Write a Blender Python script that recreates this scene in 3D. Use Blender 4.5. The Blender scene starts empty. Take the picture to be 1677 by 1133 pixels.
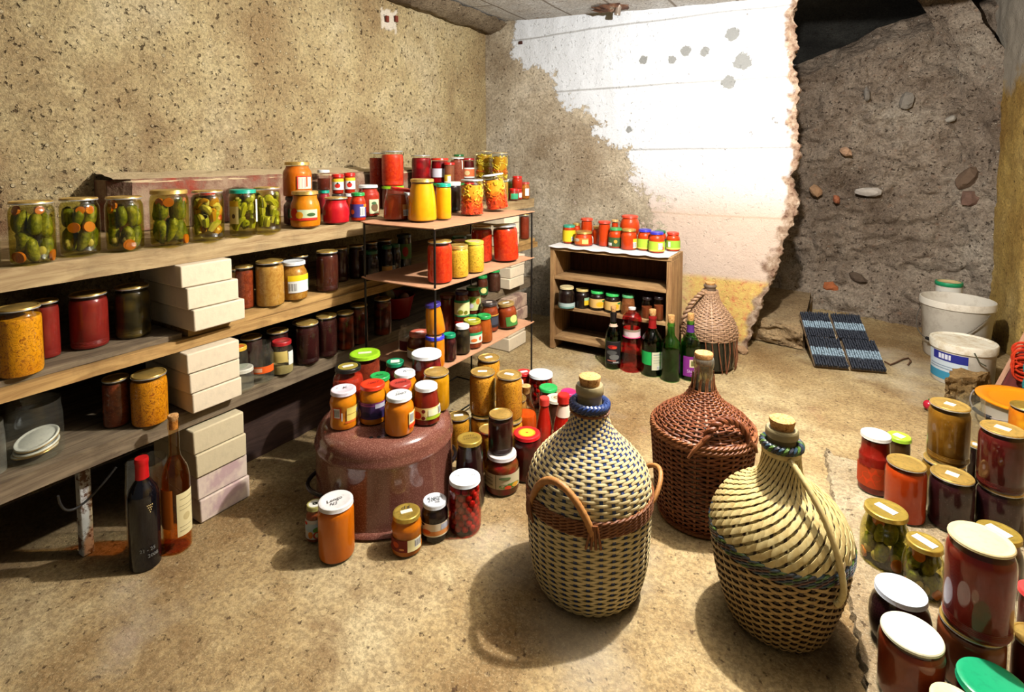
import bpy, bmesh, math, random
from math import sin, cos, tan, pi, radians, sqrt
from mathutils import Vector, Matrix, noise
random.seed(11)
S = bpy.context.scene
COL = S.collection

# ------------------------------------------------------------------ camera
F, W, H = 890.0, 1677, 1133
CX, HOR = 838.5, 257.0
YAW, PITCH = radians(31.3), radians(3.5)
CAM = Vector((2.23, 0.0, 1.1))
YC = HOR + F * tan(PITCH)
FH = Vector((-sin(YAW), cos(YAW), 0)); RV = Vector((cos(YAW), sin(YAW), 0)); ZV = Vector((0, 0, 1))
FV = FH * cos(PITCH) - ZV * sin(PITCH); UV_ = FH * sin(PITCH) + ZV * cos(PITCH)

def proj(p):
    v = Vector(p) - CAM
    d = max(v.dot(FV), 1e-3)
    return CX + F * v.dot(RV) / d, YC - F * v.dot(UV_) / d, d
def ray(px, py): return FV + RV * ((px - CX) / F) + UV_ * ((YC - py) / F)
def onz(px, py, z):
    r = ray(px, py); return CAM + r * ((z - CAM.z) / r.z)
def onx(px, py, x):
    r = ray(px, py); return CAM + r * ((x - CAM.x) / r.x)
def ony(px, py, y):
    r = ray(px, py); return CAM + r * ((y - CAM.y) / r.y)

cd = bpy.data.cameras.new('camera'); cam = bpy.data.objects.new('camera', cd); COL.objects.link(cam)
cd.sensor_width = 36; cd.lens = F / W * 36
cd.shift_x = 0; cd.shift_y = -((H / 2) - YC) / W
cd.clip_start = 0.02
cam.matrix_world = Matrix.Translation(CAM) @ Matrix((RV, UV_, -FV)).transposed().to_4x4()
S.camera = cam

# ------------------------------------------------------------------ colours, materials
def lin(c):
    def f(u):
        u /= 255.0
        return u / 12.92 if u <= 0.04045 else ((u + 0.055) / 1.055) ** 2.4
    return (f(c[0]), f(c[1]), f(c[2]), 1.0)

class N:
    """tiny node helper"""
    def __init__(s, name):
        s.m = bpy.data.materials.new(name); s.m.use_nodes = True
        s.t = s.m.node_tree; s.t.nodes.clear()
        s.out = s.t.nodes.new('ShaderNodeOutputMaterial')
    def n(s, typ, **kw):
        nd = s.t.nodes.new(typ)
        for k, v in kw.items():
            if k.startswith('_'): setattr(nd, k[1:], v)
            else:
                try: nd.inputs[k.replace('__', ' ')].default_value = v
                except Exception: nd.inputs[int(k[1:])].default_value = v
        return nd
    def l(s, a, b): s.t.links.new(a, b)
    def coords(s, scale=(1, 1, 1)):
        tc = s.n('ShaderNodeTexCoord'); mp = s.n('ShaderNodeMapping')
        mp.inputs['Scale'].default_value = scale
        s.l(tc.outputs['Object'], mp.inputs['Vector']); return mp.outputs['Vector']
    def noise(s, vec, scale, detail=4, rough=.6, dist=0):
        nd = s.n('ShaderNodeTexNoise', Scale=scale, Detail=detail, Roughness=rough, Distortion=dist)
        s.l(vec, nd.inputs['Vector']); return nd.outputs['Fac']
    def vor(s, vec, scale, feat='F1'):
        nd = s.n('ShaderNodeTexVoronoi', Scale=scale); nd.feature = feat
        s.l(vec, nd.inputs['Vector']); return nd
    def ramp(s, fac, stops):
        nd = s.n('ShaderNodeValToRGB'); cr = nd.color_ramp
        while len(cr.elements) < len(stops): cr.elements.new(0.5)
        for e, (p, c) in zip(cr.elements, stops): e.position = p; e.color = c
        s.l(fac, nd.inputs['Fac']); return nd.outputs['Color']
    def mix(s, fac, a, b, blend='MIX'):
        nd = s.n('ShaderNodeMix'); nd.data_type = 'RGBA'; nd.blend_type = blend
        for i, v in ((0, fac), (6, a), (7, b)):
            if isinstance(v, (int, float, tuple)): nd.inputs[i].default_value = v
            else: s.l(v, nd.inputs[i])
        return nd.outputs[2]
    def math(s, op, a, b=0.0):
        nd = s.n('ShaderNodeMath'); nd.operation = op
        for i, v in ((0, a), (1, b)):
            if isinstance(v, (int, float)): nd.inputs[i].default_value = v
            else: s.l(v, nd.inputs[i])
        return nd.outputs[0]
    def bump(s, h, strength=.3, dist=.01):
        nd = s.n('ShaderNodeBump', Strength=strength, Distance=dist); s.l(h, nd.inputs['Height']); return nd.outputs['Normal']
    def bsdf(s, col, rough=.5, metal=0.0, spec=.5, normal=None, coat=0.0, sss=0):
        b = s.n('ShaderNodeBsdfPrincipled')
        if isinstance(col, tuple): b.inputs['Base Color'].default_value = col
        else: s.l(col, b.inputs['Base Color'])
        if isinstance(rough, (int, float)): b.inputs['Roughness'].default_value = rough
        else: s.l(rough, b.inputs['Roughness'])
        b.inputs['Metallic'].default_value = metal
        b.inputs['Specular IOR Level'].default_value = spec
        b.inputs['Coat Weight'].default_value = coat
        b.inputs['Coat Roughness'].default_value = .08
        if normal is not None: s.l(normal, b.inputs['Normal'])
        s.l(b.outputs[0], s.out.inputs['Surface']); return b

MC = {}
def paint(col, rough=.45, metal=0.0, spec=.5, name='paint'):
    k = ('paint', col, rough, metal, spec)
    if k not in MC:
        n = N(name); n.bsdf(lin(col), rough, metal, spec); MC[k] = n.m
    return MC[k]
def lidmat(col, metal=0.0, rough=.32):
    k = ('lid', col, metal)
    if k not in MC:
        n = N('lid_enamel'); v = n.coords()
        f = n.noise(v, 90, 3)
        c = n.mix(n.ramp(f, [(.5, (0, 0, 0, 1)), (.8, (1, 1, 1, 1))]), lin(col), lin(tuple(int(x * (.78 if metal else .9)) for x in col)))
        n.bsdf(c, rough, metal, .5); MC[k] = n.m
    return MC[k]
def glassmat(tint=(247, 250, 247), refl=.42, rough=.02, dust_haze=0.0):
    k = ('glass', tint, refl, rough, dust_haze)
    if k not in MC:
        n = N('glass')
        tr = n.n('ShaderNodeBsdfTransparent', Color=lin(tint))
        gl = n.n('ShaderNodeBsdfGlossy', Roughness=rough); gl.inputs['Color'].default_value = (1, 1, 1, 1)
        lw = n.n('ShaderNodeLayerWeight', Blend=.5)
        f = n.math('ADD', n.math('MULTIPLY', n.math('POWER', lw.outputs['Facing'], 3.5), refl), .035)
        mx = n.n('ShaderNodeMixShader')
        n.l(f, mx.inputs[0]); n.l(tr.outputs[0], mx.inputs[1]); n.l(gl.outputs[0], mx.inputs[2])
        if dust_haze:
            df = n.n('ShaderNodeBsdfDiffuse'); df.inputs['Color'].default_value = lin((200, 195, 175))
            v = n.coords(); fac = n.math('MULTIPLY', n.noise(v, 22, 5, .7), dust_haze)
            m2 = n.n('ShaderNodeMixShader'); n.l(fac, m2.inputs[0]); n.l(mx.outputs[0], m2.inputs[1]); n.l(df.outputs[0], m2.inputs[2])
            n.l(m2.outputs[0], n.out.inputs['Surface'])
        else:
            n.l(mx.outputs[0], n.out.inputs['Surface'])
        MC[k] = n.m
    return MC[k]
def content(kind, a, b=None):
    b = b or tuple(int(x * .72) for x in a)
    k = ('cont', kind, a, b)
    if k in MC: return MC[k]
    n = N('preserve'); v = n.coords()
    A, B = lin(a), lin(b); rough = .5; nrm = None
    if kind == 'smooth':
        c = n.mix(n.ramp(n.noise(v, 18, 5), [(.35, (0, 0, 0, 1)), (.75, (1, 1, 1, 1))]), A, B)
    elif kind == 'chunk':
        f = n.noise(v, 75, 4, .65, .6)
        c = n.mix(n.ramp(f, [(.42, (0, 0, 0, 1)), (.62, (1, 1, 1, 1))]), A, B)
        vr = n.vor(v, 160); sp = n.ramp(vr.outputs['Distance'], [(.10, (1, 1, 1, 1)), (.2, (0, 0, 0, 1))])
        hl = tuple(min(255, x + 55) for x in a)
        c = n.mix(n.math('MULTIPLY', sp, .55), c, lin(hl))
    elif kind == 'shred':
        f = n.noise(v, 72, 5, .7, 2.5)
        c = n.mix(n.ramp(f, [(.38, (1, 1, 1, 1)), (.5, (0, 0, 0, 1))]), A, lin(tuple(int(x * .85) for x in (b if sum(b) < sum(a) else a))))
        c = n.mix(n.ramp(n.noise(v, 120, 3), [(.6, (0, 0, 0, 1)), (.7, (1, 1, 1, 1))]), c, lin(tuple(min(255, x + 14) for x in a)))
        f2 = n.noise(v, 12, 3)
        c = n.mix(n.math('MULTIPLY', n.ramp(f2, [(.45, (0, 0, 0, 1)), (.7, (1, 1, 1, 1))]), .45), c, B)
        nrm = n.bump(f, .5, .004)
    elif kind == 'layer':
        sp_ = n.n('ShaderNodeSeparateXYZ'); n.l(v, sp_.inputs[0])
        f = n.noise(v, 70, 4, .65, 1.0); q = n.math('ADD', sp_.outputs['Z'], n.math('MULTIPLY', n.math('SUBTRACT', f, .5), .09))
        c = n.mix(n.ramp(q, [(.055, (0, 0, 0, 1)), (.085, (1, 1, 1, 1))]), A, B)
        c = n.mix(n.math('MULTIPLY', n.ramp(f, [(.5, (0, 0, 0, 1)), (.7, (1, 1, 1, 1))]), .4), c, lin((246, 206, 90)))
    elif kind == 'plum':
        vr = n.vor(v, 130); sp = n.ramp(vr.outputs['Distance'], [(.0, (1, 1, 1, 1)), (.13, (0, 0, 0, 1))])
        f = n.noise(v, 20, 4)
        c = n.mix(n.ramp(f, [(.4, (0, 0, 0, 1)), (.7, (1, 1, 1, 1))]), A, B)
        c = n.mix(n.math('MULTIPLY', sp, .7), c, lin((190, 150, 130)))
    elif kind == 'fruit':
        vr = n.vor(v, 28); f = n.ramp(vr.outputs['Distance'], [(.2, (0, 0, 0, 1)), (.65, (1, 1, 1, 1))])
        c = n.mix(f, A, B); nrm = n.bump(vr.outputs['Distance'], -.6, .01)
    n.bsdf(c, rough, 0, .15, nrm); MC[k] = n.m
    return n.m
def wood(a, b, axis=1, scale=1.0, name='wood', dirt=.35):
    k = ('wood', a, b, axis, scale)
    if k in MC: return MC[k]
    n = N(name); sc = [14.0, 14.0, 14.0]; sc[axis] = 1.1
    v = n.coords(tuple(x * scale for x in sc))
    g = n.noise(v, 3.0, 6, .65, 1.2)
    c = n.mix(n.ramp(g, [(.32, (1, 1, 1, 1)), (.62, (0, 0, 0, 1))]), lin(a), lin(b))
    v2 = n.coords(); d = n.noise(v2, 9, 5, .7)
    c = n.mix(n.math('MULTIPLY', n.ramp(d, [(.48, (0, 0, 0, 1)), (.72, (1, 1, 1, 1))]), dirt), c, lin(tuple(int(x * .45) for x in b)))
    n.bsdf(c, .75, 0, .25, n.bump(g, .35, .004)); MC[k] = n.m
    return n.m

# ------------------------------------------------------------------ mesh builder
class MB:
    def __init__(s): s.v = []; s.f = []; s.m = []
    def add(s, vs, fs, mi=0):
        o = len(s.v); s.v.extend(vs); s.f.extend([tuple(o + i for i in f) for f in fs])
        s.m.extend([mi] * len(fs) if isinstance(mi, int) else mi)
    def lathe(s, prof, segs=36, mi=0, c=(0, 0, 0), fn=None):
        rings = []; vs = []; fs = []; ms = []
        for r, z in prof:
            if r <= 1e-6:
                rings.append([len(vs)]); vs.append((c[0], c[1], c[2] + z))
            else:
                st = len(vs); rings.append(list(range(st, st + segs)))
                for i in range(segs):
                    t = 2 * pi * i / segs; rr = r if fn is None else fn(r, z, t)
                    vs.append((c[0] + rr * cos(t), c[1] + rr * sin(t), c[2] + z))
        for k in range(len(rings) - 1):
            a, b = rings[k], rings[k + 1]; m = mi if isinstance(mi, int) else mi[k]
            for i in range(segs):
                j = (i + 1) % segs
                if len(a) == 1 and len(b) == 1: continue
                if len(a) == 1: fs.append((a[0], b[j], b[i]))
                elif len(b) == 1: fs.append((a[i], a[j], b[0]))
                else: fs.append((a[i], a[j], b[j], b[i]))
                ms.append(m)
        s.add(vs, fs, ms)
    def tube(s, pts, rad, segs=8, mi=0, closed=False, flat=1.0, up=None):
        pts = [Vector(p) for p in pts]; n = len(pts); vs = []; fs = []
        rs = rad if isinstance(rad, (list, tuple)) else [rad] * n
        prev = None
        for i, p in enumerate(pts):
            if closed: t = pts[(i + 1) % n] - pts[i - 1]
            else: t = pts[min(i + 1, n - 1)] - pts[max(i - 1, 0)]
            t = t.normalized() if t.length > 1e-9 else Vector((0, 0, 1))
            if up is not None: a = Vector(up)
            elif prev is not None: a = prev
            else: a = Vector((0, 0, 1)) if abs(t.z) < .9 else Vector((1, 0, 0))
            a = a - t * a.dot(t); a = a.normalized() if a.length > 1e-6 else t.orthogonal().normalized()
            prev = a; b = t.cross(a)
            for k in range(segs):
                w = 2 * pi * k / segs
                vs.append(tuple(p + a * (cos(w) * rs[i]) + b * (sin(w) * rs[i] * flat)))
        for i in range(n if closed else n - 1):
            j = (i + 1) % n
            for k in range(segs):
                l = (k + 1) % segs
                fs.append((i * segs + k, i * segs + l, j * segs + l, j * segs + k))
        if not closed:
            fs.append(tuple(range(segs - 1, -1, -1))); fs.append(tuple((n - 1) * segs + k for k in range(segs)))
        s.add(vs, fs, mi)
    def box(s, x0, x1, y0, y1, z0, z1, mi=0):
        s.add([(x0, y0, z0), (x1, y0, z0), (x1, y1, z0), (x0, y1, z0), (x0, y0, z1), (x1, y0, z1), (x1, y1, z1), (x0, y1, z1)],
              [(3, 2, 1, 0), (4, 5, 6, 7), (0, 1, 5, 4), (1, 2, 6, 5), (2, 3, 7, 6), (3, 0, 4, 7)], mi)
    def sphere(s, c, r, mi=0, seg=14, sq=(1, 1, 1)):
        rings = seg // 2; prof = [(r * sin(pi * i / rings) if 0 < i < rings else 0, -r * cos(pi * i / rings)) for i in range(rings + 1)]
        o = len(s.v); s.lathe(prof, seg, mi)
        for i in range(o, len(s.v)):
            x, y, z = s.v[i]; s.v[i] = (c[0] + x * sq[0], c[1] + y * sq[1], c[2] + z * sq[2])
    def grid(s, nu, nv, fn, mi=0, flip=False):
        vs = [tuple(fn(i / nu, j / nv)) for j in range(nv + 1) for i in range(nu + 1)]
        fs = []
        for j in range(nv):
            for i in range(nu):
                a = j * (nu + 1) + i; q = (a, a + 1, a + nu + 2, a + nu + 1)
                fs.append(q[::-1] if flip else q)
        s.add(vs, fs, mi)
    def build(s, name, mats, parent=None, loc=None, rot=None, smooth=True, bevel=0, angle=42):
        me = bpy.data.meshes.new(name); me.from_pydata(s.v, [], s.f)
        if not isinstance(mats, (list, tuple)): mats = [mats]
        for m in mats: me.materials.append(m)
        if len(mats) > 1: me.polygons.foreach_set('material_index', s.m)
        me.validate(); me.update()
        if smooth:
            me.shade_smooth()
            me.set_sharp_from_angle(angle=radians(angle))
        o = bpy.data.objects.new(name, me); COL.objects.link(o)
        if parent is not None: o.parent = parent
        if loc is not None: o.location = loc
        if rot is not None: o.rotation_euler = rot
        if bevel:
            b = o.modifiers.new('bevel', 'BEVEL'); b.width = bevel; b.segments = 2; b.limit_method = 'ANGLE'
        return o

def tag(o, label=None, cat=None, group=None, kind=None):
    if label: o['label'] = label
    if cat: o['category'] = cat
    if group: o['group'] = group
    if kind: o['kind'] = kind
    return o
def empty(name, loc=(0, 0, 0), rot=(0, 0, 0)):
    o = bpy.data.objects.new(name, None); COL.objects.link(o); o.location = loc; o.rotation_euler = rot
    o.empty_display_size = .05
    return o
def text_mesh(txt, size, shear=0.0, spacing=1.0):
    cu = bpy.data.curves.new('lettering', 'FONT'); cu.body = txt; cu.size = size; cu.align_x = 'CENTER'; cu.align_y = 'CENTER'
    cu.shear = shear; cu.space_character = spacing; cu.resolution_u = 2
    ob = bpy.data.objects.new('lettering_curve', cu); COL.objects.link(ob)
    dg = bpy.context.evaluated_depsgraph_get(); dg.update()
    me = bpy.data.meshes.new_from_object(ob.evaluated_get(dg))
    vs = [tuple(v.co) for v in me.vertices]; fs = [tuple(p.vertices) for p in me.polygons]
    bpy.data.objects.remove(ob); bpy.data.curves.remove(cu); bpy.data.meshes.remove(me)
    return vs, fs
# ------------------------------------------------------------------ jars and bottles
SHAPES = {
 'euro':  [(0, .012), (.7, .008), (.84, 0), (.95, .012), (1, .05), (1, .07), (.985, .08), (1, .09), (.985, .10), (1, .11), (.985, .12), (1, .13), (.985, .14), (1, .15), (1, .78), (.985, .84), (.93, .895), (.88, .915), (.87, 1)],
 'plain': [(0, .012), (.7, .008), (.86, 0), (.96, .014), (1, .06), (1, .78), (.985, .84), (.93, .895), (.88, .915), (.87, 1)],
 'twist': [(0, .012), (.7, .008), (.86, 0), (.97, .02), (1, .07), (1, .64), (.98, .71), (.91, .77), (.82, .82), (.79, .86), (.79, 1)],
 'waist': [(0, .012), (.7, .008), (.86, 0), (.97, .02), (1, .07), (1, .16), (.955, .2), (.955, .56), (1, .62), (1, .68), (.95, .76), (.86, .83), (.82, .87), (.82, 1)],
 'round': [(0, .012), (.55, .008), (.7, 0), (.84, .04), (.95, .16), (1, .38), (.99, .55), (.92, .7), (.82, .8), (.76, .86), (.76, 1)],
 'taper': [(0, .012), (.7, .008), (.9, 0), (.985, .02), (1, .07), (.97, .35), (.90, .6), (.82, .78), (.76, .86), (.75, 1)],
 'wide':  [(0, .012), (.7, .008), (.88, 0), (.98, .02), (1, .07), (.99, .7), (.96, .8), (.93, .86), (.93, 1)],
 'squat': [(0, .012), (.7, .008), (.84, 0), (.97, .04), (1, .14), (1, .5), (.95, .64), (.86, .74), (.80, .80), (.80, 1)],
 'step':  [(0, .012), (.7, .008), (.9, 0), (.98, .02), (1, .06), (1, .62), (.97, .65), (.88, .68), (.85, .85), (.84, .9), (.84, 1)],
}
LT = {'flat': .0065, 'twist': .0125, 'none': 0.0, 'deep': .017}
def interp(prof, z):
    for (r0, z0), (r1, z1) in zip(prof[2:], prof[3:]):
        if z0 <= z <= z1: return r0 + (r1 - r0) * (z - z0) / max(z1 - z0, 1e-6)
    return prof[-1][0]

def bbox_px(prof, base, r, h):
    xs = []; ys = []
    for rn, zn in prof:
        if rn <= 0: continue
        for k in range(20):
            t = 2 * pi * k / 20
            x, y, d = proj((base.x + rn * r * cos(t), base.y + rn * r * sin(t), base.z + zn * h)); xs.append(x); ys.append(y)
    return min(xs), max(xs), min(ys), max(ys)
def fit(prof, x0, x1, yt, yb, z, h=None, r=None):
    px = (x0 + x1) / 2; rad = r or .04; hh = h or .13
    if yb is not None: py = yb - 6
    else:
        b = onz(px, yt + 4, z + hh); b.z = z; py = proj(b)[1]
    for it in range(40):
        if proj(onz(px, max(py, HOR + 20), z))[2] > 8: py += 5
        base = onz(px, py, z); a, b, c, d = bbox_px(prof, base, rad, hh); dep = proj(base)[2]
        px += (x0 + x1 - a - b) / 2
        if r is None: rad *= 1 + .9 * ((x1 - x0) / max(b - a, 1e-3) - 1)
        if yb is not None:
            py += (yb - d) * .8
            if h is None: hh = max(.03, hh + .8 * (c - yt) * dep / F)
        else: py += (yt - c) * .6
    return onz(px, py, z), rad, hh

def facing(p):
    d = CAM - p; return math.atan2(d.y, d.x) + pi / 2
def patch(mb, prof, R, Hh, u0, u1, v0, v1, mi, lay):
    nu = max(2, int(abs(u1 - u0) / 7)); nv = max(2, int(abs(v1 - v0) * 14))
    def fn(a, b):
        u = radians(u0 + (u1 - u0) * a); v = v0 + (v1 - v0) * b
        r = interp(prof, v) * R + .0006 + .00022 * lay
        return (r * sin(u), -r * cos(u), v * Hh)
    mb.grid(nu, nv, fn, mi)
def make_label(prof, R, Hh, elems, parent, name='paper_label'):
    bases = []
    for e in elems:
        if e[0] == 'e': u0, u1, v0, v1 = e[1] - e[3], e[1] + e[3], e[2] - e[4], e[2] + e[4]
        elif e[0] == 't': u0 = u1 = e[2]; v0 = v1 = e[3]
        else: u0, u1, v0, v1 = e[1:5]
        hit = None
        for bb in bases:
            q = bb[0]
            if u1 > q[0] - 1 and u0 < q[1] + 1 and v1 > q[2] - .01 and v0 < q[3] + .01: hit = bb
        if hit is None and (e[0] in 'rb' or not bases): hit = [(u0, u1, v0, v1), []]; bases.append(hit)
        if hit is None: hit = bases[-1]
        hit[1].append(e)
    if len(bases) > 1 and elems[0][0] == 'r':
        for bb in bases: make_label(prof, R, Hh, bb[1], parent, name)
        return
    mb = MB(); cols = []
    def ci(c):
        if c not in cols: cols.append(c)
        return cols.index(c)
    lay = 0
    for e in elems:
        if e[0] == 'r': patch(mb, prof, R, Hh, e[1], e[2], e[3], e[4], ci(e[5]), lay)
        elif e[0] == 'b':
            _, u0, u1, v0, v1 = e
            patch(mb, prof, R, Hh, u0, u1, v0, v1, ci((245, 243, 235)), lay); lay += 1
            n = 9
            for k in range(n):
                w = (u1 - u0) / n
                patch(mb, prof, R, Hh, u0 + w * (k + .25), u0 + w * (k + (.55 if k % 3 else .8)), v0 + (v1 - v0) * .12, v1 - (v1 - v0) * .12, ci((45, 40, 40)), lay)
        elif e[0] == 'e':
            _, uc, vc, ru, rv, c = e
            vs = []; fs = []; n = 14
            def P(u, v):
                r = interp(prof, v) * R + .0007 + .00022 * lay
                return (r * sin(radians(u)), -r * cos(radians(u)), v * Hh)
            vs.append(P(uc, vc))
            for ring in (.5, 1.0):
                for k in range(n):
                    t = 2 * pi * k / n; vs.append(P(uc + ru * ring * cos(t), vc + rv * ring * sin(t)))
            for k in range(n):
                k2 = (k + 1) % n
                fs.append((0, 1 + k, 1 + k2)); fs.append((1 + k, 1 + n + k, 1 + n + k2, 1 + k2))
            mb.add(vs, fs, ci(c))
        elif e[0] == 't':
            _, txt, uc, vc, size, c = e
            vs, fs = text_mesh(txt, size); r = interp(prof, vc) * R + .0008 + .00022 * lay
            mb.add([(r * sin(radians(uc) + x / r), -r * cos(radians(uc) + x / r), vc * Hh + y) for x, y, _ in vs], fs, ci(c))
        lay += 1
    return mb.build(name, [paint(c, .6, 0, .3, 'printed_paper') for c in cols], parent)

GOLD, GOLD2, SILV = (206, 168, 88), (190, 160, 70), (205, 205, 200)
def lid_mesh(kind, rl, h, mi_top=0):
    mb = MB(); t = LT[kind]; z0 = h - t
    if kind == 'flat':
        mb.lathe([(0, h - t * .15), (rl * .72, h - t * .15), (rl * .76, h - t * .25), (rl * .86, h - t * .25), (rl * .9, h), (rl * .965, h), (rl, h - t * .3), (rl, h - t * .55)], 40, 0)
        mb.lathe([(rl, h - t * .55), (rl * 1.012, h - t * .75), (rl * 1.0, h - t * .98), (rl * .96, h - t)], 40, 1)
    else:
        mb.lathe([(0, h - t * .10), (rl * .74, h - t * .10), (rl * .78, h - t * .04), (rl * .93, h), (rl * .985, h - t * .12), (rl, h - t * .3), (rl, z0 + t * .12), (rl * 1.012, z0 + t * .05), (rl * .99, z0), (rl * .93, z0)], 40, 0)
    return mb

PLACED = []
LIDTOP = {}
def gherkin_mesh(RF, th0, th1, z0, z1, bow, rad, seg=9):
    pts = []; rs = []
    for i in range(9):
        a = i / 8; th = th0 + (th1 - th0) * a; z = z0 + (z1 - z0) * a; rho = RF(z) - .005 - rad
        dz = bow * sin(pi * a); pts.append((rho * sin(th + dz), -rho * cos(th + dz), z + bow * .03 * sin(pi * a)))
        rs.append(rad * (.30 + .72 * sin(pi * (a * .88 + .06)) ** .45) * (1 + .06 * noise.noise((th0 * 9, z0 * 90, i * 1.7))))
    rs[0] = rad * .35; rs[-1] = rad * .3
    mb = MB(); mb.tube(pts, rs, seg); return mb
def gherkin_mat():
    if 'gherkin' not in MC:
        n = N('gherkin_skin'); v = n.coords(); info = n.n('ShaderNodeObjectInfo')
        f = n.noise(v, 130, 4, .6); g = n.noise(v, 30, 3)
        c1 = n.mix(info.outputs['Random'], lin((116, 128, 26)), lin((172, 170, 40)))
        c = n.mix(n.ramp(f, [(.4, (0, 0, 0, 1)), (.65, (1, 1, 1, 1))]), c1, lin((84, 100, 22)))
        c = n.mix(n.math('MULTIPLY', n.ramp(g, [(.5, (0, 0, 0, 1)), (.75, (1, 1, 1, 1))]), .7), c, lin((206, 196, 70)))
        n.bsdf(c, .35, 0, .5, n.bump(f, .6, .004)); MC['gherkin'] = n.m
    return MC['gherkin']

def fill_pickles(root, R, h, rnd, style, prof):
    RF = lambda z: min(interp(prof, max(.05, min(.95, z / h + q))) for q in (-.04, 0, .04)) * R
    rad0 = R * .335
    if style in ('gherkin', 'gherkin_dark'):
        lv = [(.07, .52), (.47, .9)]
        for li, (a, b) in enumerate(lv):
            n = 6
            for k in range(n):
                th = 2 * pi * (k + .5 * li + rnd.uniform(-.2, .2)) / n
                tilt = rnd.uniform(-.75, .75); zz = rnd.uniform(-.04, .04) * h
                o = gherkin_mesh(RF, th - tilt / 2, th + tilt / 2, a * h + zz, b * h + zz - .01, rnd.uniform(-.5, .5), rad0 * rnd.uniform(.82, 1.05)).build('gherkin', gherkin_mat(), root)
        nc = 5
        for k in range(nc):
            th = rnd.uniform(-1.3, 1.3); z = rnd.choice([.1, .12, .87, .8, .5]) * h; rr = R * rnd.uniform(.22, .32)
            mb = MB(); mb.lathe([(0, -.003), (rr, -.003), (rr * 1.04, 0), (rr, .003), (0, .003)], 16)
            o = mb.build('carrot_slice', paint((238, 130, 24), .4), root)
            rho = min(RF(z - rr * .7), RF(z + rr * .7)) - .0075
            o.location = (rho * sin(th), -rho * cos(th), z); o.rotation_euler = (pi / 2 + rnd.uniform(-.2, .2), 0, th)
        for k in range(3):
            th = rnd.uniform(-1.2, 1.2); z = h * rnd.uniform(.08, .16); rr = R * .2
            mb = MB(); mb.sphere((0, 0, 0), rr, 0, 10, (1, .6, 1.3))
            o = mb.build('garlic_clove', paint((226, 208, 160), .4), root); o.location = ((RF(z + rr) - rr - .006) * sin(th), -(RF(z + rr) - rr - .006) * cos(th), z + rr)
    else:
        cols = {'pepper': [(196, 196, 66), (214, 208, 92), (172, 178, 50)], 'mixed': [(196, 196, 66), (226, 210, 120), (240, 222, 150), (214, 70, 24), (226, 160, 40)]}[style]
        for k in range(30):
            th = 2 * pi * rnd.random(); z0 = h * rnd.uniform(.12, .72); tl = rnd.uniform(-1.3, 1.3); dz = h * rnd.uniform(-.02, .26)
            rad = R * rnd.uniform(.17, .29); rho = R - .005 - rad; pts = []; rs = []
            for i in range(7):
                a = i / 6; t = th + tl * (a - .5); bz = rnd.uniform(.4, .5)
                pts.append((rho * sin(t), -rho * cos(t), min(h * .86, z0 + dz * a + .012 * sin(pi * a)))); rs.append(rad * (.55 + .5 * sin(pi * (a * .8 + .1))))
            mb = MB(); mb.tube(pts, rs, 8)
            mb.build('pepper_piece', paint(rnd.choice(cols), .35), root)
        for k in range(4):
            th = rnd.uniform(-1.3, 1.3); z = h * rnd.uniform(.5, .84); rr = R * .17
            mb = MB(); mb.sphere((0, 0, 0), rr, 0, 10, (1, .6, 1.4))
            o = mb.build('garlic_clove', paint((236, 222, 180), .4), root); o.location = ((RF(z) - rr - .006) * sin(th), -(RF(z) - rr - .006) * cos(th), z)

def fill_salad(root, R, h, rnd, cols, lo, hi, name='vegetable_strips', n=90):
    mb = MB(); mats = [paint(c, .35) for c in cols]
    for k in range(n):
        th = 2 * pi * rnd.random(); a = rnd.random(); z0 = h * (lo + (hi - lo) * a); tl = rnd.uniform(-.9, .9); dz = h * rnd.uniform(-.06, .06)
        rad = R * rnd.uniform(.05, .085); rho = R - .0045 - rad; pts = []
        bow = rnd.uniform(-.09, .09) * h
        for i in range(6):
            q = i / 5; t = th + tl * (q - .5); pts.append((rho * sin(t), -rho * cos(t), min(h * hi, max(h * lo, z0 + dz * q + bow * sin(pi * q)))))
        ci = min(len(cols) - 1, int((1 - a) * len(cols) + rnd.uniform(-.6, .6))) if len(cols) > 1 else 0
        mb.tube(pts, rad, 6, max(0, ci), flat=1.6)
    o = mb.build(name, mats, root); o['kind'] = 'stuff'; return o

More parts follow.
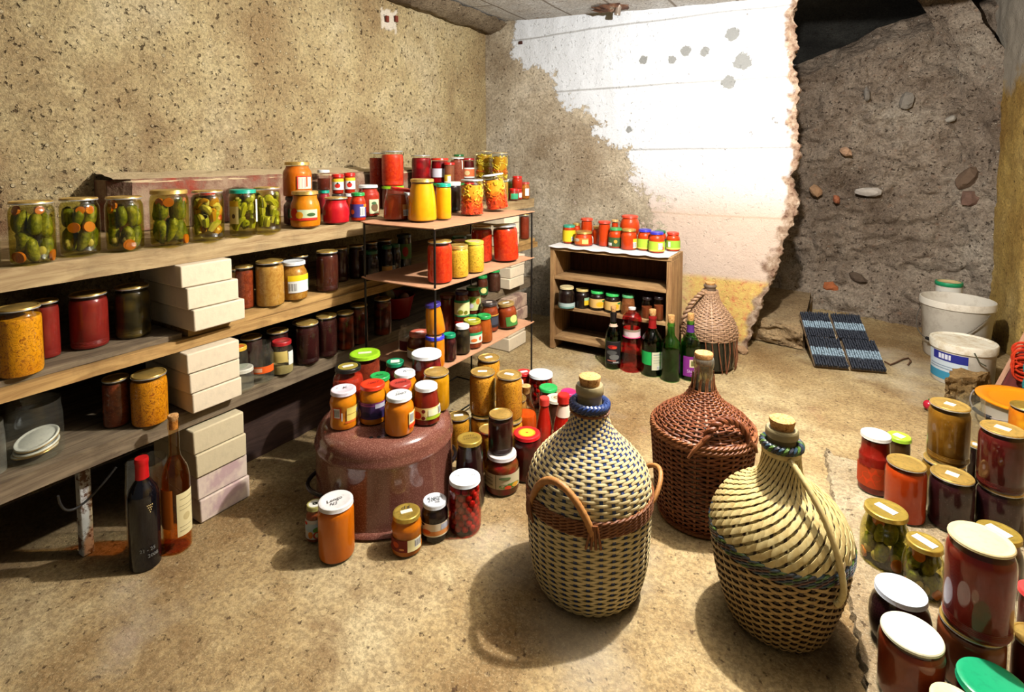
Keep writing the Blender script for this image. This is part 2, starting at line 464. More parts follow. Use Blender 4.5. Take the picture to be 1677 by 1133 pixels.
def J(key, box, z, label, shape='twist', lid=('flat', GOLD), cont=('smooth', (228, 120, 16), None), name='preserve_jar', cat='jar', group=None,
      fill=.9, lab=None, sticker=None, text=None, h=None, r=None, tilt=None, on=None, pickles=None, salad=None, cherries=False, liquid=None,
      lidtilt=0, seed=None, dust_haze=0.0, move=True, lidscale=1.0, turn=0, ring=None, under=None, at=None):
    prof = SHAPES[shape]; kind, lcol = lid
    metal = .55 if lcol in (GOLD, GOLD2, SILV) else 0.0
    if on: z = LIDTOP[on]
    rn_l = prof[-1][0]
    full = [p for p in prof if p[0] > 0] + ([(rn_l * 1.05, .93), (rn_l * 1.05, 1)] if kind != 'none' else [])
    if at: p, R, hh = Vector((at[0], at[1], z)), r, h
    elif under:
        s = next(q for q in PLACED if q['key'] == under); p = Vector((s['x'], s['y'], z)); R = r or s['r'] * 1.0; hh = s['z'] - z - .0004; s['on'] = key; s['move'] = False
    else: p, R, hh = fit(full, box[0], box[1], box[2], box[3], z, h, r)
    LIDTOP[key] = z + hh + .0004
    rec = dict(key=key, x=p.x, y=p.y, z=z, r=R, h=hh, move=move and not on, on=on, box=box, pad=.007 if tilt else 0); PLACED.append(rec)
    def make():
        pos = Vector((rec['x'], rec['y'], z + .0004)); rnd = random.Random(seed if seed is not None else sum(map(ord, key)) * 7)
        if rec['on']:
            sup = next(q for q in PLACED if q['key'] == rec['on'])
            pos.x, pos.y = sup['x'] + rec.get('ox', 0), sup['y'] + rec.get('oy', 0)
        root = empty(name, pos, (0, 0, facing(pos) + radians(turn))); rec['obj'] = root.name
        if tilt: root.location.z += R * .92 * abs(sin(radians(tilt[1])))
        if tilt: root.rotation_euler = (radians(tilt[0]), radians(tilt[1]), root.rotation_euler.z); root.rotation_mode = 'XYZ'
        tag(root, label, cat, group)
        t = LT[kind]; gh = hh - t * .25
        mb = MB(); mb.lathe([(rr * R, zz * gh) for rr, zz in prof], 40)
        mb.build('glass_body', glassmat(dust_haze=dust_haze), root)
        if cont:
            fz = fill; R2 = R - (.0022 if not salad else R * .16)
            cp = [(max(0, rr * R2 - (0 if rr > 0 else 0)), zz * gh + .0015) for rr, zz in prof if zz <= fz]
            cp[0] = (0, .014 * gh + .0015)
            rt = interp(prof, fz) * R2; cp += [(rt, fz * gh), (0, fz * gh)]
            mb = MB(); mb.lathe(cp, 40); mb.build('filling', content(*cont), root)
        if liquid:
            R2 = R - .002
            cp = [(rr * R2, zz * gh + .0015) for rr, zz in prof if zz <= fill]
            rt = interp(prof, fill) * R2; cp += [(rt, fill * gh), (0, fill * gh)]
            mb = MB(); mb.lathe(cp, 40); mb.build('brine', glassmat(liquid, .15, .05), root)
        if pickles: fill_pickles(root, R * .985, gh, rnd, pickles, prof)
        if salad:
            for cols, lo, hi, n in salad: fill_salad(root, R * .985, gh, rnd, cols, lo, hi, n=n)
        if cherries:
            me = None; cr = R * .215; nz = int((gh * fill) / (cr * 1.75))
            for q in range(nz):
                for k in range(10):
                    th = 2 * pi * (k + .5 * (q % 2)) / 10; rho = R - cr - .005
                    loc = (rho * sin(th), -rho * cos(th), .006 + cr + q * cr * 1.75 + rnd.uniform(-.001, .001))
                    if me is None:
                        mb = MB(); mb.sphere((0, 0, 0), cr, 0, 14); o = mb.build('cherry', paint((196, 34, 26), .18, 0, .6, 'cherry_skin'), root, loc); me = o
                    else:
                        o = me.copy(); COL.objects.link(o); o.parent = root; o.location = loc
        lidob = None
        if kind != 'none':
            rl = rn_l * R * 1.055 * lidscale + .0006
            mb = lid_mesh(kind, rl, hh)
            mats = [lidmat(lcol, metal)] + ([lidmat(SILV if metal else lcol, .6 if metal else metal)] if kind == 'flat' else [])
            lidob = mb.build('lid', mats, root)
            if lidtilt: lidob.rotation_euler = (0, radians(lidtilt), 0)
            if ring:
                mb = MB(); q = hh + .0003
                for r0, r1, ci in ring[1]: mb.lathe([(r0 * rl, q - (.12 if kind == 'flat' else .1) * t * .9), (r1 * rl, q - (.12 if kind == 'flat' else .1) * t * .9)], 32, ci)
                mb.build('lid_print', [paint(c, .4) for c in ring[0]], lidob)
            if sticker:
                sc_, sw, sh, sa = sticker; mb = MB(); zz = hh + .0002
                mb.box(-sw / 2, sw / 2, -sh / 2, sh / 2, zz - t * .2, zz); o = mb.build('paper_sticker', paint(sc_, .7), lidob); o.rotation_euler.z = radians(sa)
            if text:
                mb = MB()
                for txt, x, y, size, ang, col in text:
                    vs, fs = text_mesh(txt, size, .25); ca, sa = cos(radians(ang)), sin(radians(ang))
                    mb.add([(x * rl + a * ca - b * sa, y * rl + a * sa + b * ca, hh + .0005) for a, b, _ in vs], fs)
                mb.build('handwriting', paint(text[0][5], .6), lidob)
        if lab: make_label(prof, R, gh, lab, root)
        return root
    rec['make'] = make; rec['oname'] = label
    return rec

def relax(iters=60):
    for it in range(iters):
        for i in range(len(PLACED)):
            for j in range(i + 1, len(PLACED)):
                a, b = PLACED[i], PLACED[j]
                if a.get('nocol') or b.get('nocol'): continue
                if a['z'] + a['h'] < b['z'] + .003 or b['z'] + b['h'] < a['z'] + .003: continue
                if a['on'] == b['key'] or b['on'] == a['key']: continue
                dx, dy = b['x'] - a['x'], b['y'] - a['y']; d = sqrt(dx * dx + dy * dy) or 1e-4
                ov = a['r'] + b['r'] + .0016 + a.get('pad', 0) + b.get('pad', 0) - d
                if ov > 0:
                    wa = 1.0 if a['move'] else 0.0; wb = 1.0 if b['move'] else 0.0
                    if wa + wb == 0: continue
                    ux, uy = dx / d, dy / d
                    a['x'] -= ux * ov * wa / (wa + wb); a['y'] -= uy * ov * wa / (wa + wb)
                    b['x'] += ux * ov * wb / (wa + wb); b['y'] += uy * ov * wb / (wa + wb)
        for a in PLACED:
            if 'lim' in a:
                x0, x1, y0, y1 = a['lim']
                if a['move']:
                    a['x'] = min(max(a['x'], x0), x1); a['y'] = min(max(a['y'], y0), y1)

# ---- bottles (profiles in metres from radius fraction / height fraction)
WINE = [(0, .012), (.8, 0), (.95, .006), (1, .03), (1, .55), (.97, .61), (.86, .66), (.62, .72), (.42, .77), (.36, .82), (.35, .93), (.39, .935), (.39, .965), (.35, .97), (.35, 1)]
def bottle(key, box, z, label, tint, prof=WINE, cork=True, capsule=None, lab=None, wine=None, wfill=.66, group=None, name='wine_bottle', corkout=.03, neckband=None, capz=.76, corkcol=(206, 150, 84), solid=None, move=True):
    p, R, hh = fit([q for q in prof if q[0] > 0] + [(.3, 1 + corkout / .3)], box[0], box[1], box[2], box[3], z)
    rec = dict(key=key, x=p.x, y=p.y, z=z, r=R, h=hh * 1.1, move=move, on=None, box=box); PLACED.append(rec)
    def make():
        pos = Vector((rec['x'], rec['y'], z + .0004)); root = empty(name, pos, (0, 0, facing(pos))); tag(root, label, 'bottle', group)
        mb = MB(); mb.lathe([(a * R, b * hh) for a, b in prof], 40)
        mb.build('glass_body', solid or glassmat(tint, .6), root)
        if wine:
            cp = [(a * (R - .003), b * hh + .003) for a, b in prof if b <= wfill]; rt = interp(prof, wfill) * (R - .003)
            cp += [(rt, wfill * hh), (0, wfill * hh)]; mb = MB(); mb.lathe(cp, 36)
            mb.build('wine', wine, root)
        rn = prof[-1][0] * R
        if cork:
            mb = MB(); mb.lathe([(0, hh * .93), (rn * .8, hh * .93), (rn * .82, hh), (rn * .97, hh + corkout * .3), (rn * .99, hh + corkout * .9), (rn * .9, hh + corkout), (0, hh + corkout)], 20)
            mb.build('cork', corkmat(), root)
        if capsule:
            cp = [(interp(prof, b) * R + .0012, b * hh) for b in [capz + (1 - capz) * k / 12 for k in range(13)]]
            if not cork: cp.append((0, hh))
            mb = MB(); mb.lathe(cp, 32); mb.build('capsule', paint(capsule, .35, .1), root)
        if neckband:
            make_label(prof, R, hh, [('r', -170, 170, neckband[0], neckband[1], neckband[2])], root, 'neck_band')
        if lab: make_label(prof, R, hh, lab, root)
        return root
    rec['make'] = make; return rec
def corkmat():
    if 'cork' not in MC:
        n = N('cork'); v = n.coords(); f = n.noise(v, 160, 5, .7)
        c = n.ramp(f, [(.33, lin((120, 70, 34))), (.48, lin((206, 152, 92))), (.7, lin((226, 180, 120)))])
        n.bsdf(c, .85, 0, .2, n.bump(f, .5, .003)); MC['cork'] = n.m
    return MC['cork']
# ------------------------------------------------------------------ the preserves, by where they stand
S1, S2, S2L, S3, RT, RM, RB, SLAB = .845, .578, .59, .345, .852, .635, .33, .022
WHITE, LILAC, RED, BRICK, GREEN, TEAL, LIME = (238, 238, 234), (232, 218, 226), (214, 34, 24), (186, 66, 54), (36, 150, 70), (20, 160, 130), (160, 214, 40)
ORANGE = ('smooth', (232, 118, 12), (214, 92, 8)); YELLOW = ('smooth', (246, 172, 8), (238, 150, 4)); AMBER = ('smooth', (238, 142, 14), (222, 112, 8))
REDCH = ('chunk', (222, 62, 18), (204, 36, 12)); REDSM = ('smooth', (196, 46, 18), (170, 30, 12)); SHRED = ('shred', (240, 164, 46), (198, 98, 14))
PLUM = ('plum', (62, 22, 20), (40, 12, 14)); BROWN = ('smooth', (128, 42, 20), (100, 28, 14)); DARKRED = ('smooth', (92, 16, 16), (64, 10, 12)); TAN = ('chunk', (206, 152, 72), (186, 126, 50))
RUST = ('chunk', (150, 62, 26), (120, 42, 18)); DARK = ('smooth', (30, 14, 12), (22, 10, 10)); BEET = ('fruit', (176, 8, 18), (110, 2, 12)); PINK = ('smooth', (214, 24, 36), (190, 14, 30))
GRP1, GRP2, GRP3 = 'preserves on the top wall shelf', 'preserves on the middle wall shelf', 'preserves on the bottom wall shelf'
GRT, GRM, GRB = 'preserves on top of the wire rack', 'preserves on the middle rack tier', 'preserves on the bottom rack tier'
GPOT, GFL, GCAB, GCB, GRI = 'preserves on the upturned pot', 'jars on the floor by the pot', 'jars on top of the small cabinet', 'jars inside the small cabinet', 'jars at the right front'
W_ = (236, 232, 220)
def B(key, *a, **k): return J(key, *a, **k)

# ---- top wall shelf: pickles
g = dict(shape='euro', lid=('flat', GOLD), cont=None, name='pickle_jar', group=GRP1, liquid=(228, 222, 160), fill=.92)
J('p1', (10, 95, 327, 434), S1, 'pickle jar of whole gherkins, biggest and leftmost full jar on the top shelf', pickles='gherkin', **g)
J('p2', (94, 167, 322, 420), S1, 'pickle jar with dark gherkins and one carrot disc, second jar in the top shelf row', pickles='gherkin_dark', seed=5, **g)
J('p3', (170, 238, 320, 412), S1, 'pickle jar with orange carrot slices at the top, third jar in the top shelf row', pickles='gherkin', seed=9, **g)
J('p4', (243, 312, 309, 404), S1, 'taller pickle jar with gold screw lid, curled gherkin and carrots, fourth on top shelf', pickles='gherkin_dark', seed=14, **{**g, 'shape': 'plain', 'lid': ('twist', GOLD)})
J('p5', (322, 379, 311, 397), S1, 'pickled pepper jar with a red pepper piece showing, between gherkins and teal lid', pickles='mixed', seed=3, **g)
J('p6', (378, 427, 309, 388), S1, 'teal lidded jar of pale green peppers with paper label, top shelf', pickles='pepper', seed=6, lab=[('r', -62, -18, .28, .78, (226, 206, 130)), ('r', -62, -18, .66, .78, (214, 170, 40)), ('r', 60, 78, .3, .8, W_), ('e', -40, .45, 8, .05, (90, 70, 50))], **{**g, 'lid': ('twist', TEAL), 'shape': 'plain'})
J('p7', (424, 472, 306, 384), S1, 'jar of rolled yellow green peppers with garlic, right after the teal lidded jar', pickles='pepper', seed=8, **g)
J('p8', (298, 327, 312, None), S1, 'red lidded dark jar with white label hiding behind the pickle row', h=.125, shape='twist', lid=('twist', RED), cont=DARK, group=GRP1, lab=[('r', -40, 50, .2, .6, W_)])
J('p0', (-70, 3, 336, 441), S1, 'dark pickle jar cut off by the left frame edge on top shelf', shape='euro', lid=('flat', GOLD), cont=('chunk', (84, 60, 24), (50, 40, 18)), name='pickle_jar', group=GRP1)
J('j9', (462, 512, 265, 323), S1 + 0.105, 'bulging orange puree jar with gingham label, raised on a dark jar', shape='twist', lid=('twist', GOLD), cont=ORANGE, group=GRP1, lab=[('r', -2, 62, .24, .62, (240, 224, 190)), ('r', -2, 62, .58, .62, (220, 60, 40)), ('r', -2, 2, .24, .62, (220, 60, 40))] + [('r', 4 + 12 * i, 9 + 12 * i, .27, .56, (228, 188, 176)) for i in range(3)] + [('r', 34, 40, .3, .6, (230, 90, 30))])
J('j8', None, S1, 'small dark jar with green label carrying the tall orange jar', under='j9', shape='twist', lid=('twist', (60, 50, 48)), cont=DARKRED, group=GRP1, lab=[('r', -40, 80, .28, .6, (24, 90, 46)), ('e', 20, .45, 10, .07, W_)])
J('j10', (485, 536, 311, 373), S1, 'squat orange puree jar with red fruit label, in front of the top shelf row', shape='squat', lid=('twist', GOLD), cont=AMBER, group=GRP1, lab=[('r', -68, 48, .27, .52, (206, 216, 170)), ('r', -72, 48, .22, .29, (214, 40, 30)), ('e', -45, .42, 17, .15, (216, 52, 22)), ('e', -22, .37, 14, .1, (240, 160, 20)), ('e', 22, .38, 16, .05, (60, 90, 40))])
J('j11', (519, 541, 278, 312), S1 + 0.105, 'narrow half empty brown jar with white lid at the back of top shelf', shape='euro', lid=('twist', WHITE), cont=('smooth', (110, 40, 24), None), fill=.6, group=GRP1)
J('j12s', None, S1, 'teal lidded pink jam jar behind the squat orange jar', under='j11', shape='twist', lid=('twist', TEAL), cont=('smooth', (186, 40, 50), None), group=GRP1)
J('j15', (537, 582, 322, 368), S1, 'round bright red jam jar with gold lid, top shelf', shape='squat', lid=('flat', GOLD), cont=PINK, group=GRP1)
TOM = [('r', -85, 85, .22, .8, (238, 236, 226)), ('r', -85, 85, .64, .8, (240, 196, 40)), ('e', 0, .44, 26, .12, (206, 36, 20)), ('e', 0, .56, 10, .05, (40, 60, 30))]
J('j12', (543, 563, 285, 318), S1 + 0.1, 'red lidded jar with tomato label, left one of the touching pair', shape='wide', lid=('twist', RED), cont=REDSM, lab=TOM, group=GRP1)
J('jh1', None, S1, 'plain dark jar beneath the tomato label jar, left of the two', under='j12', shape='wide', lid=('twist', (70, 60, 56)), cont=BROWN, group=GRP1)
J('j13', (563, 582, 283, 317), S1 + 0.1, 'red lidded jar with tomato label, right one of the touching pair', shape='wide', lid=('twist', RED), cont=REDSM, lab=TOM, group=GRP1)
J('jh2', None, S1, 'plain dark jar beneath the tomato label jar, right of the two', under='j13', shape='wide', lid=('twist', WHITE), cont=REDSM, group=GRP1)
J('j16', (579, 606, 315, 363), S1, 'small green lidded tomato jar with purple barcode label', shape='twist', lid=('twist', GREEN), cont=REDCH, group=GRP1, lab=[('r', -80, 70, .14, .62, (70, 62, 130)), ('e', -42, .34, 15, .09, (230, 120, 40)), ('b', 12, 55, .18, .52), ('r', 40, 70, .5, .62, (236, 130, 40))])
J('j17', (584, 622, 302, 355), S1, 'white lidded tomato sauce jar with pale green picture label', shape='twist', lid=('twist', WHITE), cont=('smooth', (186, 48, 26), (160, 30, 18)), group=GRP1, lab=[('r', 5, 62, .1, .56, (206, 206, 160)), ('e', 34, .3, 20, .14, (110, 80, 50)), ('e', 30, .44, 14, .05, (70, 100, 60))])
J('j18', (595, 624, 250, 305), S1 + 0.108, 'tall dull red pepper jar standing behind its brighter twin', shape='plain', lid=('flat', SILV), cont=('chunk', (176, 48, 20), (140, 28, 14)), fill=.84, group=GRP1)
J('jh3', None, S1, 'brown jar under the left tall red jar at the back', under='j18', shape='wide', lid=('twist', (90, 60, 50)), cont=BROWN, group=GRP1)
J('j19', (621, 658, 247, 305), S1 + 0.112, 'tall bright red pepper jar raised on a lime lidded jar', shape='euro', lid=('flat', SILV), cont=REDCH, group=GRP1)
J('r2', None, S1, 'lime lidded red jar carrying the tall bright red jar', under='j19', shape='wide', lid=('twist', LIME), cont=BROWN, group=GRP1)
# ---- rack top
J('r1', (619, 664, 306, 360), RT, 'amber syrup jar with red lid askew and small barcode label on rack', shape='taper', lid=('twist', RED), cont=('smooth', (176, 66, 18), (140, 40, 14)), fill=.8, lidtilt=9, group=GRT, lab=[('r', 24, 62, .12, .5, (206, 140, 70)), ('b', 26, 60, .13, .33)])
J('r3', (655, 684, 296, None), S1, 'red lidded fruit jar tucked behind the yellow puree jar', h=.115, shape='wide', lid=('twist', RED), cont=('chunk', (150, 40, 20), (110, 20, 14)), group=GRP1)
J('r4', (660, 681, 314, 356), RT, 'small amber jar with white lid between syrup jar and yellow jar', shape='twist', lid=('twist', WHITE), cont=('smooth', (180, 62, 18), None), group=GRT, lab=[('r', -60, -10, .6, .75, (240, 200, 40))])
J('r5', (672, 720, 292, 363), RT, 'large bright yellow puree jar with gold lid on rack corner', shape='taper', lid=('twist', GOLD), cont=YELLOW, group=GRT)
J('r6', (709, 736, 300, 360), RT, 'yellow puree jar with green lid, behind the large yellow one', shape='plain', lid=('twist', TEAL), cont=YELLOW, group=GRT)
J('r7', (726, 756, 297, 347), RT, 'dark jar capped with cream cloth lid on top of the rack', shape='euro', lid=('deep', (222, 208, 188)), cont=DARK, group=GRT)
SAL = [([(238, 180, 40), (240, 196, 60), (234, 120, 30), (222, 66, 22), (222, 60, 20)], .03, .86, 90)]
J('r8', (753, 793, 293, 353), RT, 'upright jar of orange and red pepper salad on the rack top', shape='plain', lid=('flat', SILV), cont=('layer', (222, 62, 18), (236, 150, 36)), fill=.84, salad=SAL, group=GRT, liquid=None)
J('r9', (796, 834, 287, 346), RT, 'leaning jar of yellow and red pepper salad at rack corner', shape='plain', lid=('flat', WHITE), cont=('layer', (222, 62, 18), (236, 150, 36)), fill=.84, salad=SAL, group=GRT, tilt=(0, -9), move=True)
YP = [([(222, 190, 40), (232, 206, 70), (226, 190, 50), (214, 100, 24), (226, 196, 60)], .03, .88, 90)]
J('r11', (818, 841, 293, None), S1, 'white lidded green pepper jar behind the leaning salad jar', h=.118, shape='plain', lid=('twist', WHITE), cont=('shred', (170, 168, 60), (120, 130, 40)), group=GRP1)
J('j26', (778, 807, 247, 292), S1 + 0.13, 'tall yellow pepper strip jar, left of two at the shelf end', shape='plain', lid=('flat', GOLD), cont=('smooth', (190, 140, 20), None), salad=YP, fill=.86, group=GRP1)
J('r10', None, S1, 'yellow pepper jar half hidden between the two salad jars', under='j26', shape='plain', lid=('flat', GOLD), cont=('shred', (220, 176, 40), (190, 120, 20)), group=GRP1)
J('j27', (809, 837, 250, 295), S1 + 0.125, 'tall yellow pepper strip jar, right of two at the shelf end', shape='plain', lid=('flat', GOLD), cont=('smooth', (196, 140, 20), None), salad=YP, fill=.86, group=GRP1)
J('r12', None, S1, 'plain yellow jar carrying the right tall pepper jar', under='j27', shape='plain', lid=('flat', GOLD), cont=('shred', (206, 160, 50), (180, 100, 20)), group=GRP1)
J('j20', (668, 700, 254, 299), S1 + 0.112, 'tall glossy dark red fruit jar with silver lid on upper layer', shape='plain', lid=('flat', SILV), cont=BEET, group=GRP1)
J('jh4', None, S1, 'plain dark jar under the glossy red fruit jar', under='j20', shape='wide', lid=('twist', BRICK), cont=DARKRED, group=GRP1)
J('j21', (698, 727, 259, 300), S1 + 0.11, 'red lidded beetroot jar with blank white label', shape='wide', lid=('twist', (222, 58, 32)), cont=BEET, lab=[('r', -75, 30, .24, .6, (226, 222, 230))], group=GRP1)
J('jh5', None, S1, 'plain dark jar under the beetroot jar with blank label', under='j21', shape='wide', lid=('twist', GREEN), cont=DARKRED, group=GRP1)
J('j22', (727, 745, 266, 302), S1 + 0.105, 'red lidded brown jar with yellow label on the upper layer', shape='wide', lid=('twist', RED), cont=('smooth', (150, 84, 56), None), lab=[('r', -70, 15, .1, .45, (240, 200, 50)), ('r', -20, 15, .1, .4, W_)], group=GRP1)
J('jh6', None, S1, 'plain brown jar under the yellow label jar', under='j22', shape='wide', lid=('twist', RED), cont=BROWN, group=GRP1)
J('j24', (737, 761, 258, 300), S1 + 0.105, 'brown jam jar with white lid and drip down its side', shape='plain', lid=('flat', WHITE), cont=('chunk', (156, 76, 52), (130, 50, 34)), lab=[('r', 38, 48, .55, .9, W_)], group=GRP1)
J('jh7', None, S1, 'plain dark jar under the jar with dripping lid', under='j24', shape='wide', lid=('twist', GREEN), cont=DARKRED, group=GRP1)
J('j23', None, S1 + .1, 'green lidded jar peeking over the white lidded jam jar', at=(.2, 2.68), r=.034, h=.17, shape='plain', lid=('twist', (20, 110, 50)), cont=BROWN, group=GRP1)
J('j23s', None, S1, 'dark jar hidden low behind the jam jar with dripping lid', under='j23', shape='wide', lid=('twist', RED), cont=DARKRED, group=GRP1)
J('j25', (757, 777, 259, 299), S1 + 0.105, 'maroon lidded jam jar with orange band label', shape='wide', lid=('twist', (170, 36, 40)), cont=DARKRED, lab=[('r', -90, 90, .2, .62, (226, 110, 60)), ('r', -90, 90, .56, .62, W_), ('r', -90, 90, .2, .25, W_), ('e', -10, .4, 24, .1, (240, 200, 140))], group=GRP1)
J('jh8', None, S1, 'plain dark jar under the maroon jam jar', under='j25', shape='wide', lid=('twist', RED), cont=DARKRED, group=GRP1)
J('j34', (846, 863, 308, 328), S1, 'tiny jam jar with green square label at shelf right end', shape='squat', lid=('twist', RED), cont=('smooth', (170, 40, 24), None), lab=[('r', -30, 55, .12, .62, (60, 160, 110)), ('r', -34, -30, .12, .62, (230, 210, 60))], group=GRP1)
J('j32', (838, 856, 288, 309), S1 + .066, 'small bright red jar stacked highest at the shelf right end', shape='twist', lid=('twist', RED), cont=REDSM, group=GRP1)
J('j33', None, S1, 'small red jar with white label at shelf right end', under='j32', shape='twist', lid=('twist', RED), cont=REDSM, lab=[('r', 20, 55, .2, .65, W_)], group=GRP1)
J('j35', (854, 870, 298, 326), S1, 'honey coloured jar with white label, last on the top shelf', shape='twist', lid=('twist', BRICK), cont=('smooth', (196, 110, 30), None), lab=[('r', 0, 50, .2, .65, W_)], group=GRP1)

# ---- middle wall shelf
J('q1', (-12, 75, 494, 622), S2, 'large jar of shredded orange preserve at left front of the middle shelf', shape='plain', lid=('flat', GOLD), cont=('shred', (244, 160, 14), (190, 92, 6)), fill=.86, group=GRP2)
J('q2', (48, 102, 487, 590), S2, 'ribbed red jar half hidden behind the large orange jar', shape='euro', lid=('flat', GOLD), cont=('smooth', (150, 40, 30), (124, 26, 20)), group=GRP2)
J('q3', (110, 181, 473, 574), S2, 'ribbed dark red jar standing alone mid shelf', shape='euro', lid=('flat', GOLD), cont=('smooth', (146, 38, 28), (116, 22, 18)), group=GRP2)
J('q4', (185, 249, 462, 556), S2, 'dim jar of dark pickles beside the middle block stack', shape='euro', lid=('flat', GOLD), cont=('fruit', (96, 76, 28), (40, 34, 14)), name='pickle_jar', group=GRP2)
J('q5', (376, 397, 437, None), S2L, 'tan jar mostly hidden behind the middle block stack', h=.13, shape='euro', lid=('flat', GOLD), cont=TAN, group=GRP2)
J('q6', (393, 426, 432, 506), S2L, 'brown jar between the blocks and the pale tan jar', shape='euro', lid=('flat', GOLD), cont=RUST, group=GRP2)
J('q7', (420, 471, 425, 507), S2L, 'pale tan chunky jar with gold lid next to yellow label jar', shape='plain', lid=('flat', GOLD), cont=TAN, group=GRP2)
J('q8', (466, 513, 425, 495), S2L, 'white lidded tan jar with yellow and white barcode label', shape='twist', lid=('twist', WHITE), cont=('chunk', (196, 138, 52), (170, 104, 30)), group=GRP2, lab=[('r', -25, 85, .22, .68, (236, 232, 226)), ('r', -25, 85, .53, .68, (244, 206, 30)), ('b', -22, 12, .24, .5), ('r', 78, 85, .3, .55, (40, 120, 60))])
J('q9', (519, 558, 408, 479), S2L, 'dark speckled jar standing alone right of the yellow label jar', shape='euro', lid=('flat', GOLD), cont=('plum', (84, 34, 20), (56, 20, 14)), group=GRP2)
row = [(('q10', (436, 470, 421, None)), 'first'), (('q11', (472, 506, 416, None)), 'second')]
J('q10', (436, 470, 420, None), S2L, 'dark jar in the back row behind the pale tan jar', h=.135, shape='euro', lid=('flat', GOLD), cont=PLUM, group=GRP2)
J('q11', (474, 507, 415, None), S2L, 'dark jar in the back row behind the white lidded jar', h=.135, shape='euro', lid=('flat', GOLD), cont=PLUM, group=GRP2)
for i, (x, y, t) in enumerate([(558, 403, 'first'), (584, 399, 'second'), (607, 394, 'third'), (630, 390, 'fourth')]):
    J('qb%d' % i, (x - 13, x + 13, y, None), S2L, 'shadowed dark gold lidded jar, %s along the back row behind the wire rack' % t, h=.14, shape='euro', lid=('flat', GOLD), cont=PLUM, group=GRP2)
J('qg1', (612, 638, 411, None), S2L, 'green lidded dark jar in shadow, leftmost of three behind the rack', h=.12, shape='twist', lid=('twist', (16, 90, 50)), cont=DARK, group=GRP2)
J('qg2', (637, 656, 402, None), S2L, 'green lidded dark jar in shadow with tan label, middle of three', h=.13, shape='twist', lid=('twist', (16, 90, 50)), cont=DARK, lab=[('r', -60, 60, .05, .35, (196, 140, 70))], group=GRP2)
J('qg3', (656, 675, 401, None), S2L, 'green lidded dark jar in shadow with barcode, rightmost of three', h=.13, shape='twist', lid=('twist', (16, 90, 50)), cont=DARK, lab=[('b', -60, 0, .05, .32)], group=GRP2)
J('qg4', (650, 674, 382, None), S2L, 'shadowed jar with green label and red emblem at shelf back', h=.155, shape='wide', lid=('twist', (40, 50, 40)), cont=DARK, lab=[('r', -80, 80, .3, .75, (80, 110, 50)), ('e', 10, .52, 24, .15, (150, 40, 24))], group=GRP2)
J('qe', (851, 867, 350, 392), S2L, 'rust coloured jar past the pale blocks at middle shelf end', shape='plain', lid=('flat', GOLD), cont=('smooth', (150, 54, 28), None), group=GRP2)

# ---- bottom wall shelf
J('t0', (6, 106, 643, 765), S3, 'big open glass jar holding loose lids on the bottom shelf', shape='wide', lid=('none', GOLD), cont=None, name='glass_jar', group=GRP3, dust_haze=.07)  # dust on this jar is added to brighten its dark glass
J('tl', (-60, 13, 682, 790), S3, 'dusty empty glass jar cut off at the left, bottom shelf', shape='wide', lid=('none', GOLD), cont=None, name='glass_jar', group=GRP3, dust_haze=.25)
J('t1', (165, 216, 610, 702), S3, 'dim brown jar behind the glowing orange jar, bottom shelf', shape='plain', lid=('flat', GOLD), cont=('chunk', (132, 58, 24), (100, 40, 16)), group=GRP3)
J('t2', (217, 283, 603, 704), S3, 'shredded orange jar with dusty gold lid beside the lower blocks', shape='plain', lid=('flat', GOLD), cont=('shred', (238, 150, 14), (180, 80, 8)), group=GRP3)
J('t3b', (389, 428, 598, 645), S3, 'low wide clear jar carrying a small yellow lidded jar', shape='wide', lid=('twist', (206, 200, 180)), cont=None, name='glass_jar', group=GRP3, dust_haze=.2)
J('t3', (382, 415, 565, 608), S3, 'small clear jar with orange printed lid, set on a wider jar', on='t3b', shape='squat', lid=('twist', (222, 176, 60)), cont=None, name='glass_jar', group=GRP3, dust_haze=.06, ring=([(226, 110, 40)], [(0, .7, 0)]))
J('t4', (418, 459, 559, 632), S3, 'open empty jar with torn orange label on the bottom shelf', shape='twist', lid=('none', GOLD), cont=None, name='glass_jar', group=GRP3, dust_haze=.09, lab=[('r', -70, 70, .26, .44, (236, 96, 30)), ('r', -40, 0, .3, .4, (246, 190, 150))])
J('t5', (452, 491, 554, 617), S3, 'red lidded near empty jar with white label strip, bottom shelf', shape='twist', lid=('twist', (170, 30, 34)), cont=('smooth', (206, 180, 110), None), fill=.28, name='glass_jar', group=GRP3, dust_haze=.06, lab=[('r', 34, 70, .3, .72, W_), ('r', -80, 30, .42, .76, (206, 180, 100))])
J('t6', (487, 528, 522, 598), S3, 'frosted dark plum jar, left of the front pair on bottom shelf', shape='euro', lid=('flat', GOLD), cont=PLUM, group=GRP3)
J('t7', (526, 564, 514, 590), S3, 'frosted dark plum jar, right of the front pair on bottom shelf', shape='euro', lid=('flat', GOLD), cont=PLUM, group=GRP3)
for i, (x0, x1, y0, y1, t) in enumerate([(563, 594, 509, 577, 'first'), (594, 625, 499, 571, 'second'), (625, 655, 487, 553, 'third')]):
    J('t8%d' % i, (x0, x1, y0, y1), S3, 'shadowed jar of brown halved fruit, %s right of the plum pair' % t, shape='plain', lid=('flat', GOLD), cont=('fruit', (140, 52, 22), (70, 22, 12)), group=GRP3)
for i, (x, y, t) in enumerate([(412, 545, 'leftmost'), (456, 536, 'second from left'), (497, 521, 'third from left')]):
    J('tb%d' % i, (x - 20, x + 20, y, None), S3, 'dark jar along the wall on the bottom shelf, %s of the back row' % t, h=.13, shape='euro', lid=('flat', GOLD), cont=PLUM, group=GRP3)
J('te1', (803, 825, 440, 479), S3, 'green lidded brown jam jar at the far end of bottom shelf', shape='twist', lid=('twist', GREEN), cont=('plum', (84, 48, 34), (60, 30, 22)), group=GRP3)
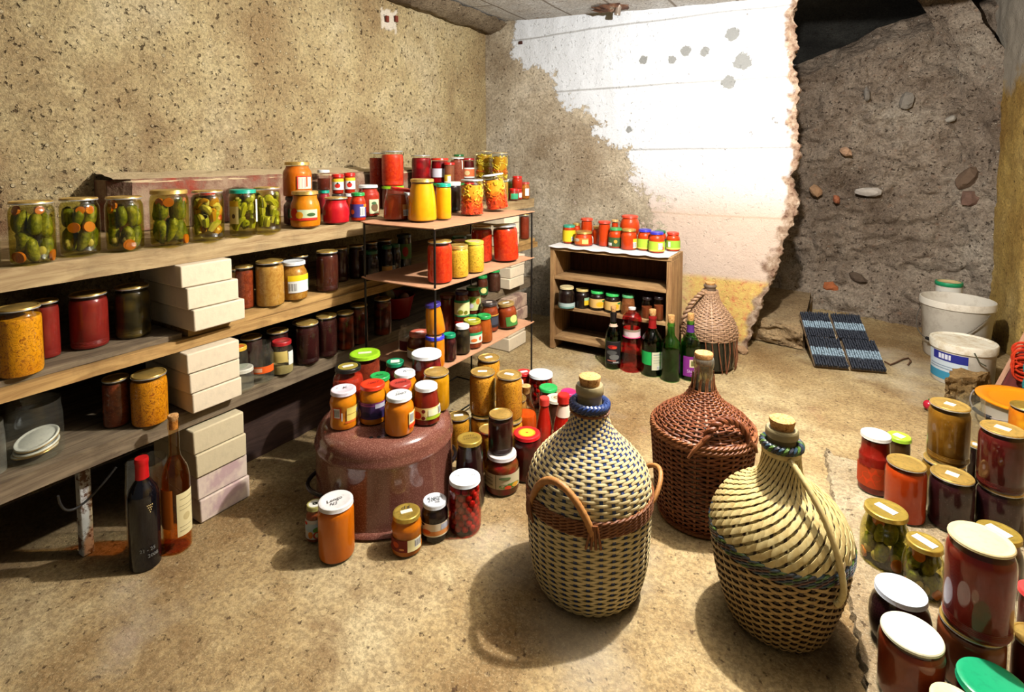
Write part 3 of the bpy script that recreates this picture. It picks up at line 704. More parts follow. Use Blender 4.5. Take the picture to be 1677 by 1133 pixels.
J('te2', (785, 804, 450, 487), S3, 'green lidded jam jar with round yellow label near shelf end', shape='twist', lid=('twist', GREEN), cont=('smooth', (96, 44, 28), None), group=GRP3, lab=[('r', -70, 70, .1, .5, (40, 96, 50)), ('e', 15, .32, 32, .14, (240, 226, 140))])

# ---- rack middle tier
J('m1', (700, 742, 391, 465), RM, 'tall red pepper relish jar at the front corner of middle rack tier', shape='plain', lid=('flat', GOLD), cont=REDCH, group=GRM)
YS = ('shred', (246, 196, 60), (214, 140, 20))
J('m2', (739, 776, 399, 457), RM, 'jar of yellow shredded relish with plain gold lid', shape='plain', lid=('twist', GOLD), cont=YS, group=GRM)
J('m3', (772, 806, 393, 449), RM, 'jar of yellow shredded relish with pink printed lid', shape='plain', lid=('twist', (196, 196, 60)), cont=YS, group=GRM, ring=([(226, 170, 130)], [(0, .82, 0)]))
J('m4', (807, 848, 367, 430), RM, 'red pepper relish jar leaning at right of middle rack tier', shape='plain', lid=('flat', SILV), cont=REDCH, group=GRM, tilt=(0, -3))
J('m5', (777, 812, 367, 430), RM, 'darker red relish jar behind the leaning one, middle tier', shape='plain', lid=('flat', GOLD), cont=('chunk', (200, 50, 18), (160, 30, 12)), group=GRM)
J('m7', (748, 780, 379, None), RM, 'gray lidded dark jar in the middle tier back row', h=.075, shape='wide', lid=('twist', (150, 136, 126)), cont=DARKRED, group=GRM)
J('m9', (740, 770, 391, None), RM, 'gold lidded orange jar behind the plain yellow relish', h=.085, shape='wide', lid=('twist', GOLD), cont=ORANGE, group=GRM, ring=([(220, 120, 110)], [(0, .8, 0)]))
J('m6', (743, 769, 367, None), RM, 'small open necked red fruit jar at back of middle tier', h=.085, shape='twist', lid=('twist', (216, 206, 180)), cont=('chunk', (190, 60, 30), (140, 20, 20)), fill=.6, group=GRM)
J('m8', (716, 739, 383, None), RM, 'green lidded dark jar behind the tall red relish', h=.09, shape='wide', lid=('twist', (20, 100, 60)), cont=DARKRED, group=GRM)

# ---- rack bottom tier
J('b2', (711, 745, 547, 608), RB, 'yellow puree jar with blue rimmed orange lid, bottom rack tier', shape='plain', lid=('twist', (60, 60, 190)), cont=AMBER, group=GRB, ring=([(236, 180, 110)], [(0, .86, 0)]))
J('b1', (721, 753, 492, 549), RB, 'tilted yellow puree jar with purple lid, stacked on another', on='b2', shape='taper', lid=('twist', (62, 50, 130)), cont=AMBER, group=GRB, tilt=(0, -6))
J('b3', (743, 767, 547, 597), RB, 'green lidded jar of dark currants at rack bottom front edge', shape='twist', lid=('twist', (20, 140, 96)), cont=('fruit', (70, 10, 20), (30, 4, 10)), group=GRB)
J('b4', (753, 780, 530, 583), RB, 'white lidded jar of dark liquid on the bottom rack tier', shape='twist', lid=('twist', WHITE), cont=('fruit', (60, 50, 30), (28, 20, 14)), group=GRB)
J('b5', (768, 802, 521, 574), RB, 'olive lidded red jar with green and white fruit label', shape='twist', lid=('twist', (158, 156, 40)), cont=RUST, group=GRB, sticker=(W_, .03, .011, 10), lab=[('r', -75, 75, .22, .6, (236, 226, 200)), ('r', -75, 75, .52, .62, (40, 150, 90)), ('e', -25, .36, 14, .06, (226, 60, 30)), ('e', 12, .34, 18, .06, (230, 120, 50)), ('e', 50, .38, 10, .08, (200, 90, 60))])
J('b6', (787, 816, 514, 564), RB, 'green lidded slim amber jar on the bottom rack tier', shape='taper', lid=('twist', GREEN), cont=('smooth', (184, 86, 22), None), group=GRB)
J('b7', (789, 820, 490, 543), RB, 'black lidded red jar with black framed label', shape='twist', lid=('twist', (56, 48, 46)), cont=RUST, group=GRB, sticker=((230, 210, 190), .026, .012, 5), lab=[('r', 0, 80, .18, .62, (34, 30, 34)), ('r', 0, 80, .58, .62, (200, 150, 60)), ('r', 12, 66, .26, .54, (60, 64, 76))])
J('b8', (817, 849, 495, 542), RB, 'leaning brown lidded jar with green and yellow label, rack right corner', shape='twist', lid=('twist', (146, 116, 62)), cont=('smooth', (160, 64, 26), None), group=GRB, tilt=(0, -7), sticker=(W_, .03, .011, 20), lab=[('r', -10, 70, .1, .5, (70, 130, 60)), ('e', 40, .38, 24, .16, (240, 226, 120))])
J('b10', (762, 787, 467, 515), RB + .07, 'green lidded jar with big green fruit and flower label', shape='twist', lid=('twist', (26, 110, 50)), cont=('smooth', (130, 50, 26), None), group=GRB, lab=[('r', -85, 85, .16, .7, (206, 214, 140)), ('e', 0, .58, 24, .12, (130, 180, 50)), ('e', -20, .34, 26, .1, (236, 226, 230)), ('e', 40, .5, 18, .12, (200, 130, 50)), ('e', -50, .24, 16, .06, (220, 80, 30))])
J('b10s', None, RB, 'green lidded jar serving as base for the guava label jar', under='b10', shape='wide', lid=('twist', GREEN), cont=DARKRED, group=GRB)
J('b9', (744, 769, 474, 527), RB + .06, 'purple lidded jar with pale yellow fruit label', shape='twist', lid=('twist', (50, 40, 80)), cont=('smooth', (130, 56, 30), None), group=GRB, lab=[('r', -85, 85, .2, .72, (240, 234, 160)), ('r', -85, 85, .66, .74, (60, 150, 90)), ('r', -85, 85, .18, .23, (60, 150, 90)), ('e', -10, .34, 20, .08, (150, 150, 40)), ('e', 30, .32, 16, .07, (120, 120, 30))])
J('b9s', None, RB, 'red lidded jar serving as base for the yellow label jar', under='b9', shape='wide', lid=('twist', RED), cont=BROWN, group=GRB)
J('b12', (720, 748, 478, None), RB, 'brown lidded jar in shade behind the tilted yellow jar', h=.165, shape='wide', lid=('twist', (110, 50, 36)), cont=BROWN, group=GRB)
J('b13', (667, 708, 538, 592), RB, 'brown jam jar with red lid and folded paper on it', shape='twist', lid=('twist', (206, 104, 82)), cont=('smooth', (120, 54, 32), None), group=GRB, lab=[('r', -85, 10, .1, .5, (220, 180, 70)), ('r', -85, -30, .1, .4, W_)], sticker=((226, 190, 180), .03, .02, 30))
J('b14', (652, 692, 529, 578), RB, 'empty clear jar with dark red label in rack shadow', shape='twist', lid=('none', GOLD), cont=None, name='glass_jar', group=GRB, dust_haze=.2, lab=[('r', -60, 60, .1, .5, (100, 26, 30)), ('r', 20, 45, .1, .5, (170, 130, 100))])

# ---- on the upturned pot (support height set in the set-dressing file)
K = lambda *a, **k: POTJ.append((a, k))
POTJ = []
BL = (40, 36, 40)
K('k1', (543, 591, 627, 705), 'orange puree jar with lilac lid and barcode label, left front of pot', shape='waist', lid=('twist', LILAC), cont=AMBER, text=[('K', .1, .1, .022, 10, BL), ('c', -.5, .2, .014, 0, BL)], lab=[('r', -48, -10, .34, .64, (226, 86, 26)), ('b', -42, -16, .36, .62), ('r', -10, -5, .28, .5, (240, 240, 230)), ('r', 12, 85, .22, .62, (240, 214, 110)), ('r', 5, 85, .2, .26, (230, 110, 40)), ('r', 12, 85, .42, .44, (206, 150, 60)), ('r', 60, 80, .4, .52, (190, 190, 210))])
K('k2', (588, 634, 618, 696), 'orange puree jar with red lid and purple plum label', shape='waist', lid=('twist', (230, 60, 30)), cont=AMBER, text=[('2007', 0, 0, .02, 14, (120, 20, 16))], lab=[('r', -85, 85, .18, .62, (70, 44, 90)), ('r', -85, 85, .52, .62, (170, 80, 150)), ('r', 10, 60, .46, .58, (200, 196, 206)), ('e', -30, .3, 20, .08, (44, 34, 70)), ('e', 5, .28, 20, .08, (50, 40, 84)), ('e', 40, .3, 18, .08, (44, 34, 76)), ('e', -70, .3, 14, .12, (214, 150, 110))])
K('k3', (629, 679, 636, 716), 'orange puree jar with white handwritten lid, frontmost on the pot', shape='twist', lid=('twist', WHITE), cont=('smooth', (236, 130, 14), (226, 116, 10)), text=[('2007', .1, -.02, .018, 14, BL), ('H', -.1, .3, .012, 0, BL)], lab=[('r', 38, 88, .26, .62, (240, 220, 130)), ('b', 42, 66, .32, .6), ('r', 38, 88, .2, .3, (226, 70, 26)), ('r', 72, 88, .34, .58, (230, 120, 50))])
K('k4', (676, 722, 621, 697), 'red jam jar with white lid and yellow green label, right front of pot', shape='taper', lid=('twist', WHITE), cont=('smooth', (146, 34, 18), (124, 22, 14)), lab=[('r', -85, 88, .18, .5, (240, 214, 140)), ('r', 0, 88, .18, .27, (170, 190, 40)), ('e', -40, .3, 20, .1, (214, 70, 26)), ('e', -12, .42, 8, .05, (120, 30, 20)), ('e', -12, .24, 8, .05, (120, 30, 20)), ('r', 8, 52, .28, .46, (240, 236, 190)), ('b', 58, 84, .26, .48)])
K('k5', (690, 734, 599, 675), 'tall yellow puree jar with gold lid at right of pot', shape='plain', lid=('flat', GOLD), cont=('smooth', (244, 164, 12), None), text=[('. .', 0, .1, .02, 0, (110, 84, 40))])
K('k6', (645, 686, 601, None), 'orange jar with white lid and blue scribble, second pot row', h=0.115, shape='twist', lid=('twist', WHITE), cont=AMBER, text=[('K', 0, .1, .022, 0, (70, 90, 120)), ('ooo', .5, .2, .012, 0, (160, 170, 180))])
K('k7', (631, 674, 619, None), 'orange jar with brick red handwritten lid behind the front jar', h=0.113, shape='twist', lid=('twist', BRICK), cont=AMBER, text=[('2004', 0, .05, .02, 14, (90, 20, 20))])
K('k8', (604, 643, 609, None), 'orange jar with green scribbled lid behind the red lid', h=0.112, shape='twist', lid=('twist', (40, 160, 76)), cont=AMBER, text=[('AX', -.1, .05, .02, 10, (20, 60, 30))])
K('k9', (548, 600, 589, None), 'wide red jam jar with black and yellow patterned lid', h=0.12, shape='round', lid=('twist', (30, 28, 26)), cont=('chunk', (186, 50, 26), (160, 34, 18)), fill=.72, ring=([(214, 190, 80), (40, 36, 28)], [(.84, .9, 0)] + [(.1 * i, .1 * i + .05, 0) for i in range(1, 8)]), sticker=(W_, .036, .014, 15))
K('k10', (569, 620, 571, None), 'red jam jar with big lime lid and torn paper, back of pot', h=0.128, shape='wide', lid=('twist', LIME), cont=('chunk', (150, 60, 34), (120, 40, 24)), fill=.8, sticker=((226, 222, 190), .046, .016, 0))
K('k11', (630, 665, 586, None), 'dark jar with green lid and white sticker, back of pot', h=0.118, shape='twist', lid=('twist', (20, 130, 86)), cont=DARKRED, sticker=((226, 226, 206), .03, .024, 0))
K('k12', (671, 721, 571, None), 'cherry red jar with largest plain white lid, back of pot', h=.155, shape='wide', lid=('twist', (240, 242, 240)), cont=('fruit', (150, 16, 22), (80, 6, 14)))

# ---- on the floor around the pot
J('f1', (527, 589, 794, 916), 0, 'tall orange puree jar with white handwritten lid on the floor before the pot', shape='plain', lid=('twist', (236, 230, 224)), cont=('smooth', (228, 116, 8), (222, 106, 6)), fill=.93, group=GFL, text=[('Lengo', -.1, 0, .018, 18, BL), ('N2', -.15, -.4, .016, 8, BL)])
J('f2', (500, 533, 816, 890), 0, 'small baby food jar with apple label beside the tall orange jar', shape='twist', lid=('twist', (170, 160, 90)), cont=('smooth', (170, 80, 40), None), group=GFL, ring=([(226, 222, 206), (60, 120, 50)], [(0, .8, 0), (.1, .3, 1)]), lab=[('r', -88, 88, .14, .68, (226, 214, 200)), ('r', -88, 88, .36, .58, (190, 206, 210)), ('e', 10, .4, 26, .08, (100, 150, 60)), ('e', 5, .25, 20, .1, (206, 60, 36)), ('e', 8, .25, 13, .07, (244, 226, 180)), ('e', -30, .27, 14, .1, (230, 140, 50)), ('e', -60, .6, 12, .05, (220, 60, 40))])
J('f3', (640, 692, 823, 914), 0, 'orange puree jar with gold lid and maroon barcode label on floor', shape='waist', lid=('twist', GOLD2), cont=('smooth', (230, 122, 14), None), group=GFL, sticker=((240, 226, 200), .032, .014, 12), text=[('cl g', -.1, .45, .018, 12, BL)], lab=[('r', -85, 62, .17, .48, (120, 36, 20)), ('e', -45, .34, 14, .08, (200, 80, 30)), ('e', -20, .24, 10, .03, (230, 150, 90)), ('r', 2, 62, .17, .48, (236, 220, 160)), ('b', 30, 60, .24, .46)])
J('f4', (689, 735, 805, 889), 0, 'black jam jar with scribbled white lid and orange label on floor', shape='twist', lid=('twist', (232, 234, 236)), cont=DARK, group=GFL, text=[('Kupina', 0, .25, .016, 10, (60, 66, 70)), ('2006', -.1, -.1, .018, 10, (60, 66, 70)), ('ok', .2, -.35, .014, 5, (60, 66, 70))], lab=[('r', -85, 85, .2, .56, (240, 222, 190)), ('r', -85, 85, .24, .36, (232, 150, 80)), ('e', -35, .34, 18, .06, (214, 100, 40)), ('r', 25, 70, .38, .53, (190, 190, 200)), ('e', -55, .52, 12, .03, (50, 40, 40))])
J('f5', (733, 788, 766, 880), 0, 'tall jar of whole red cherries with white lid on floor', shape='plain', lid=('twist', (246, 248, 248)), cont=None, group=GFL, cherries=True, liquid=(244, 150, 140), fill=.86, text=[('PR. 01. 07', 0, .12, .015, 0, (170, 176, 180))])
J('f6', (735, 785, 702, None), 0, 'dark syrup jar with lettered gold lid, between pot and cherries', h=.212, shape='taper', lid=('twist', GOLD2), cont=('smooth', (44, 10, 14), (30, 6, 10)), group=GFL, text=[('JOSTA', -.08, .28, .013, 12, (96, 70, 24)), ('LEKVAR', .08, -.1, .013, 12, (96, 70, 24))], lab=[('e', 18, .42, 13, .09, (130, 110, 116))])
J('f8', (790, 846, 725, 811), 0, 'red salad jar with white lid and vegetable label carrying a dark jar', shape='twist', lid=('twist', (232, 220, 214)), cont=('fruit', (150, 16, 16), (110, 60, 20)), group=GFL, lab=[('r', -88, 80, .22, .62, (226, 206, 160)), ('r', -20, 80, .22, .62, (216, 200, 160)), ('r', -21, -19, .22, .62, (90, 80, 60)), ('e', 30, .3, 40, .07, (90, 130, 50)), ('e', 20, .27, 12, .05, (226, 80, 40)), ('e', 48, .3, 14, .06, (230, 170, 50)), ('e', 10, .52, 20, .04, (110, 130, 80)), ('r', -80, -30, .3, .34, (170, 150, 110)), ('r', -80, -30, .4, .44, (170, 150, 110)), ('r', -80, -30, .5, .54, (170, 150, 110))])
J('f7', (792, 833, 661, 738), 0, 'dark brown jam jar with gold lid stacked on white lid', on='f8', shape='euro', lid=('flat', GOLD), cont=('plum', (66, 22, 14), (40, 12, 10)), group=GFL, fill=.86)
J('f9', (834, 881, 699, 793), 0, 'dark cherry jar with red lid printed yellow like a flower', shape='plain', lid=('twist', (214, 30, 34)), cont=('fruit', (120, 14, 18), (70, 6, 12)), group=GFL, ring=([(246, 214, 50), (240, 150, 30), (190, 90, 30)], [(.12, .5, 0), (.5, .64, 1), (0, .12, 2)]))
J('f13', (776, 806, 668, None), 0, 'shredded orange jar at the base of left tall relish jar', h=.15, r=.049, shape='plain', lid=('flat', GOLD), cont=SHRED, group=GFL)
J('f12', (761, 803, 589, 668), 0, 'tall shredded orange relish jar, left of the raised pair', on='f13', shape='plain', lid=('flat', GOLD), cont=SHRED, group=GFL, sticker=((246, 246, 240), .034, .013, 0), fill=.93)
J('f14', (808, 846, 668, None), 0, 'shredded orange jar at the base of right tall relish jar', h=.15, r=.05, shape='plain', lid=('flat', GOLD), cont=SHRED, group=GFL)
J('f12b', (804, 846, 587, 668), 0, 'tall shredded orange relish jar, right of the raised pair', on='f14', shape='plain', lid=('flat', GOLD), cont=SHRED, group=GFL, sticker=((246, 246, 240), .034, .016, -25), fill=.93)
J('f15b', (783, 818, 640, None), 0, 'relish jar under the rear gold lidded jar, floor cluster', h=.15, r=.042, shape='plain', lid=('flat', GOLD), cont=SHRED, group=GFL)
J('f15', (781, 819, 573, None), 0, 'rear shredded orange jar peeking between the raised pair', on='f15b', h=.15, shape='plain', lid=('flat', GOLD), cont=SHRED, group=GFL, sticker=((246, 246, 240), .03, .016, 25))
J('f16', (745, 779, 671, None), 0, 'shredded orange jar with stickered gold lid behind dark syrup jar', h=.15, r=.042, shape='plain', lid=('flat', GOLD), cont=SHRED, group=GFL, sticker=((246, 246, 240), .034, .014, 5))
J('f17', (829, 858, 647, None), 0, 'pale relish jar with stickered lid left of the corked orange bottle', h=.15, r=.042, shape='plain', lid=('flat', GOLD), cont=('shred', (230, 170, 90), (190, 110, 40)), group=GFL, sticker=((246, 246, 240), .026, .014, 20))
J('f18', (815, 851, 665, None), 0, 'brown jam jar with gold lid in front of pale relish jar', h=.15, r=.041, shape='plain', lid=('flat', GOLD), cont=RUST, group=GFL, sticker=((246, 246, 240), .02, .012, 20))
J('f18b', (805, 842, 687, None), 0, 'orange jar with gold lid right behind the dark brown jam', h=.14, r=.04, shape='plain', lid=('flat', GOLD), cont=SHRED, group=GFL)
J('f10', (774, 793, 738, None), 0, 'orange jar with green lid squeezed behind the syrup jar', h=.12, r=.028, shape='twist', lid=('twist', (30, 150, 100)), cont=AMBER, group=GFL, lab=[('r', -80, 80, .1, .4, (70, 110, 60))])
J('f11', (774, 802, 708, None), 0, 'red lidded jar glimpsed behind the lettered gold lid', h=.14, r=.038, shape='twist', lid=('twist', RED), cont=DARKRED, group=GFL, text=[('kk', -.2, -.2, .02, 20, W_)])
J('f22', (858, 897, 601, 668), 0, 'jar of round red cherries with plain white lid by the rack foot', shape='wide', lid=('twist', (248, 250, 250)), cont=None, cherries=True, liquid=(244, 150, 140), group=GFL, fill=.86)
J('f21', (845, 869, 605, None), 0, 'red lidded jar with paper sticker left of the cherry jar', h=.13, shape='wide', lid=('twist', (220, 44, 44)), cont=REDSM, group=GFL, sticker=((240, 226, 220), .034, .016, 25))
J('f26', (832, 854, 606, None), 0, 'slim jar with olive gold lid behind right tall relish jar', h=.125, shape='wide', lid=('twist', (150, 130, 60)), cont=BROWN, group=GFL)
J('f20', (832, 857, 618, None), 0, 'white lidded jar with pink label beside right tall relish jar', h=.15, shape='wide', lid=('twist', (244, 244, 244)), cont=('smooth', (120, 60, 40), None), lab=[('r', -85, 85, .2, .7, (236, 226, 220)), ('r', -85, 85, .2, .36, (226, 110, 90))], group=GFL)
J('f23', (886, 916, 630, None), 0, 'green lidded jar behind the cream lidded brown jar', h=.13, shape='wide', lid=('twist', (40, 176, 84)), cont=BROWN, group=GFL)
J('f24', (891, 924, 640, 700), 0, 'brown spread jar with stained cream lid left of first demijohn', shape='wide', lid=('twist', (228, 216, 190)), cont=('smooth', (104, 62, 46), (80, 44, 34)), group=GFL, ring=([(150, 120, 70)], [(.1, .3, 0), (.45, .5, 0)]))
J('f25', (918, 944, 635, None), 0, 'magenta lidded jar mostly hidden behind the first demijohn neck', h=.12, shape='wide', lid=('twist', (206, 40, 110)), cont=DARKRED, group=GFL)

# ---- on the small cabinet
CT = .5955
O = ('smooth', (214, 66, 14), (196, 50, 10))
c_ = dict(cont=O, group=GCAB)
J('c1', (924, 945, 367, 399), CT, 'teal lidded orange jar with yellow label, left end of cabinet top', shape='plain', lid=('twist', (50, 150, 120)), lab=[('r', -88, 88, .12, .76, (240, 206, 40)), ('b', 20, 46, .16, .4)], **c_)
J('c15', (936, 951, 365, None), CT, 'gold lidded orange jar behind the yellow label jar on cabinet', h=0.112, shape='twist', lid=('twist', GOLD), **c_)
J('c2', (942, 973, 376, 403), CT, 'squat orange jar with gold lid and orange picture label on cabinet', shape='squat', lid=('twist', GOLD), lab=[('r', -70, 30, .15, .6, (226, 110, 40)), ('r', -10, 28, .2, .5, (240, 206, 120)), ('e', -45, .45, 20, .12, (200, 180, 150)), ('r', 66, 84, .2, .7, W_)], **c_)
J('c3', (954, 974, 357, None), CT, 'tall orange jar with red lid behind the squat jar on cabinet', h=0.145, shape='wide', lid=('twist', (222, 74, 46)), **c_)
J('c4', (971, 995, 370, 402), CT, 'orange jar with gold lid and torn cream label on cabinet', shape='twist', lid=('twist', GOLD), lab=[('r', -8, 40, .2, .62, (236, 216, 160))], **c_)
J('c5', (978, 998, 360, None), CT, 'orange jar with red lid in the cabinet back row, second from left', h=0.142, shape='wide', lid=('twist', (220, 66, 46)), **c_)
J('c6', (992, 1016, 371, 406), CT, 'green lidded orange jar with dark green label on cabinet', shape='twist', lid=('twist', (60, 150, 80)), lab=[('r', -88, 88, .1, .56, (60, 84, 44)), ('e', 0, .36, 14, .09, (226, 160, 60)), ('r', -70, -30, .14, .28, W_), ('r', 50, 80, .14, .5, W_)], **c_)
J('c7', (1001, 1013, 359, None), CT, 'gold lidded orange jar behind the green label jar on cabinet', h=0.146, shape='wide', lid=('twist', (200, 160, 100)), **c_)
J('c8', (1019, 1052, 350, 385), CT + .064, 'big round orange jar with red lid, highest on the cabinet', shape='round', lid=('twist', (226, 70, 44)), **c_)
J('c8s', None, CT, 'orange jar beneath the big round red lidded jar', under='c8', r=.042, shape='wide', lid=('twist', (220, 66, 46)), **c_)
PLACED[-1]['pad'] = .008
J('c9', (1017, 1044, 373, 410), CT, 'orange jar with gold lid and small barcode at right on cabinet', shape='twist', lid=('twist', GOLD), lab=[('r', 30, 80, .1, .56, (240, 206, 60)), ('b', 30, 64, .12, .4)], **c_)
LG = [('r', -88, 88, .1, .58, (176, 206, 60)), ('r', -88, 88, .1, .16, (236, 226, 90)), ('e', 45, .25, 14, .1, (226, 90, 30))]
J('c10', (1042, 1067, 374, 411), CT, 'blue lidded orange jar with lime label, left of the blue pair', shape='twist', lid=('twist', (56, 52, 170)), lab=LG + [('r', 20, 60, .4, .54, (60, 80, 90))], **c_)
J('c11', (1062, 1089, 378, 415), CT, 'blue lidded orange jar with lime label, right of the blue pair', shape='twist', lid=('twist', (56, 52, 170)), lab=LG + [('b', 10, 44, .2, .5)], **c_)
J('c12', (1059, 1073, 374, None), CT, 'green lidded orange jar peeking behind the blue pair', h=.095, shape='twist', lid=('twist', (30, 130, 80)), **c_)
J('c13', (1071, 1093, 376, 409), CT, 'green lidded orange jar with dark label near cabinet right end', shape='twist', lid=('twist', (30, 110, 70)), lab=[('r', -88, 88, .12, .6, (50, 70, 50)), ('r', 20, 60, .14, .4, W_)], **c_)
J('c14', (1090, 1114, 379, 412), CT, 'red lidded orange jar with lime label, right end of cabinet top', shape='twist', lid=('twist', (222, 60, 40)), lab=[('r', -88, 88, .12, .6, (150, 190, 60)), ('r', -88, 88, .12, .2, (240, 226, 100)), ('r', -40, -20, .24, .54, W_)], **c_)
CS = .255
d_ = dict(group=GCB)
J('d1', (916, 943, 466, 507), CS, 'dark jar with gold lid and slanting pale label inside cabinet', shape='twist', lid=('twist', (210, 190, 140)), cont=DARK, lab=[('r', -85, 85, .06, .3, (180, 196, 190)), ('r', -85, 60, .06, .14, (110, 150, 140))], **d_)
J('d2', (941, 966, 470, 506), CS, 'dark jar with gold lid and small yellow label inside cabinet', shape='twist', lid=('twist', (206, 180, 110)), cont=DARK, lab=[('r', 15, 62, .2, .6, (236, 190, 40)), ('r', 15, 62, .46, .6, (150, 190, 150))], **d_)
OL = [('r', -88, 88, .16, .64, (236, 190, 110)), ('e', 20, .36, 30, .14, (240, 180, 30)), ('e', 50, .54, 16, .05, (60, 140, 60))]
J('d3', (965, 991, 473, 509), CS, 'green lidded dark jar with orange fruit label, left of the pair in cabinet', shape='twist', lid=('twist', (60, 190, 90)), cont=DARK, lab=OL, **d_)
J('d4', (989, 1016, 477, 513), CS, 'green lidded dark jar with orange fruit label, right of the pair in cabinet', shape='twist', lid=('twist', (60, 190, 90)), cont=DARK, lab=OL, **d_)
J('d5', (1016, 1041, 480, 517), CS, 'green lidded brown jar behind the pink bottle inside cabinet', shape='taper', lid=('twist', (90, 170, 110)), cont=('chunk', (150, 90, 50), (120, 64, 34)), **d_)
J('d6', (1050, 1069, 484, 522), CS, 'half full amber jar at right inside the cabinet', shape='twist', lid=('twist', (40, 30, 30)), cont=('smooth', (130, 60, 30), None), fill=.55, **d_)
J('d7', (1070, 1087, 484, 526), CS, 'half full amber jar tight against the cabinet right side', shape='twist', lid=('twist', (40, 30, 30)), cont=('smooth', (130, 60, 30), None), fill=.65, **d_)

# ---- at the right front
r_ = dict(group=GRI)
J('g1', (1403, 1462, 699, 814), SLAB, 'stepped red sauce jar with white lid and red pepper label', shape='step', lid=('twist', (236, 230, 218)), cont=('smooth', (160, 30, 16), (134, 20, 12)), lab=[('r', -88, 70, .13, .5, (196, 70, 24)), ('e', -10, .33, 66, .15, (224, 70, 20)), ('e', 44, .2, 8, .04, (40, 30, 24)), ('e', -55, .52, 9, .05, (150, 30, 16)), ('e', -38, .53, 9, .05, (150, 30, 16)), ('e', -20, .53, 9, .05, (150, 30, 16))], **r_)
J('g2', (1450, 1493, 705, None), SLAB, 'jar with lime lid and white paper behind the red sauce jar', h=.12, shape='wide', lid=('twist', (170, 206, 56)), cont=('smooth', (90, 60, 30), None), sticker=((244, 244, 236), .03, .026, -30), **r_)
J('g3', (1446, 1520, 742, 862), SLAB, 'bright orange red ajvar jar with plain gold lid', shape='plain', lid=('flat', GOLD), cont=('smooth', (220, 76, 16), (204, 58, 12)), **r_)
J('g5', (1506, 1584, 738, None), SLAB, 'olive preserve jar at the base of the tall olive stack', h=.14, shape='plain', lid=('flat', GOLD), cont=('smooth', (150, 104, 30), None), **r_)
J('g4', (1516, 1592, 650, 766), SLAB, 'olive brown preserve jar with stickered gold lid, upper one of its stack', on='g5', shape='euro', lid=('flat', GOLD), cont=('smooth', (150, 100, 22), (110, 66, 16)), sticker=((236, 226, 200), .026, .022, -18), **r_)
J('g6', (1517, 1599, 760, 878), SLAB, 'dark plum jar with stickered gold lid right of the orange ajvar', shape='euro', lid=('flat', GOLD), cont=('plum', (56, 18, 22), (36, 10, 16)), sticker=((236, 222, 190), .03, .024, -12), **r_)
J('g8', (1595, 1680, 779, 892), SLAB, 'dark plum jar under the dark red jar at right edge', shape='euro', lid=('flat', GOLD), cont=('plum', (60, 22, 26), (38, 12, 16)), **r_)
J('g7', (1597, 1684, 687, 813), SLAB, 'dark red jar with stickered gold lid stacked at right edge', on='g8', shape='euro', lid=('flat', GOLD), cont=('smooth', (92, 18, 14), (66, 10, 10)), sticker=((236, 222, 190), .034, .024, -15), **r_)
J('g21', (1581, 1620, 722, None), SLAB, 'jar of dark liquid behind the olive stack with gold lid', h=.15, shape='plain', lid=('flat', GOLD), cont=DARK, sticker=(W_, .03, .02, 0), **r_)
VEG = dict(cont=('fruit', (112, 104, 40), (50, 52, 20)), name='pickle_jar')
FL = lambda: dict(lid=('twist', GOLD2), sticker=((244, 240, 236), .05, .022, -30))
J('g9', (1406, 1493, 814, 938), SLAB, 'mixed pickle jar with gold flower sticker lid, nearest the floor crack', shape='squat', liquid=(232, 226, 170), pickles='gherkin_dark', seed=21, **{**FL(), **r_, 'cont': None, 'name': 'pickle_jar'})
J('g10', (1475, 1550, 869, 985), SLAB, 'mixed pickle jar with gold flower sticker lid, tucked behind big red jar', shape='squat', liquid=(232, 226, 170), pickles='gherkin', seed=22, **{**FL(), **r_, 'cont': None, 'name': 'pickle_jar'})
J('g12', (1530, 1652, 985, 1150), SLAB, 'brown fruit jar under the big red jar at the right front', shape='plain', lid=('flat', GOLD), cont=('smooth', (150, 78, 40), (116, 50, 26)), **r_)
J('g11', (1541, 1668, 852, 1062), SLAB, 'biggest red preserve jar with dusty cream lid, on another jar', on='g12', shape='euro', lid=('flat', (222, 200, 150)), cont=('smooth', (140, 26, 14), (110, 16, 10)), **r_)
J('g13', (1420, 1529, 937, 1080), SLAB, 'dark jam jar with broad plain white lid at right front', shape='round', lid=('twist', (240, 244, 250)), cont=('smooth', (40, 10, 18), (26, 6, 12)), **r_)
J('g14', (1434, 1551, 1000, 1180), SLAB, 'brown syrup jar with pale speckled lid, cut by bottom frame edge', shape='plain', lid=('flat', (232, 226, 196)), cont=('smooth', (146, 58, 24), (112, 36, 16)), **r_)
J('g15', (1555, 1690, 1076, 1262), SLAB, 'jar with broad green lid at the bottom right corner', shape='wide', lid=('twist', (24, 150, 100)), cont=DARKRED, **r_)
J('g16', (1524, 1612, 1114, 1262), SLAB, 'jar with cream lid barely showing at the bottom frame edge', shape='wide', lid=('twist', (232, 220, 170)), cont=BROWN, **r_)
J('g17', (1588, 1680, 850, None), SLAB, 'jar with flower sticker gold lid behind the big red jar', h=.135, shape='squat', cont=('fruit', (130, 70, 30), (60, 40, 20)), **{**FL(), **r_})
J('g18', (1662, 1735, 948, None), SLAB, 'jar with pinkish red lid at the right frame edge', h=.12, shape='wide', lid=('twist', (226, 70, 70)), cont=DARKRED, **r_)
J('g20', (1650, 1740, 1018, None), SLAB, 'jar with gold lid low at the right frame edge', h=.12, shape='wide', lid=('flat', GOLD), cont=BROWN, **r_)
J('gj', (1648, 1716, 655, None), SLAB, 'orange fruit compote jar with gold lid standing before the orange bucket lid', h=.155, shape='plain', lid=('flat', GOLD2), cont=('fruit', (244, 166, 20), (226, 120, 10)), **r_)
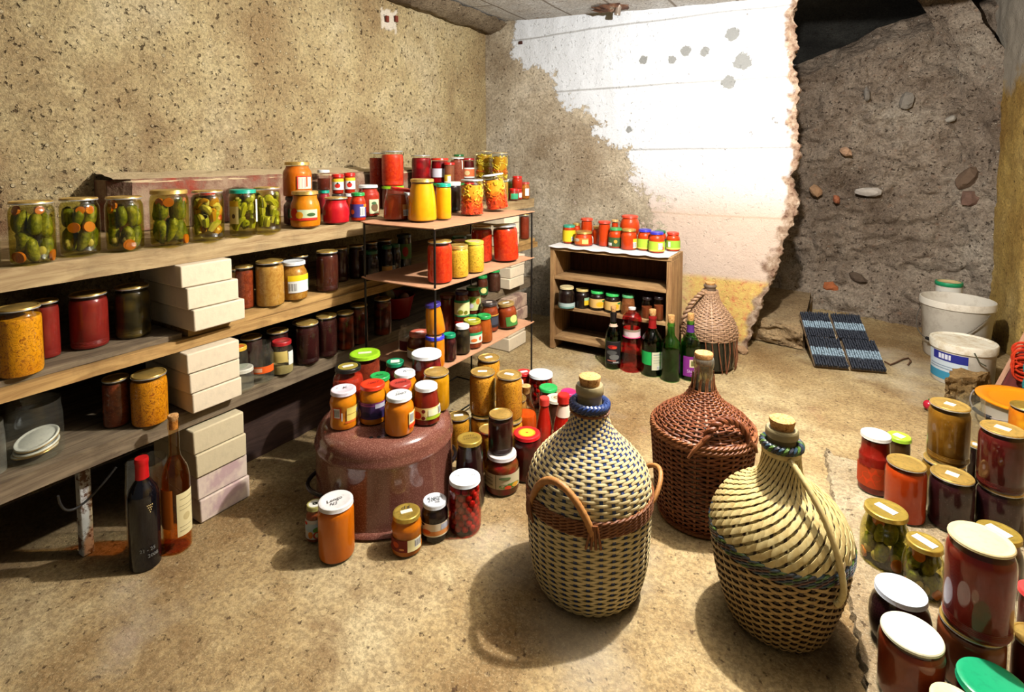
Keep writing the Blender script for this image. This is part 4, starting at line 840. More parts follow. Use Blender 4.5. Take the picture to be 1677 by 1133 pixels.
J('gc', (1560, 1614, 643, 762), SLAB, 'open clear glass jar beside the rough concrete chunk', shape='wide', lid=('none', GOLD), cont=None, name='glass_jar', dust_haze=.1, **r_)

# ---- bottles
GT = (140, 220, 146)
GB = 'bottles in front of the cabinet'
bottle('w1', (993, 1020, 500, 605), 0, 'green wine bottle with black and red picture label, leftmost by cabinet', GT, capsule=(26, 22, 24), wine=glassmat((110, 150, 90), .1, .05), capz=.82, neckband=(.74, .79, (206, 176, 150)), group=GB,
  lab=[('r', -62, 60, .1, .5, (60, 60, 58)), ('r', -58, 56, .115, .485, (28, 26, 28)), ('e', -5, .4, 34, .035, (170, 30, 24)), ('e', 10, .39, 18, .02, (220, 70, 40)), ('e', -10, .3, 38, .04, (84, 84, 82)), ('e', 10, .22, 36, .05, (110, 110, 106)), ('r', -40, 20, .15, .165, (200, 110, 90)), ('r', 0, 40, .125, .14, (190, 190, 185))])
SODA = [(0, .03), (.5, .012), (.8, 0), (.96, .02), (1, .07), (1, .16), (.93, .28), (.88, .42), (.86, .52), (.84, .545), (.80, .55), (.80, .68), (.84, .69), (.96, .74), (.98, .8), (.88, .87), (.55, .93), (.3, .955), (.29, .97), (.33, .972), (.33, 1)]
bottle('w2', (1016, 1051, 492, 610), 0, 'pink plastic bottle with white cap and waist band between green bottles', (248, 196, 204), prof=SODA, cork=False, wine=glassmat((246, 150, 164), .1, .1), wfill=.88, group=GB, name='plastic_bottle', capsule=(238, 230, 226), capz=.968,
  lab=[('r', -170, 170, .555, .675, (226, 200, 200)), ('r', -170, 170, .64, .675, (150, 130, 110)), ('e', -40, .6, 16, .02, (236, 226, 226)), ('r', -170, 170, .545, .556, (206, 60, 110))])
bottle('w3', (1049, 1084, 505, 617), 0, 'green wine bottle with red capsule and cream back label', GT, capsule=(150, 24, 26), capz=.79, wine=glassmat((70, 140, 70), .1, .05), wfill=.42, group=GB, neckband=(.8, .82, (220, 190, 170)),
  lab=[('r', 0, 62, .12, .42, (222, 218, 186)), ('r', 8, 54, .37, .385, (150, 160, 150)), ('r', 8, 54, .33, .336, (150, 150, 130)), ('r', 8, 54, .28, .286, (150, 150, 130)), ('r', 8, 54, .24, .246, (150, 150, 130)), ('b', 28, 50, .13, .19), ('r', -72, -3, .2, .42, (36, 176, 84))])  # opaque green patch paints the lit label back seen through the glass
bottle('w4', (1081, 1115, 515, 626), 0, 'unlabelled green wine bottle with tall cork', (140, 222, 146), wine=glassmat((110, 180, 100), .1, .05), wfill=.5, group=GB, corkout=.036)
bottle('w5', (1113, 1147, 512, 624), 0, 'green wine bottle with purple neck and purple label', GT, wine=glassmat((110, 170, 100), .1, .05), wfill=.6, group=GB, capsule=None, neckband=(.80, .93, (86, 40, 120)), corkout=.034,
  lab=[('r', -40, 70, .08, .42, (132, 44, 132)), ('r', -2, 46, .24, .37, (226, 214, 170)), ('r', 6, 30, .26, .35, (110, 110, 60)), ('t', 'Shiraz', 14, .17, .022, (230, 200, 230)), ('t', 'rose', 18, .125, .012, (220, 180, 220))])
BORD = [(0, .012), (.8, 0), (.97, .006), (1, .03), (1, .61), (.97, .67), (.86, .72), (.6, .77), (.42, .81), (.40, .83), (.38, .95), (.42, .955), (.42, .985), (.38, .99), (.38, 1)]
bottle('v1', (207, 265, 728, 938), 0, 'black wine bottle with bright red capsule and scratched date, left floor', (20, 24, 30), prof=BORD, cork=False, capsule=(196, 20, 24), capz=.815, solid=paint((12, 12, 18), .08, 0, .6, 'dark_glass'),
  lab=[('e', 22 + (c - 1.5 + .5 * rw) * 6, .60 - rw * .02, 1.8, .007, (206, 180, 120)) for rw in range(4) for c in range(4 - rw)] + [('t', '21 - 25', 8, .2, .013, (130, 130, 124)), ('t', '2008', 26, .14, .013, (130, 130, 124))])
TALL = [(0, .03), (.6, .02), (.85, 0), (.98, .006), (1, .03), (1, .50), (.98, .56), (.85, .63), (.6, .68), (.43, .72), (.38, .76), (.36, .93), (.42, .935), (.42, .97), (.38, .975), (.38, 1)]
bottle('v2', (262, 314, 674, 908), 0, 'tall amber rose wine bottle with cream label and cork beside block stack', (246, 226, 188), prof=TALL, wine=glassmat((250, 204, 128), .12, .04), wfill=.70, corkout=.014,
  lab=[('r', 0, 88, .13, .46, (232, 214, 160)), ('r', 12, 80, .41, .415, (150, 130, 90)), ('e', 40, .27, 16, .03, (206, 184, 130)), ('r', 10, 76, .36, .364, (170, 150, 104)), ('r', 10, 76, .33, .334, (170, 150, 104)), ('r', 10, 60, .2, .204, (170, 150, 104)), ('r', 10, 50, .17, .174, (170, 150, 104)), ('r', -88, -14, .2, .5, (206, 110, 30))])
VIN = [(0, .01), (.8, 0), (.96, .01), (1, .05), (1, .45), (.95, .55), (.78, .66), (.55, .76), (.45, .86), (.47, .9), (.47, .95), (.44, 1)]
bottle('x1', (850, 888, 631, 742), 0, 'clear bottle of orange sauce with cork in the floor cluster', (236, 232, 220), prof=VIN, wine=content('smooth', (226, 92, 20), (214, 76, 14)), wfill=.58, group='sauce bottles in the floor cluster', name='sauce_bottle', corkout=.012, corkcol=(196, 150, 70), lab=[('r', 50, 88, .1, .3, W_)])
KET = [(0, .01), (.8, 0), (.97, .02), (1, .06), (1, .3), (.92, .42), (.72, .6), (.55, .76), (.5, .8), (.5, .84), (.56, .845), (.56, .98), (.5, 1)]
bottle('x2', (872, 906, 636, 738), 0, 'red ketchup bottle with red cap and neck label in floor cluster', (250, 240, 240), prof=KET, wine=content('smooth', (216, 34, 20), (200, 26, 14)), wfill=.8, cork=False, capsule=(216, 40, 34), capz=.845, group='sauce bottles in the floor cluster', name='sauce_bottle', lab=[('r', -88, 88, .6, .8, (240, 214, 190)), ('r', -88, 88, .14, .3, (226, 110, 60))])
bottle('x3', (862, 890, 647, 738), 0, 'red capped ketchup bottle half hidden behind the corked sauce bottle', (250, 240, 240), prof=KET, wine=content('smooth', (206, 44, 26), (190, 30, 18)), wfill=.8, cork=False, capsule=(226, 70, 60), capz=.845, group='sauce bottles in the floor cluster', name='sauce_bottle')
# ------------------------------------------------------------------ setting: walls, floor, ceiling
fbm = lambda p, o=4: noise.fractal(Vector(p), 1.0, 2.0, o)
def attr(o, name, vals):
    a = o.data.attributes.new(name, 'FLOAT', 'POINT'); a.data.foreach_set('value', vals)

def concrete(name, base, dark, light, pebble=.5, bump=.5, scale=1.0, stain=None):
    n = N(name); v = n.coords((scale, scale, scale))
    big = n.noise(v, 1.7, 5, .6); mid = n.noise(v, 9, 6, .7); fine = n.noise(v, 75, 4, .75); vf = n.noise(v, 210, 3, .7)
    c = n.ramp(big, [(.34, lin(dark)), (.52, lin(base)), (.7, lin(light))])
    c = n.mix(n.math('MULTIPLY', n.ramp(mid, [(.42, (0, 0, 0, 1)), (.66, (1, 1, 1, 1))]), .55), c, lin(dark))
    c = n.mix(n.math('MULTIPLY', n.ramp(fine, [(.42, (1, 1, 1, 1)), (.58, (0, 0, 0, 1))]), .42), c, lin(tuple(int(x * .5) for x in dark)))
    c = n.mix(n.math('MULTIPLY', n.ramp(vf, [(.55, (0, 0, 0, 1)), (.7, (1, 1, 1, 1))]), .5), c, lin(light))
    vr = n.vor(v, 34); cell = n.ramp(vr.outputs['Distance'], [(.16, (1, 1, 1, 1)), (.24, (0, 0, 0, 1))])
    sel = n.ramp(vr.outputs['Color'], [(.62, (0, 0, 0, 1)), (.64, (1, 1, 1, 1))])
    pm = n.math('MULTIPLY', n.math('MULTIPLY', cell, sel), pebble)
    c = n.mix(pm, c, n.mix(vr.outputs['Color'], lin(dark), lin(light)))
    pit = n.ramp(n.noise(v, 48, 3, .6), [(.30, (1, 1, 1, 1)), (.38, (0, 0, 0, 1))])
    c = n.mix(n.math('MULTIPLY', pit, .75), c, lin((66, 44, 30)))
    hgt = n.math('ADD', n.math('ADD', n.math('MULTIPLY', mid, .6), n.math('MULTIPLY', fine, .5)), n.math('SUBTRACT', n.math('MULTIPLY', pm, .6), n.math('MULTIPLY', pit, .7)))
    return n, v, c, hgt

def fin(n, c, hgt, bump, rough=.92, dist=.02):
    n.bsdf(c, rough, 0, .2, n.bump(hgt, bump, dist)); return n.m

# left wall
n, v, c, hg = concrete('rough_concrete', (212, 190, 140), (166, 138, 96), (232, 214, 172), .7)
at = n.n('ShaderNodeAttribute'); at.attribute_name = 'plaster'
c = n.mix(at.outputs['Fac'], c, lin((226, 212, 190)))
st = n.noise(v, 3.2, 5, .65); mk = n.n('ShaderNodeAttribute'); mk.attribute_name = 'stain'
c = n.mix(n.math('MULTIPLY', n.math('MULTIPLY', n.ramp(st, [(.42, (0, 0, 0, 1)), (.6, (1, 1, 1, 1))]), mk.outputs['Fac']), .75), c, lin((110, 72, 48)))
m_left = fin(n, c, hg, 1.0)
def lw(a, b):
    y = -.7 + 4.1 * a; z = 0 + 2.25 * b
    d = fbm((y * 2.2, z * 2.2, 3.1)) * .012 + fbm((y * 14, z * 14, 8.1), 3) * .005
    return (d * (1 if y < 3.2 else .4), y, z)
mb = MB(); mb.grid(330, 190, lw)
o = mb.build('wall_left', m_left); tag(o, kind='structure')
pl = [onx(617, 12, 0), onx(655, 52, 0)]
pv, sv = [], []
for vt in o.data.vertices:
    y, z = vt.co.y, vt.co.z; w = 0.0
    cy, cz = (pl[0].y + pl[1].y) / 2, (pl[0].z + pl[1].z) / 2; q = fbm((y * 22, z * 22, 1)) * .02
    if abs(y - cy) < .055 + q and abs(z - cz) < .058 + q * 1.2: w = 1.0
    pv.append(w)
    sv.append(max(0, min(1, (1.42 - z) * 2.2)) * (.65 + .5 * max(0, 1 - abs(y - .72) * 2.2)))
attr(o, 'plaster', pv); attr(o, 'stain', sv)
# two small sockets cut in the white plaster patch
for k, px in enumerate((634, 649)):
    p = onx(px, 31, .012); mb = MB(); mb.box(-.004, .006, -.0105, .0105, -.017, .017)
    mb.build('trim_%d' % (k + 4), paint((112, 44, 26), .9), loc=(p.x, p.y, p.z))['kind'] = 'structure'

# ledge along the left wall
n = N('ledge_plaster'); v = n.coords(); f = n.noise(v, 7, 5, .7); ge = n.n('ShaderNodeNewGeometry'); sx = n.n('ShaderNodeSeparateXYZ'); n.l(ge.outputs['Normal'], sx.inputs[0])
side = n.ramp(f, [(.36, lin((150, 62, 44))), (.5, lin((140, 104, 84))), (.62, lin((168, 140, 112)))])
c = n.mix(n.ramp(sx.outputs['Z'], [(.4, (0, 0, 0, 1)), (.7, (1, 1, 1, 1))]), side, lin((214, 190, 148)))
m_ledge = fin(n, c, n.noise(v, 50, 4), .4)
y0 = onx(192, 300, .17).y; 
mb = MB()
def lg(a, b):
    y = y0 + a * 1.75; t = b * 5; j = fbm((y * 8, t * 3, 2)) * .006
    k = min(a * 40, 1)
    if t < 2: return ((.17 + j) * (.55 + .45 * k), y, .846 + (.165 + j) * t / 2)
    if t < 3: return ((.17 - .012 * (t - 2) + j) * (.55 + .45 * k), y, 1.011 + .012 * (t - 2) + j)
    return ((.158 - .158 * (t - 3) / 2) + .005, y, 1.025 + .01 * (t - 3) + j)
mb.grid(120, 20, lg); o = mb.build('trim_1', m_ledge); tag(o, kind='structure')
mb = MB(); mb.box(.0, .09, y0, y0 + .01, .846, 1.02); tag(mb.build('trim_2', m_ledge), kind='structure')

# back wall with broken right edge
YB = 3.3
edge_px = [(1300, -60), (1304, 40), (1300, 90), (1308, 140), (1303, 200), (1308, 260), (1297, 300), (1303, 335), (1290, 385), (1268, 440), (1258, 480), (1238, 520), (1228, 560), (1206, 600)]
edge = sorted([(ony(x, y, YB).z, ony(x, y, YB).x) for x, y in edge_px])
def xe(z):
    if z <= edge[0][0]: return edge[0][1]
    for (z0, x0), (z1, x1) in zip(edge, edge[1:]):
        if z0 <= z <= z1: return x0 + (x1 - x0) * (z - z0) / (z1 - z0)
    return edge[-1][1]
NU, NE, NV = 230, 26, 230
def bw(a, b):
    z = -.02 + 2.35 * b; i = a * (NU + NE); j = fbm((z * 9, 2.0, .5)) * .02 + fbm((z * 34, 7.0, .5), 3) * .012
    x1 = xe(z) + j
    rough = fbm((i * .05, z * 3, 4)) * .006
    if i <= NU:
        x = x1 * i / NU; w = max(0, (x - x1 + .05) / .05)
        return (x, YB + rough + w * w * (.012 + .016 * fbm((x * 24, z * 24, 9))), z)
    t = (i - NU) / NE
    return (x1 + .008 * sin(t * 3) + .020 * fbm((t * 4, z * 20, 12)) - .05 * t, YB + .012 + t * .24, z)
n, v, c, hg = concrete('peeling_plaster', (212, 196, 168), (158, 138, 110), (236, 224, 202), .5)
aw = n.n('ShaderNodeAttribute'); aw.attribute_name = 'white'; ao = n.n('ShaderNodeAttribute'); ao.attribute_name = 'ochre'; ae = n.n('ShaderNodeAttribute'); ae.attribute_name = 'broken'
nz = n.noise(v, 4.5, 9, .74); nz2 = n.noise(v, 30, 4, .7)
sm = n.math('ADD', aw.outputs['Fac'], n.math('MULTIPLY', n.math('SUBTRACT', nz, .5), 2.6))
msk = n.ramp(sm, [(.47, (0, 0, 0, 1)), (.53, (1, 1, 1, 1))])
spk = n.math('ADD', n.ramp(n.noise(v, 26, 5, .75), [(.31, (1, 1, 1, 1)), (.36, (0, 0, 0, 1))]), n.ramp(n.noise(v, 8, 7, .78), [(.31, (1, 1, 1, 1)), (.35, (0, 0, 0, 1))]))
seam = n.n('ShaderNodeTexWave', Scale=.82, Distortion=.5); seam.bands_direction = 'Z'; seam.inputs['Detail'].default_value = 3; n.l(v, seam.inputs['Vector'])
sl = n.ramp(seam.outputs['Fac'], [(.0, (1, 1, 1, 1)), (.004, (0, 0, 0, 1))])
wcol = n.mix(n.math('MULTIPLY', n.math('ADD', spk, n.math('MULTIPLY', sl, .7)), .8), lin((228, 230, 232)), lin((122, 114, 102)))
pk = n.n('ShaderNodeAttribute'); pk.attribute_name = 'pink'
wcol = n.mix(pk.outputs['Fac'], wcol, lin((214, 178, 146)))
c = n.mix(msk, c, wcol)
och = n.ramp(nz2, [(.38, lin((226, 196, 110))), (.55, lin((222, 176, 104))), (.68, lin((212, 128, 84)))])
c = n.mix(ao.outputs['Fac'], c, och)
asp = n.n('ShaderNodeAttribute'); asp.attribute_name = 'spots'
c = n.mix(n.ramp(n.math('ADD', asp.outputs['Fac'], n.math('MULTIPLY', n.math('SUBTRACT', nz2, .5), .8)), [(.45, (0, 0, 0, 1)), (.52, (1, 1, 1, 1))]), c, lin((146, 146, 142)))
bro = n.ramp(n.noise(v, 24, 5, .7), [(.35, lin((120, 88, 70))), (.55, lin((172, 146, 122))), (.7, lin((206, 186, 166)))])
c = n.mix(ae.outputs['Fac'], c, bro)
m_back = fin(n, c, n.math('ADD', hg, n.math('MULTIPLY', msk, .25)), .55)
mb = MB(); mb.grid(NU + NE, NV, bw); o = mb.build('wall_back', m_back, angle=70); tag(o, kind='structure')
bnd = sorted([(ony(x, y, YB).z, ony(x, y, YB).x) for x, y in [(835, 20), (835, 80), (890, 120), (940, 165), (985, 205), (1030, 240), (1055, 275), (1075, 320), (1085, 380), (1105, 420)]])
def xb(z):
    if z <= bnd[0][0]: return bnd[0][1]
    for (z0, x0), (z1, x1) in zip(bnd, bnd[1:]):
        if z0 <= z <= z1: return x0 + (x1 - x0) * (z - z0) / max(z1 - z0, 1e-6)
    return bnd[-1][1]
spots = [(ony(x, y, YB), r) for x, y, r in [(1199, 56, .036), (1216, 101, .046), (1193, 134, .036), (1053, 98, .026), (1100, 98, .024), (1123, 83, .03), (1154, 84, .028), (1030, 212, .02)]]
zo = ony(1180, 455, YB).z; zpk = ony(1180, 270, YB).z
wv, ov, ev, sp, pkv = [], [], [], [], []
for i, vt in enumerate(o.data.vertices):
    x, y, z = vt.co; col = i % (NU + NE + 1)
    wv.append(max(0, min(1.25, .5 + (x - xb(z)) * 2.2)))
    e = 1.0 if col > NU else max(0, min(1, (x - xe(z) + .05 + fbm((x * 12, z * 12, 3)) * .05) / .02))
    ev.append(e)
    q = max(0, min(1, (zo - z) / .03 + .5)) * max(0, min(1, (x - 1.25) * 4)); ov.append(q)
    pkv.append(max(0, min(1, (zpk - z) / .3)) * .75)
    s = 0
    for pnt, r in spots: s = max(s, 1 - sqrt((x - pnt.x) ** 2 + (z - pnt.z) ** 2) / (2 * r))
    sp.append(max(0, s))
attr(o, 'white', wv); attr(o, 'ochre', ov); attr(o, 'broken', ev); attr(o, 'spots', sp); attr(o, 'pink', pkv)
p = ony(853, 70, YB); mb = MB(); mb.box(-.012, .012, -.004, .01, -.01, .01); tag(mb.build('trim_6', paint((70, 34, 24), .9), loc=(p.x, p.y - .005, p.z)), kind='structure')

# recess wall of old conglomerate
n, v, c, hg = concrete('conglomerate', (186, 166, 144), (122, 102, 84), (216, 200, 178), 1.0)
c = n.mix(n.math('MULTIPLY', n.ramp(n.vor(v, 13).outputs['Distance'], [(.0, (1, 1, 1, 1)), (.2, (0, 0, 0, 1))]), .3), c, lin((176, 120, 84)))
m_rec = fin(n, c, n.math('ADD', hg, n.math('MULTIPLY', n.vor(v, 17).outputs['Distance'], -.8)), 1.0, .92, .03)
YR = 4.45
topz = sorted([(ony(x, y, YR).x, ony(x, y, YR).z) for x, y in [(1180, 150), (1320, 95), (1400, 62), (1440, 40), (1500, 22), (1600, -10), (1700, -60)]])
def zt(x):
    if x <= topz[0][0]: return topz[0][1]
    for (a, za), (b, zb_) in zip(topz, topz[1:]):
        if a <= x <= b: return za + (zb_ - za) * (x - a) / (b - a)
    return topz[-1][1]
def rw(a, b):
    x = 1.15 + 2.2 * a; z = -.02 + (zt(x) + .02) * b
    d = fbm((x * 2.5, z * 2.5, 5.5), 5) * .055 + fbm((x * 10, z * 13, 2.2), 5) * .034 + max(0, fbm((x * 5, z * 9, 9.2), 3)) * .05
    lo = max(0, (.35 - z)) * .5
    return (x, YR - .02 - d * 1.0 - lo + max(0, b - .93) * 2.0, z)
mb = MB(); mb.grid(220, 200, rw); o_rec = mb.build('wall_recess', m_rec, angle=80); tag(o_rec, kind='structure')
def chip(px, py, size, colr, name, seed, y=YR - .045, parent=None):
    p = ony(px, py, y); bm = bmesh.new(); bmesh.ops.create_icosphere(bm, subdivisions=2, radius=1)
    for vv in bm.verts:
        k = 1 + .35 * noise.noise(vv.co * 1.6 + Vector((seed, 0, 0)))
        vv.co = Vector((round(vv.co.x * k * 2.2) / 2.2 * .4 + vv.co.x * k * .6, vv.co.y * k, round(vv.co.z * k * 2.2) / 2.2 * .4 + vv.co.z * k * .6)); vv.co = Vector((vv.co.x * size[0], vv.co.y * size[1], vv.co.z * size[2]))
    me = bpy.data.meshes.new(name); bm.to_mesh(me); bm.free()
    n_ = N('stone'); vv_ = n_.coords(); n_.bsdf(n_.mix(n_.noise(vv_, 30, 4), lin(tuple(int(x * .75) for x in colr)), lin(colr)), .9, 0, .2, n_.bump(n_.noise(vv_, 60, 4), .4, .01)); me.materials.append(n_.m)
    o = bpy.data.objects.new(name, me); COL.objects.link(o); o.location = p; o.rotation_euler = (.1, seed * .3, 0)
    if parent: o.parent = parent
    return o
for px, py, s_, colr, sd in [(1360, 470, (.05, .03, .035), (206, 120, 74), 1), (1423, 314, (.085, .03, .03), (214, 202, 188), 0), (1385, 248, (.038, .03, .03), (212, 168, 132), 2), (1336, 312, (.05, .03, .035), (190, 148, 110), 3),
                         (1370, 326, (.03, .03, .02), (196, 120, 84), 4), (1420, 155, (.045, .03, .02), (150, 140, 128), 5), (1485, 165, (.06, .03, .04), (160, 150, 136), 6), (1583, 292, (.075, .04, .045), (128, 104, 84), 7), (1590, 325, (.05, .04, .05), (140, 108, 92), 8),
                         (1557, 195, (.03, .02, .02), (190, 180, 165), 9), (1340, 490, (.08, .04, .03), (120, 96, 76), 10), (1378, 492, (.07, .04, .028), (112, 88, 70), 11), (1405, 455, (.06, .03, .03), (110, 92, 76), 12), (1385, 506, (.05, .04, .025), (120, 96, 72), 13)]:
    chip(px, py, s_, colr, 'embedded_stone', sd, parent=o_rec, y=YR - .085)

# right wall in yellow ochre render
n, v, c, hg = concrete('ochre_render', (206, 170, 92), (166, 126, 62), (222, 190, 120), .4)
ag = n.n('ShaderNodeAttribute'); ag.attribute_name = 'grey'
c = n.mix(n.ramp(n.math('ADD', ag.outputs['Fac'], n.math('MULTIPLY', n.math('SUBTRACT', n.noise(v, 4, 5, .65), .5), .9)), [(.42, (0, 0, 0, 1)), (.6, (1, 1, 1, 1))]), c, lin((172, 160, 142)))
m_right = fin(n, c, hg, .5)
path = [(3.00, 4.75), (3.02, 4.36), (3.04, 4.1), (3.06, 3.85), (3.5, 3.45), (3.7, 2.6), (3.7, -.7)]
L = [0]
for a, b in zip(path, path[1:]): L.append(L[-1] + sqrt((a[0] - b[0]) ** 2 + (a[1] - b[1]) ** 2))
def rwall(a, b):
    s = (a ** 1.6) * L[-1]; z = 2.4 * b
    for k in range(len(path) - 1):
        if s <= L[k + 1] + 1e-6:
            t = (s - L[k]) / (L[k + 1] - L[k]); x = path[k][0] + (path[k + 1][0] - path[k][0]) * t; y = path[k][1] + (path[k + 1][1] - path[k][1]) * t; break
    d = fbm((y * 3, z * 3, 1.5)) * .012 + fbm((y * 16, z * 16, 6), 3) * .006
    return (x + d, y, z)
mb = MB(); mb.grid(200, 130, rwall); o = mb.build('wall_right', m_right, angle=80, ); tag(o, kind='structure')
attr(o, 'grey', [max(0, min(1, (vt.co.z - 1.30) * 2.2)) for vt in o.data.vertices])
# broken concrete shoulder where recess meets the ochre wall
def sh(a, b):
    z = .25 + 1.85 * b; t = a
    j = fbm((z * 8, t * 3, 2.5)) * .045
    topw = max(0, z - 1.62) * .55
    x = 2.86 - topw + t * .22 + j * .6; y = 4.40 - .10 * sin(t * pi * .5) + j * .6
    return (x, y - topw * .2, z)
mb = MB(); mb.grid(16, 150, sh, flip=False); tag(mb.build('trim_3', m_rec, angle=80), kind='structure')

# ceiling of white boards
n, v, c, hg = concrete('whitewashed_ceiling', (234, 230, 222), (206, 194, 178), (244, 242, 238), .15)
br = n.n('ShaderNodeTexBrick'); br.offset = .5
tc = n.n('ShaderNodeTexCoord'); mp = n.n('ShaderNodeMapping'); mp.inputs['Rotation'].default_value = (0, 0, radians(90)); n.l(tc.outputs['Object'], mp.inputs['Vector']); n.l(mp.outputs['Vector'], br.inputs['Vector'])
for k, vv in (('Scale', 1.0), ('Mortar Size', .008), ('Brick Width', 1.15), ('Row Height', .34)): br.inputs[k].default_value = vv
c = n.mix(n.math('MULTIPLY', br.outputs['Fac'], .75), c, lin((120, 104, 84)))
pe = n.ramp(n.noise(v, 5.5, 6, .75), [(.60, (0, 0, 0, 1)), (.64, (1, 1, 1, 1))])
c = n.mix(n.math('MULTIPLY', pe, .8), c, lin((150, 118, 88)))
m_ceil = fin(n, c, n.math('SUBTRACT', hg, n.math('ADD', br.outputs['Fac'], pe)), .5)
def ce(a, b):
    x = -.05 + 2.6 * a; y = -.7 + 4.02 * b
    return (x, y, 2.06 - .055 * x + fbm((x * 2, y * 2, 7)) * .008)
mb = MB(); mb.grid(110, 150, ce, flip=True); tag(mb.build('ceiling', m_ceil), kind='structure')
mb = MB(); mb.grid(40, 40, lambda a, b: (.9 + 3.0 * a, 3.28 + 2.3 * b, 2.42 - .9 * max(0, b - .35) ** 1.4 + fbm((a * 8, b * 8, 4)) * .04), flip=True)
n, v, c, hg = concrete('dark_void', (74, 72, 66), (50, 48, 46), (100, 98, 90), .5); tag(mb.build('ceiling_recess', fin(n, c, hg, .8)), kind='structure')  # dark albedo stands in for the unlit void above the recess
# rough dark beam in the ceiling corner along the left wall
n, v, c, hg = concrete('rough_beam', (150, 132, 106), (106, 88, 68), (186, 168, 138), .7); m_beam = fin(n, c, hg, .9)
def cb(a, b):
    y = -.7 + 4.0 * a; t = b; j = fbm((y * 6, t * 3, 3)) * .016
    return ((.0 + .19 * t) + j, y, 1.985 + .055 * t + j - .03 * sin(pi * t))
mb = MB(); mb.grid(160, 8, cb, flip=True); tag(mb.build('trim_7', m_beam), kind='structure')
# broken hole with rusty pipe stub in the ceiling
pc = onz(1000, 22, 2.0)
for t_ in range(1):
    p = ony(1000, 22, 3.16); zc = 2.06 - .055 * p.x
    mb = MB()
    def hole(a, b):
        th = 2 * pi * a; r = .10 * b * (1 + .25 * fbm((cos(th) * 2, sin(th) * 2, 1)))
        return (p.x + r * cos(th) * 1.2, p.y + r * sin(th) * .8, zc - .004 - .03 * (1 - b) + .012 * fbm((cos(th) * b * 3, sin(th) * b * 3, 5)))
    mb.grid(40, 8, hole, flip=True)
    n = N('rust_hole'); v = n.coords(); n.bsdf(n.ramp(n.noise(v, 16, 4), [(.35, lin((64, 36, 24))), (.55, lin((122, 84, 60))), (.7, lin((170, 150, 128)))]), .9)
    tag(mb.build('trim_8', n.m), kind='structure')
    mb = MB(); mb.lathe([(0, .0), (.017, 0), (.019, .002), (.019, .012), (.0175, .014), (.0175, .09)], 20)
    q = empty('pipe_stub', (p.x + .045, p.y - .01, zc - .06)); q.rotation_euler = (radians(8), radians(14), 0)
    mb.build('pipe', lidmat((150, 134, 118), .3), q)
    mb = MB(); mb.lathe([(.0, -.001), (.016, -.001)], 16); mb.build('pipe_bore', paint((50, 30, 22), .9), q)
    tag(q, 'short rusty pipe stub poking from a broken hole in the ceiling', 'pipe')

# floor
n, v, c, hg = concrete('worn_floor', (192, 165, 117), (142, 111, 70), (218, 197, 152), .25)
rs = n.ramp(n.noise(v, 2.6, 5, .7), [(.62, (0, 0, 0, 1)), (.72, (1, 1, 1, 1))]); c = n.mix(n.math('MULTIPLY', rs, .35), c, lin((160, 96, 78)))
dk = n.ramp(n.noise(v, 3.7, 6, .72, .8), [(.52, (0, 0, 0, 1)), (.70, (1, 1, 1, 1))]); c = n.mix(n.math('MULTIPLY', dk, .62), c, lin((108, 78, 48)))
gy = n.ramp(n.noise(v, 1.3, 4, .6), [(.56, (0, 0, 0, 1)), (.68, (1, 1, 1, 1))]); c = n.mix(n.math('MULTIPLY', gy, .45), c, lin((196, 186, 164)))
df = n.n('ShaderNodeAttribute'); df.attribute_name = 'left_tone'
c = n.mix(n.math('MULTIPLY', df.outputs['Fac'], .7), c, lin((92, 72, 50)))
m_floor = fin(n, c, hg, .45, .85)
def fl(a, b):
    x = -.1 + 3.8 * a; y = -.9 + 5.6 * b
    rise = max(0, y - 4.05) * max(0, min(1, (x - 1.6) * 2)) * .15
    return (x, y, -.0015 + fbm((x * 5, y * 5, 1)) * .0015 + rise)
mb = MB(); mb.grid(200, 260, fl); o = mb.build('floor', m_floor); tag(o, kind='structure')
attr(o, 'left_tone', [max(0, min(1, (.50 - vt.co.x + .12 * fbm((vt.co.x * 5, vt.co.y * 5, 2))) * 5)) for vt in o.data.vertices])  # floor colour goes darker brown towards the left wall
# raised slab with a crumbled edge under the right hand jars
ed = [onz(x, y, SLAB) for x, y in [(1352, 735), (1362, 790), (1372, 850), (1386, 920), (1398, 1000), (1412, 1080), (1432, 1180), (1470, 1330)]]
ed = sorted([(p.y, p.x) for p in ed])
def xs(y):
    for (a, xa), (b, xb_) in zip(ed, ed[1:]):
        if a <= y <= b: return xa + (xb_ - xa) * (y - a) / (b - a)
    return ed[0][1] if y < ed[0][0] else ed[-1][1]
ymax = ed[-1][0]
def slab(a, b):
    y = ed[0][0] - .3 + (ymax + .02 - ed[0][0] + .3) * b; i = a * 84
    x0 = xs(y) + .012 * fbm((y * 14, 1, 1)) + .01 * fbm((y * 45, 2, 2), 3)
    if i <= 4: return (x0 - .004 + i * .0015 + .004 * fbm((y * 30, i, 3)), y, -.004 + (SLAB - .004 + .004) * i / 4)
    x = x0 + (3.7 - x0) * (i - 4) / 80
    endr = max(0, 1 - (ymax + .02 - y) / .05)
    return (x, y, SLAB - .0035 * max(0, 1 - (i - 4) / 3) + fbm((x * 6, y * 6, 3)) * .0012 - .001 - endr * (SLAB + .004))
n, v, c, hg = concrete('pale_slab', (196, 176, 140), (152, 126, 90), (220, 206, 176), .3)
m_slab = fin(n, c, hg, .7, .85)
mb = MB(); mb.grid(84, 160, slab); tag(mb.build('floor_slab', m_slab, angle=60), kind='structure')
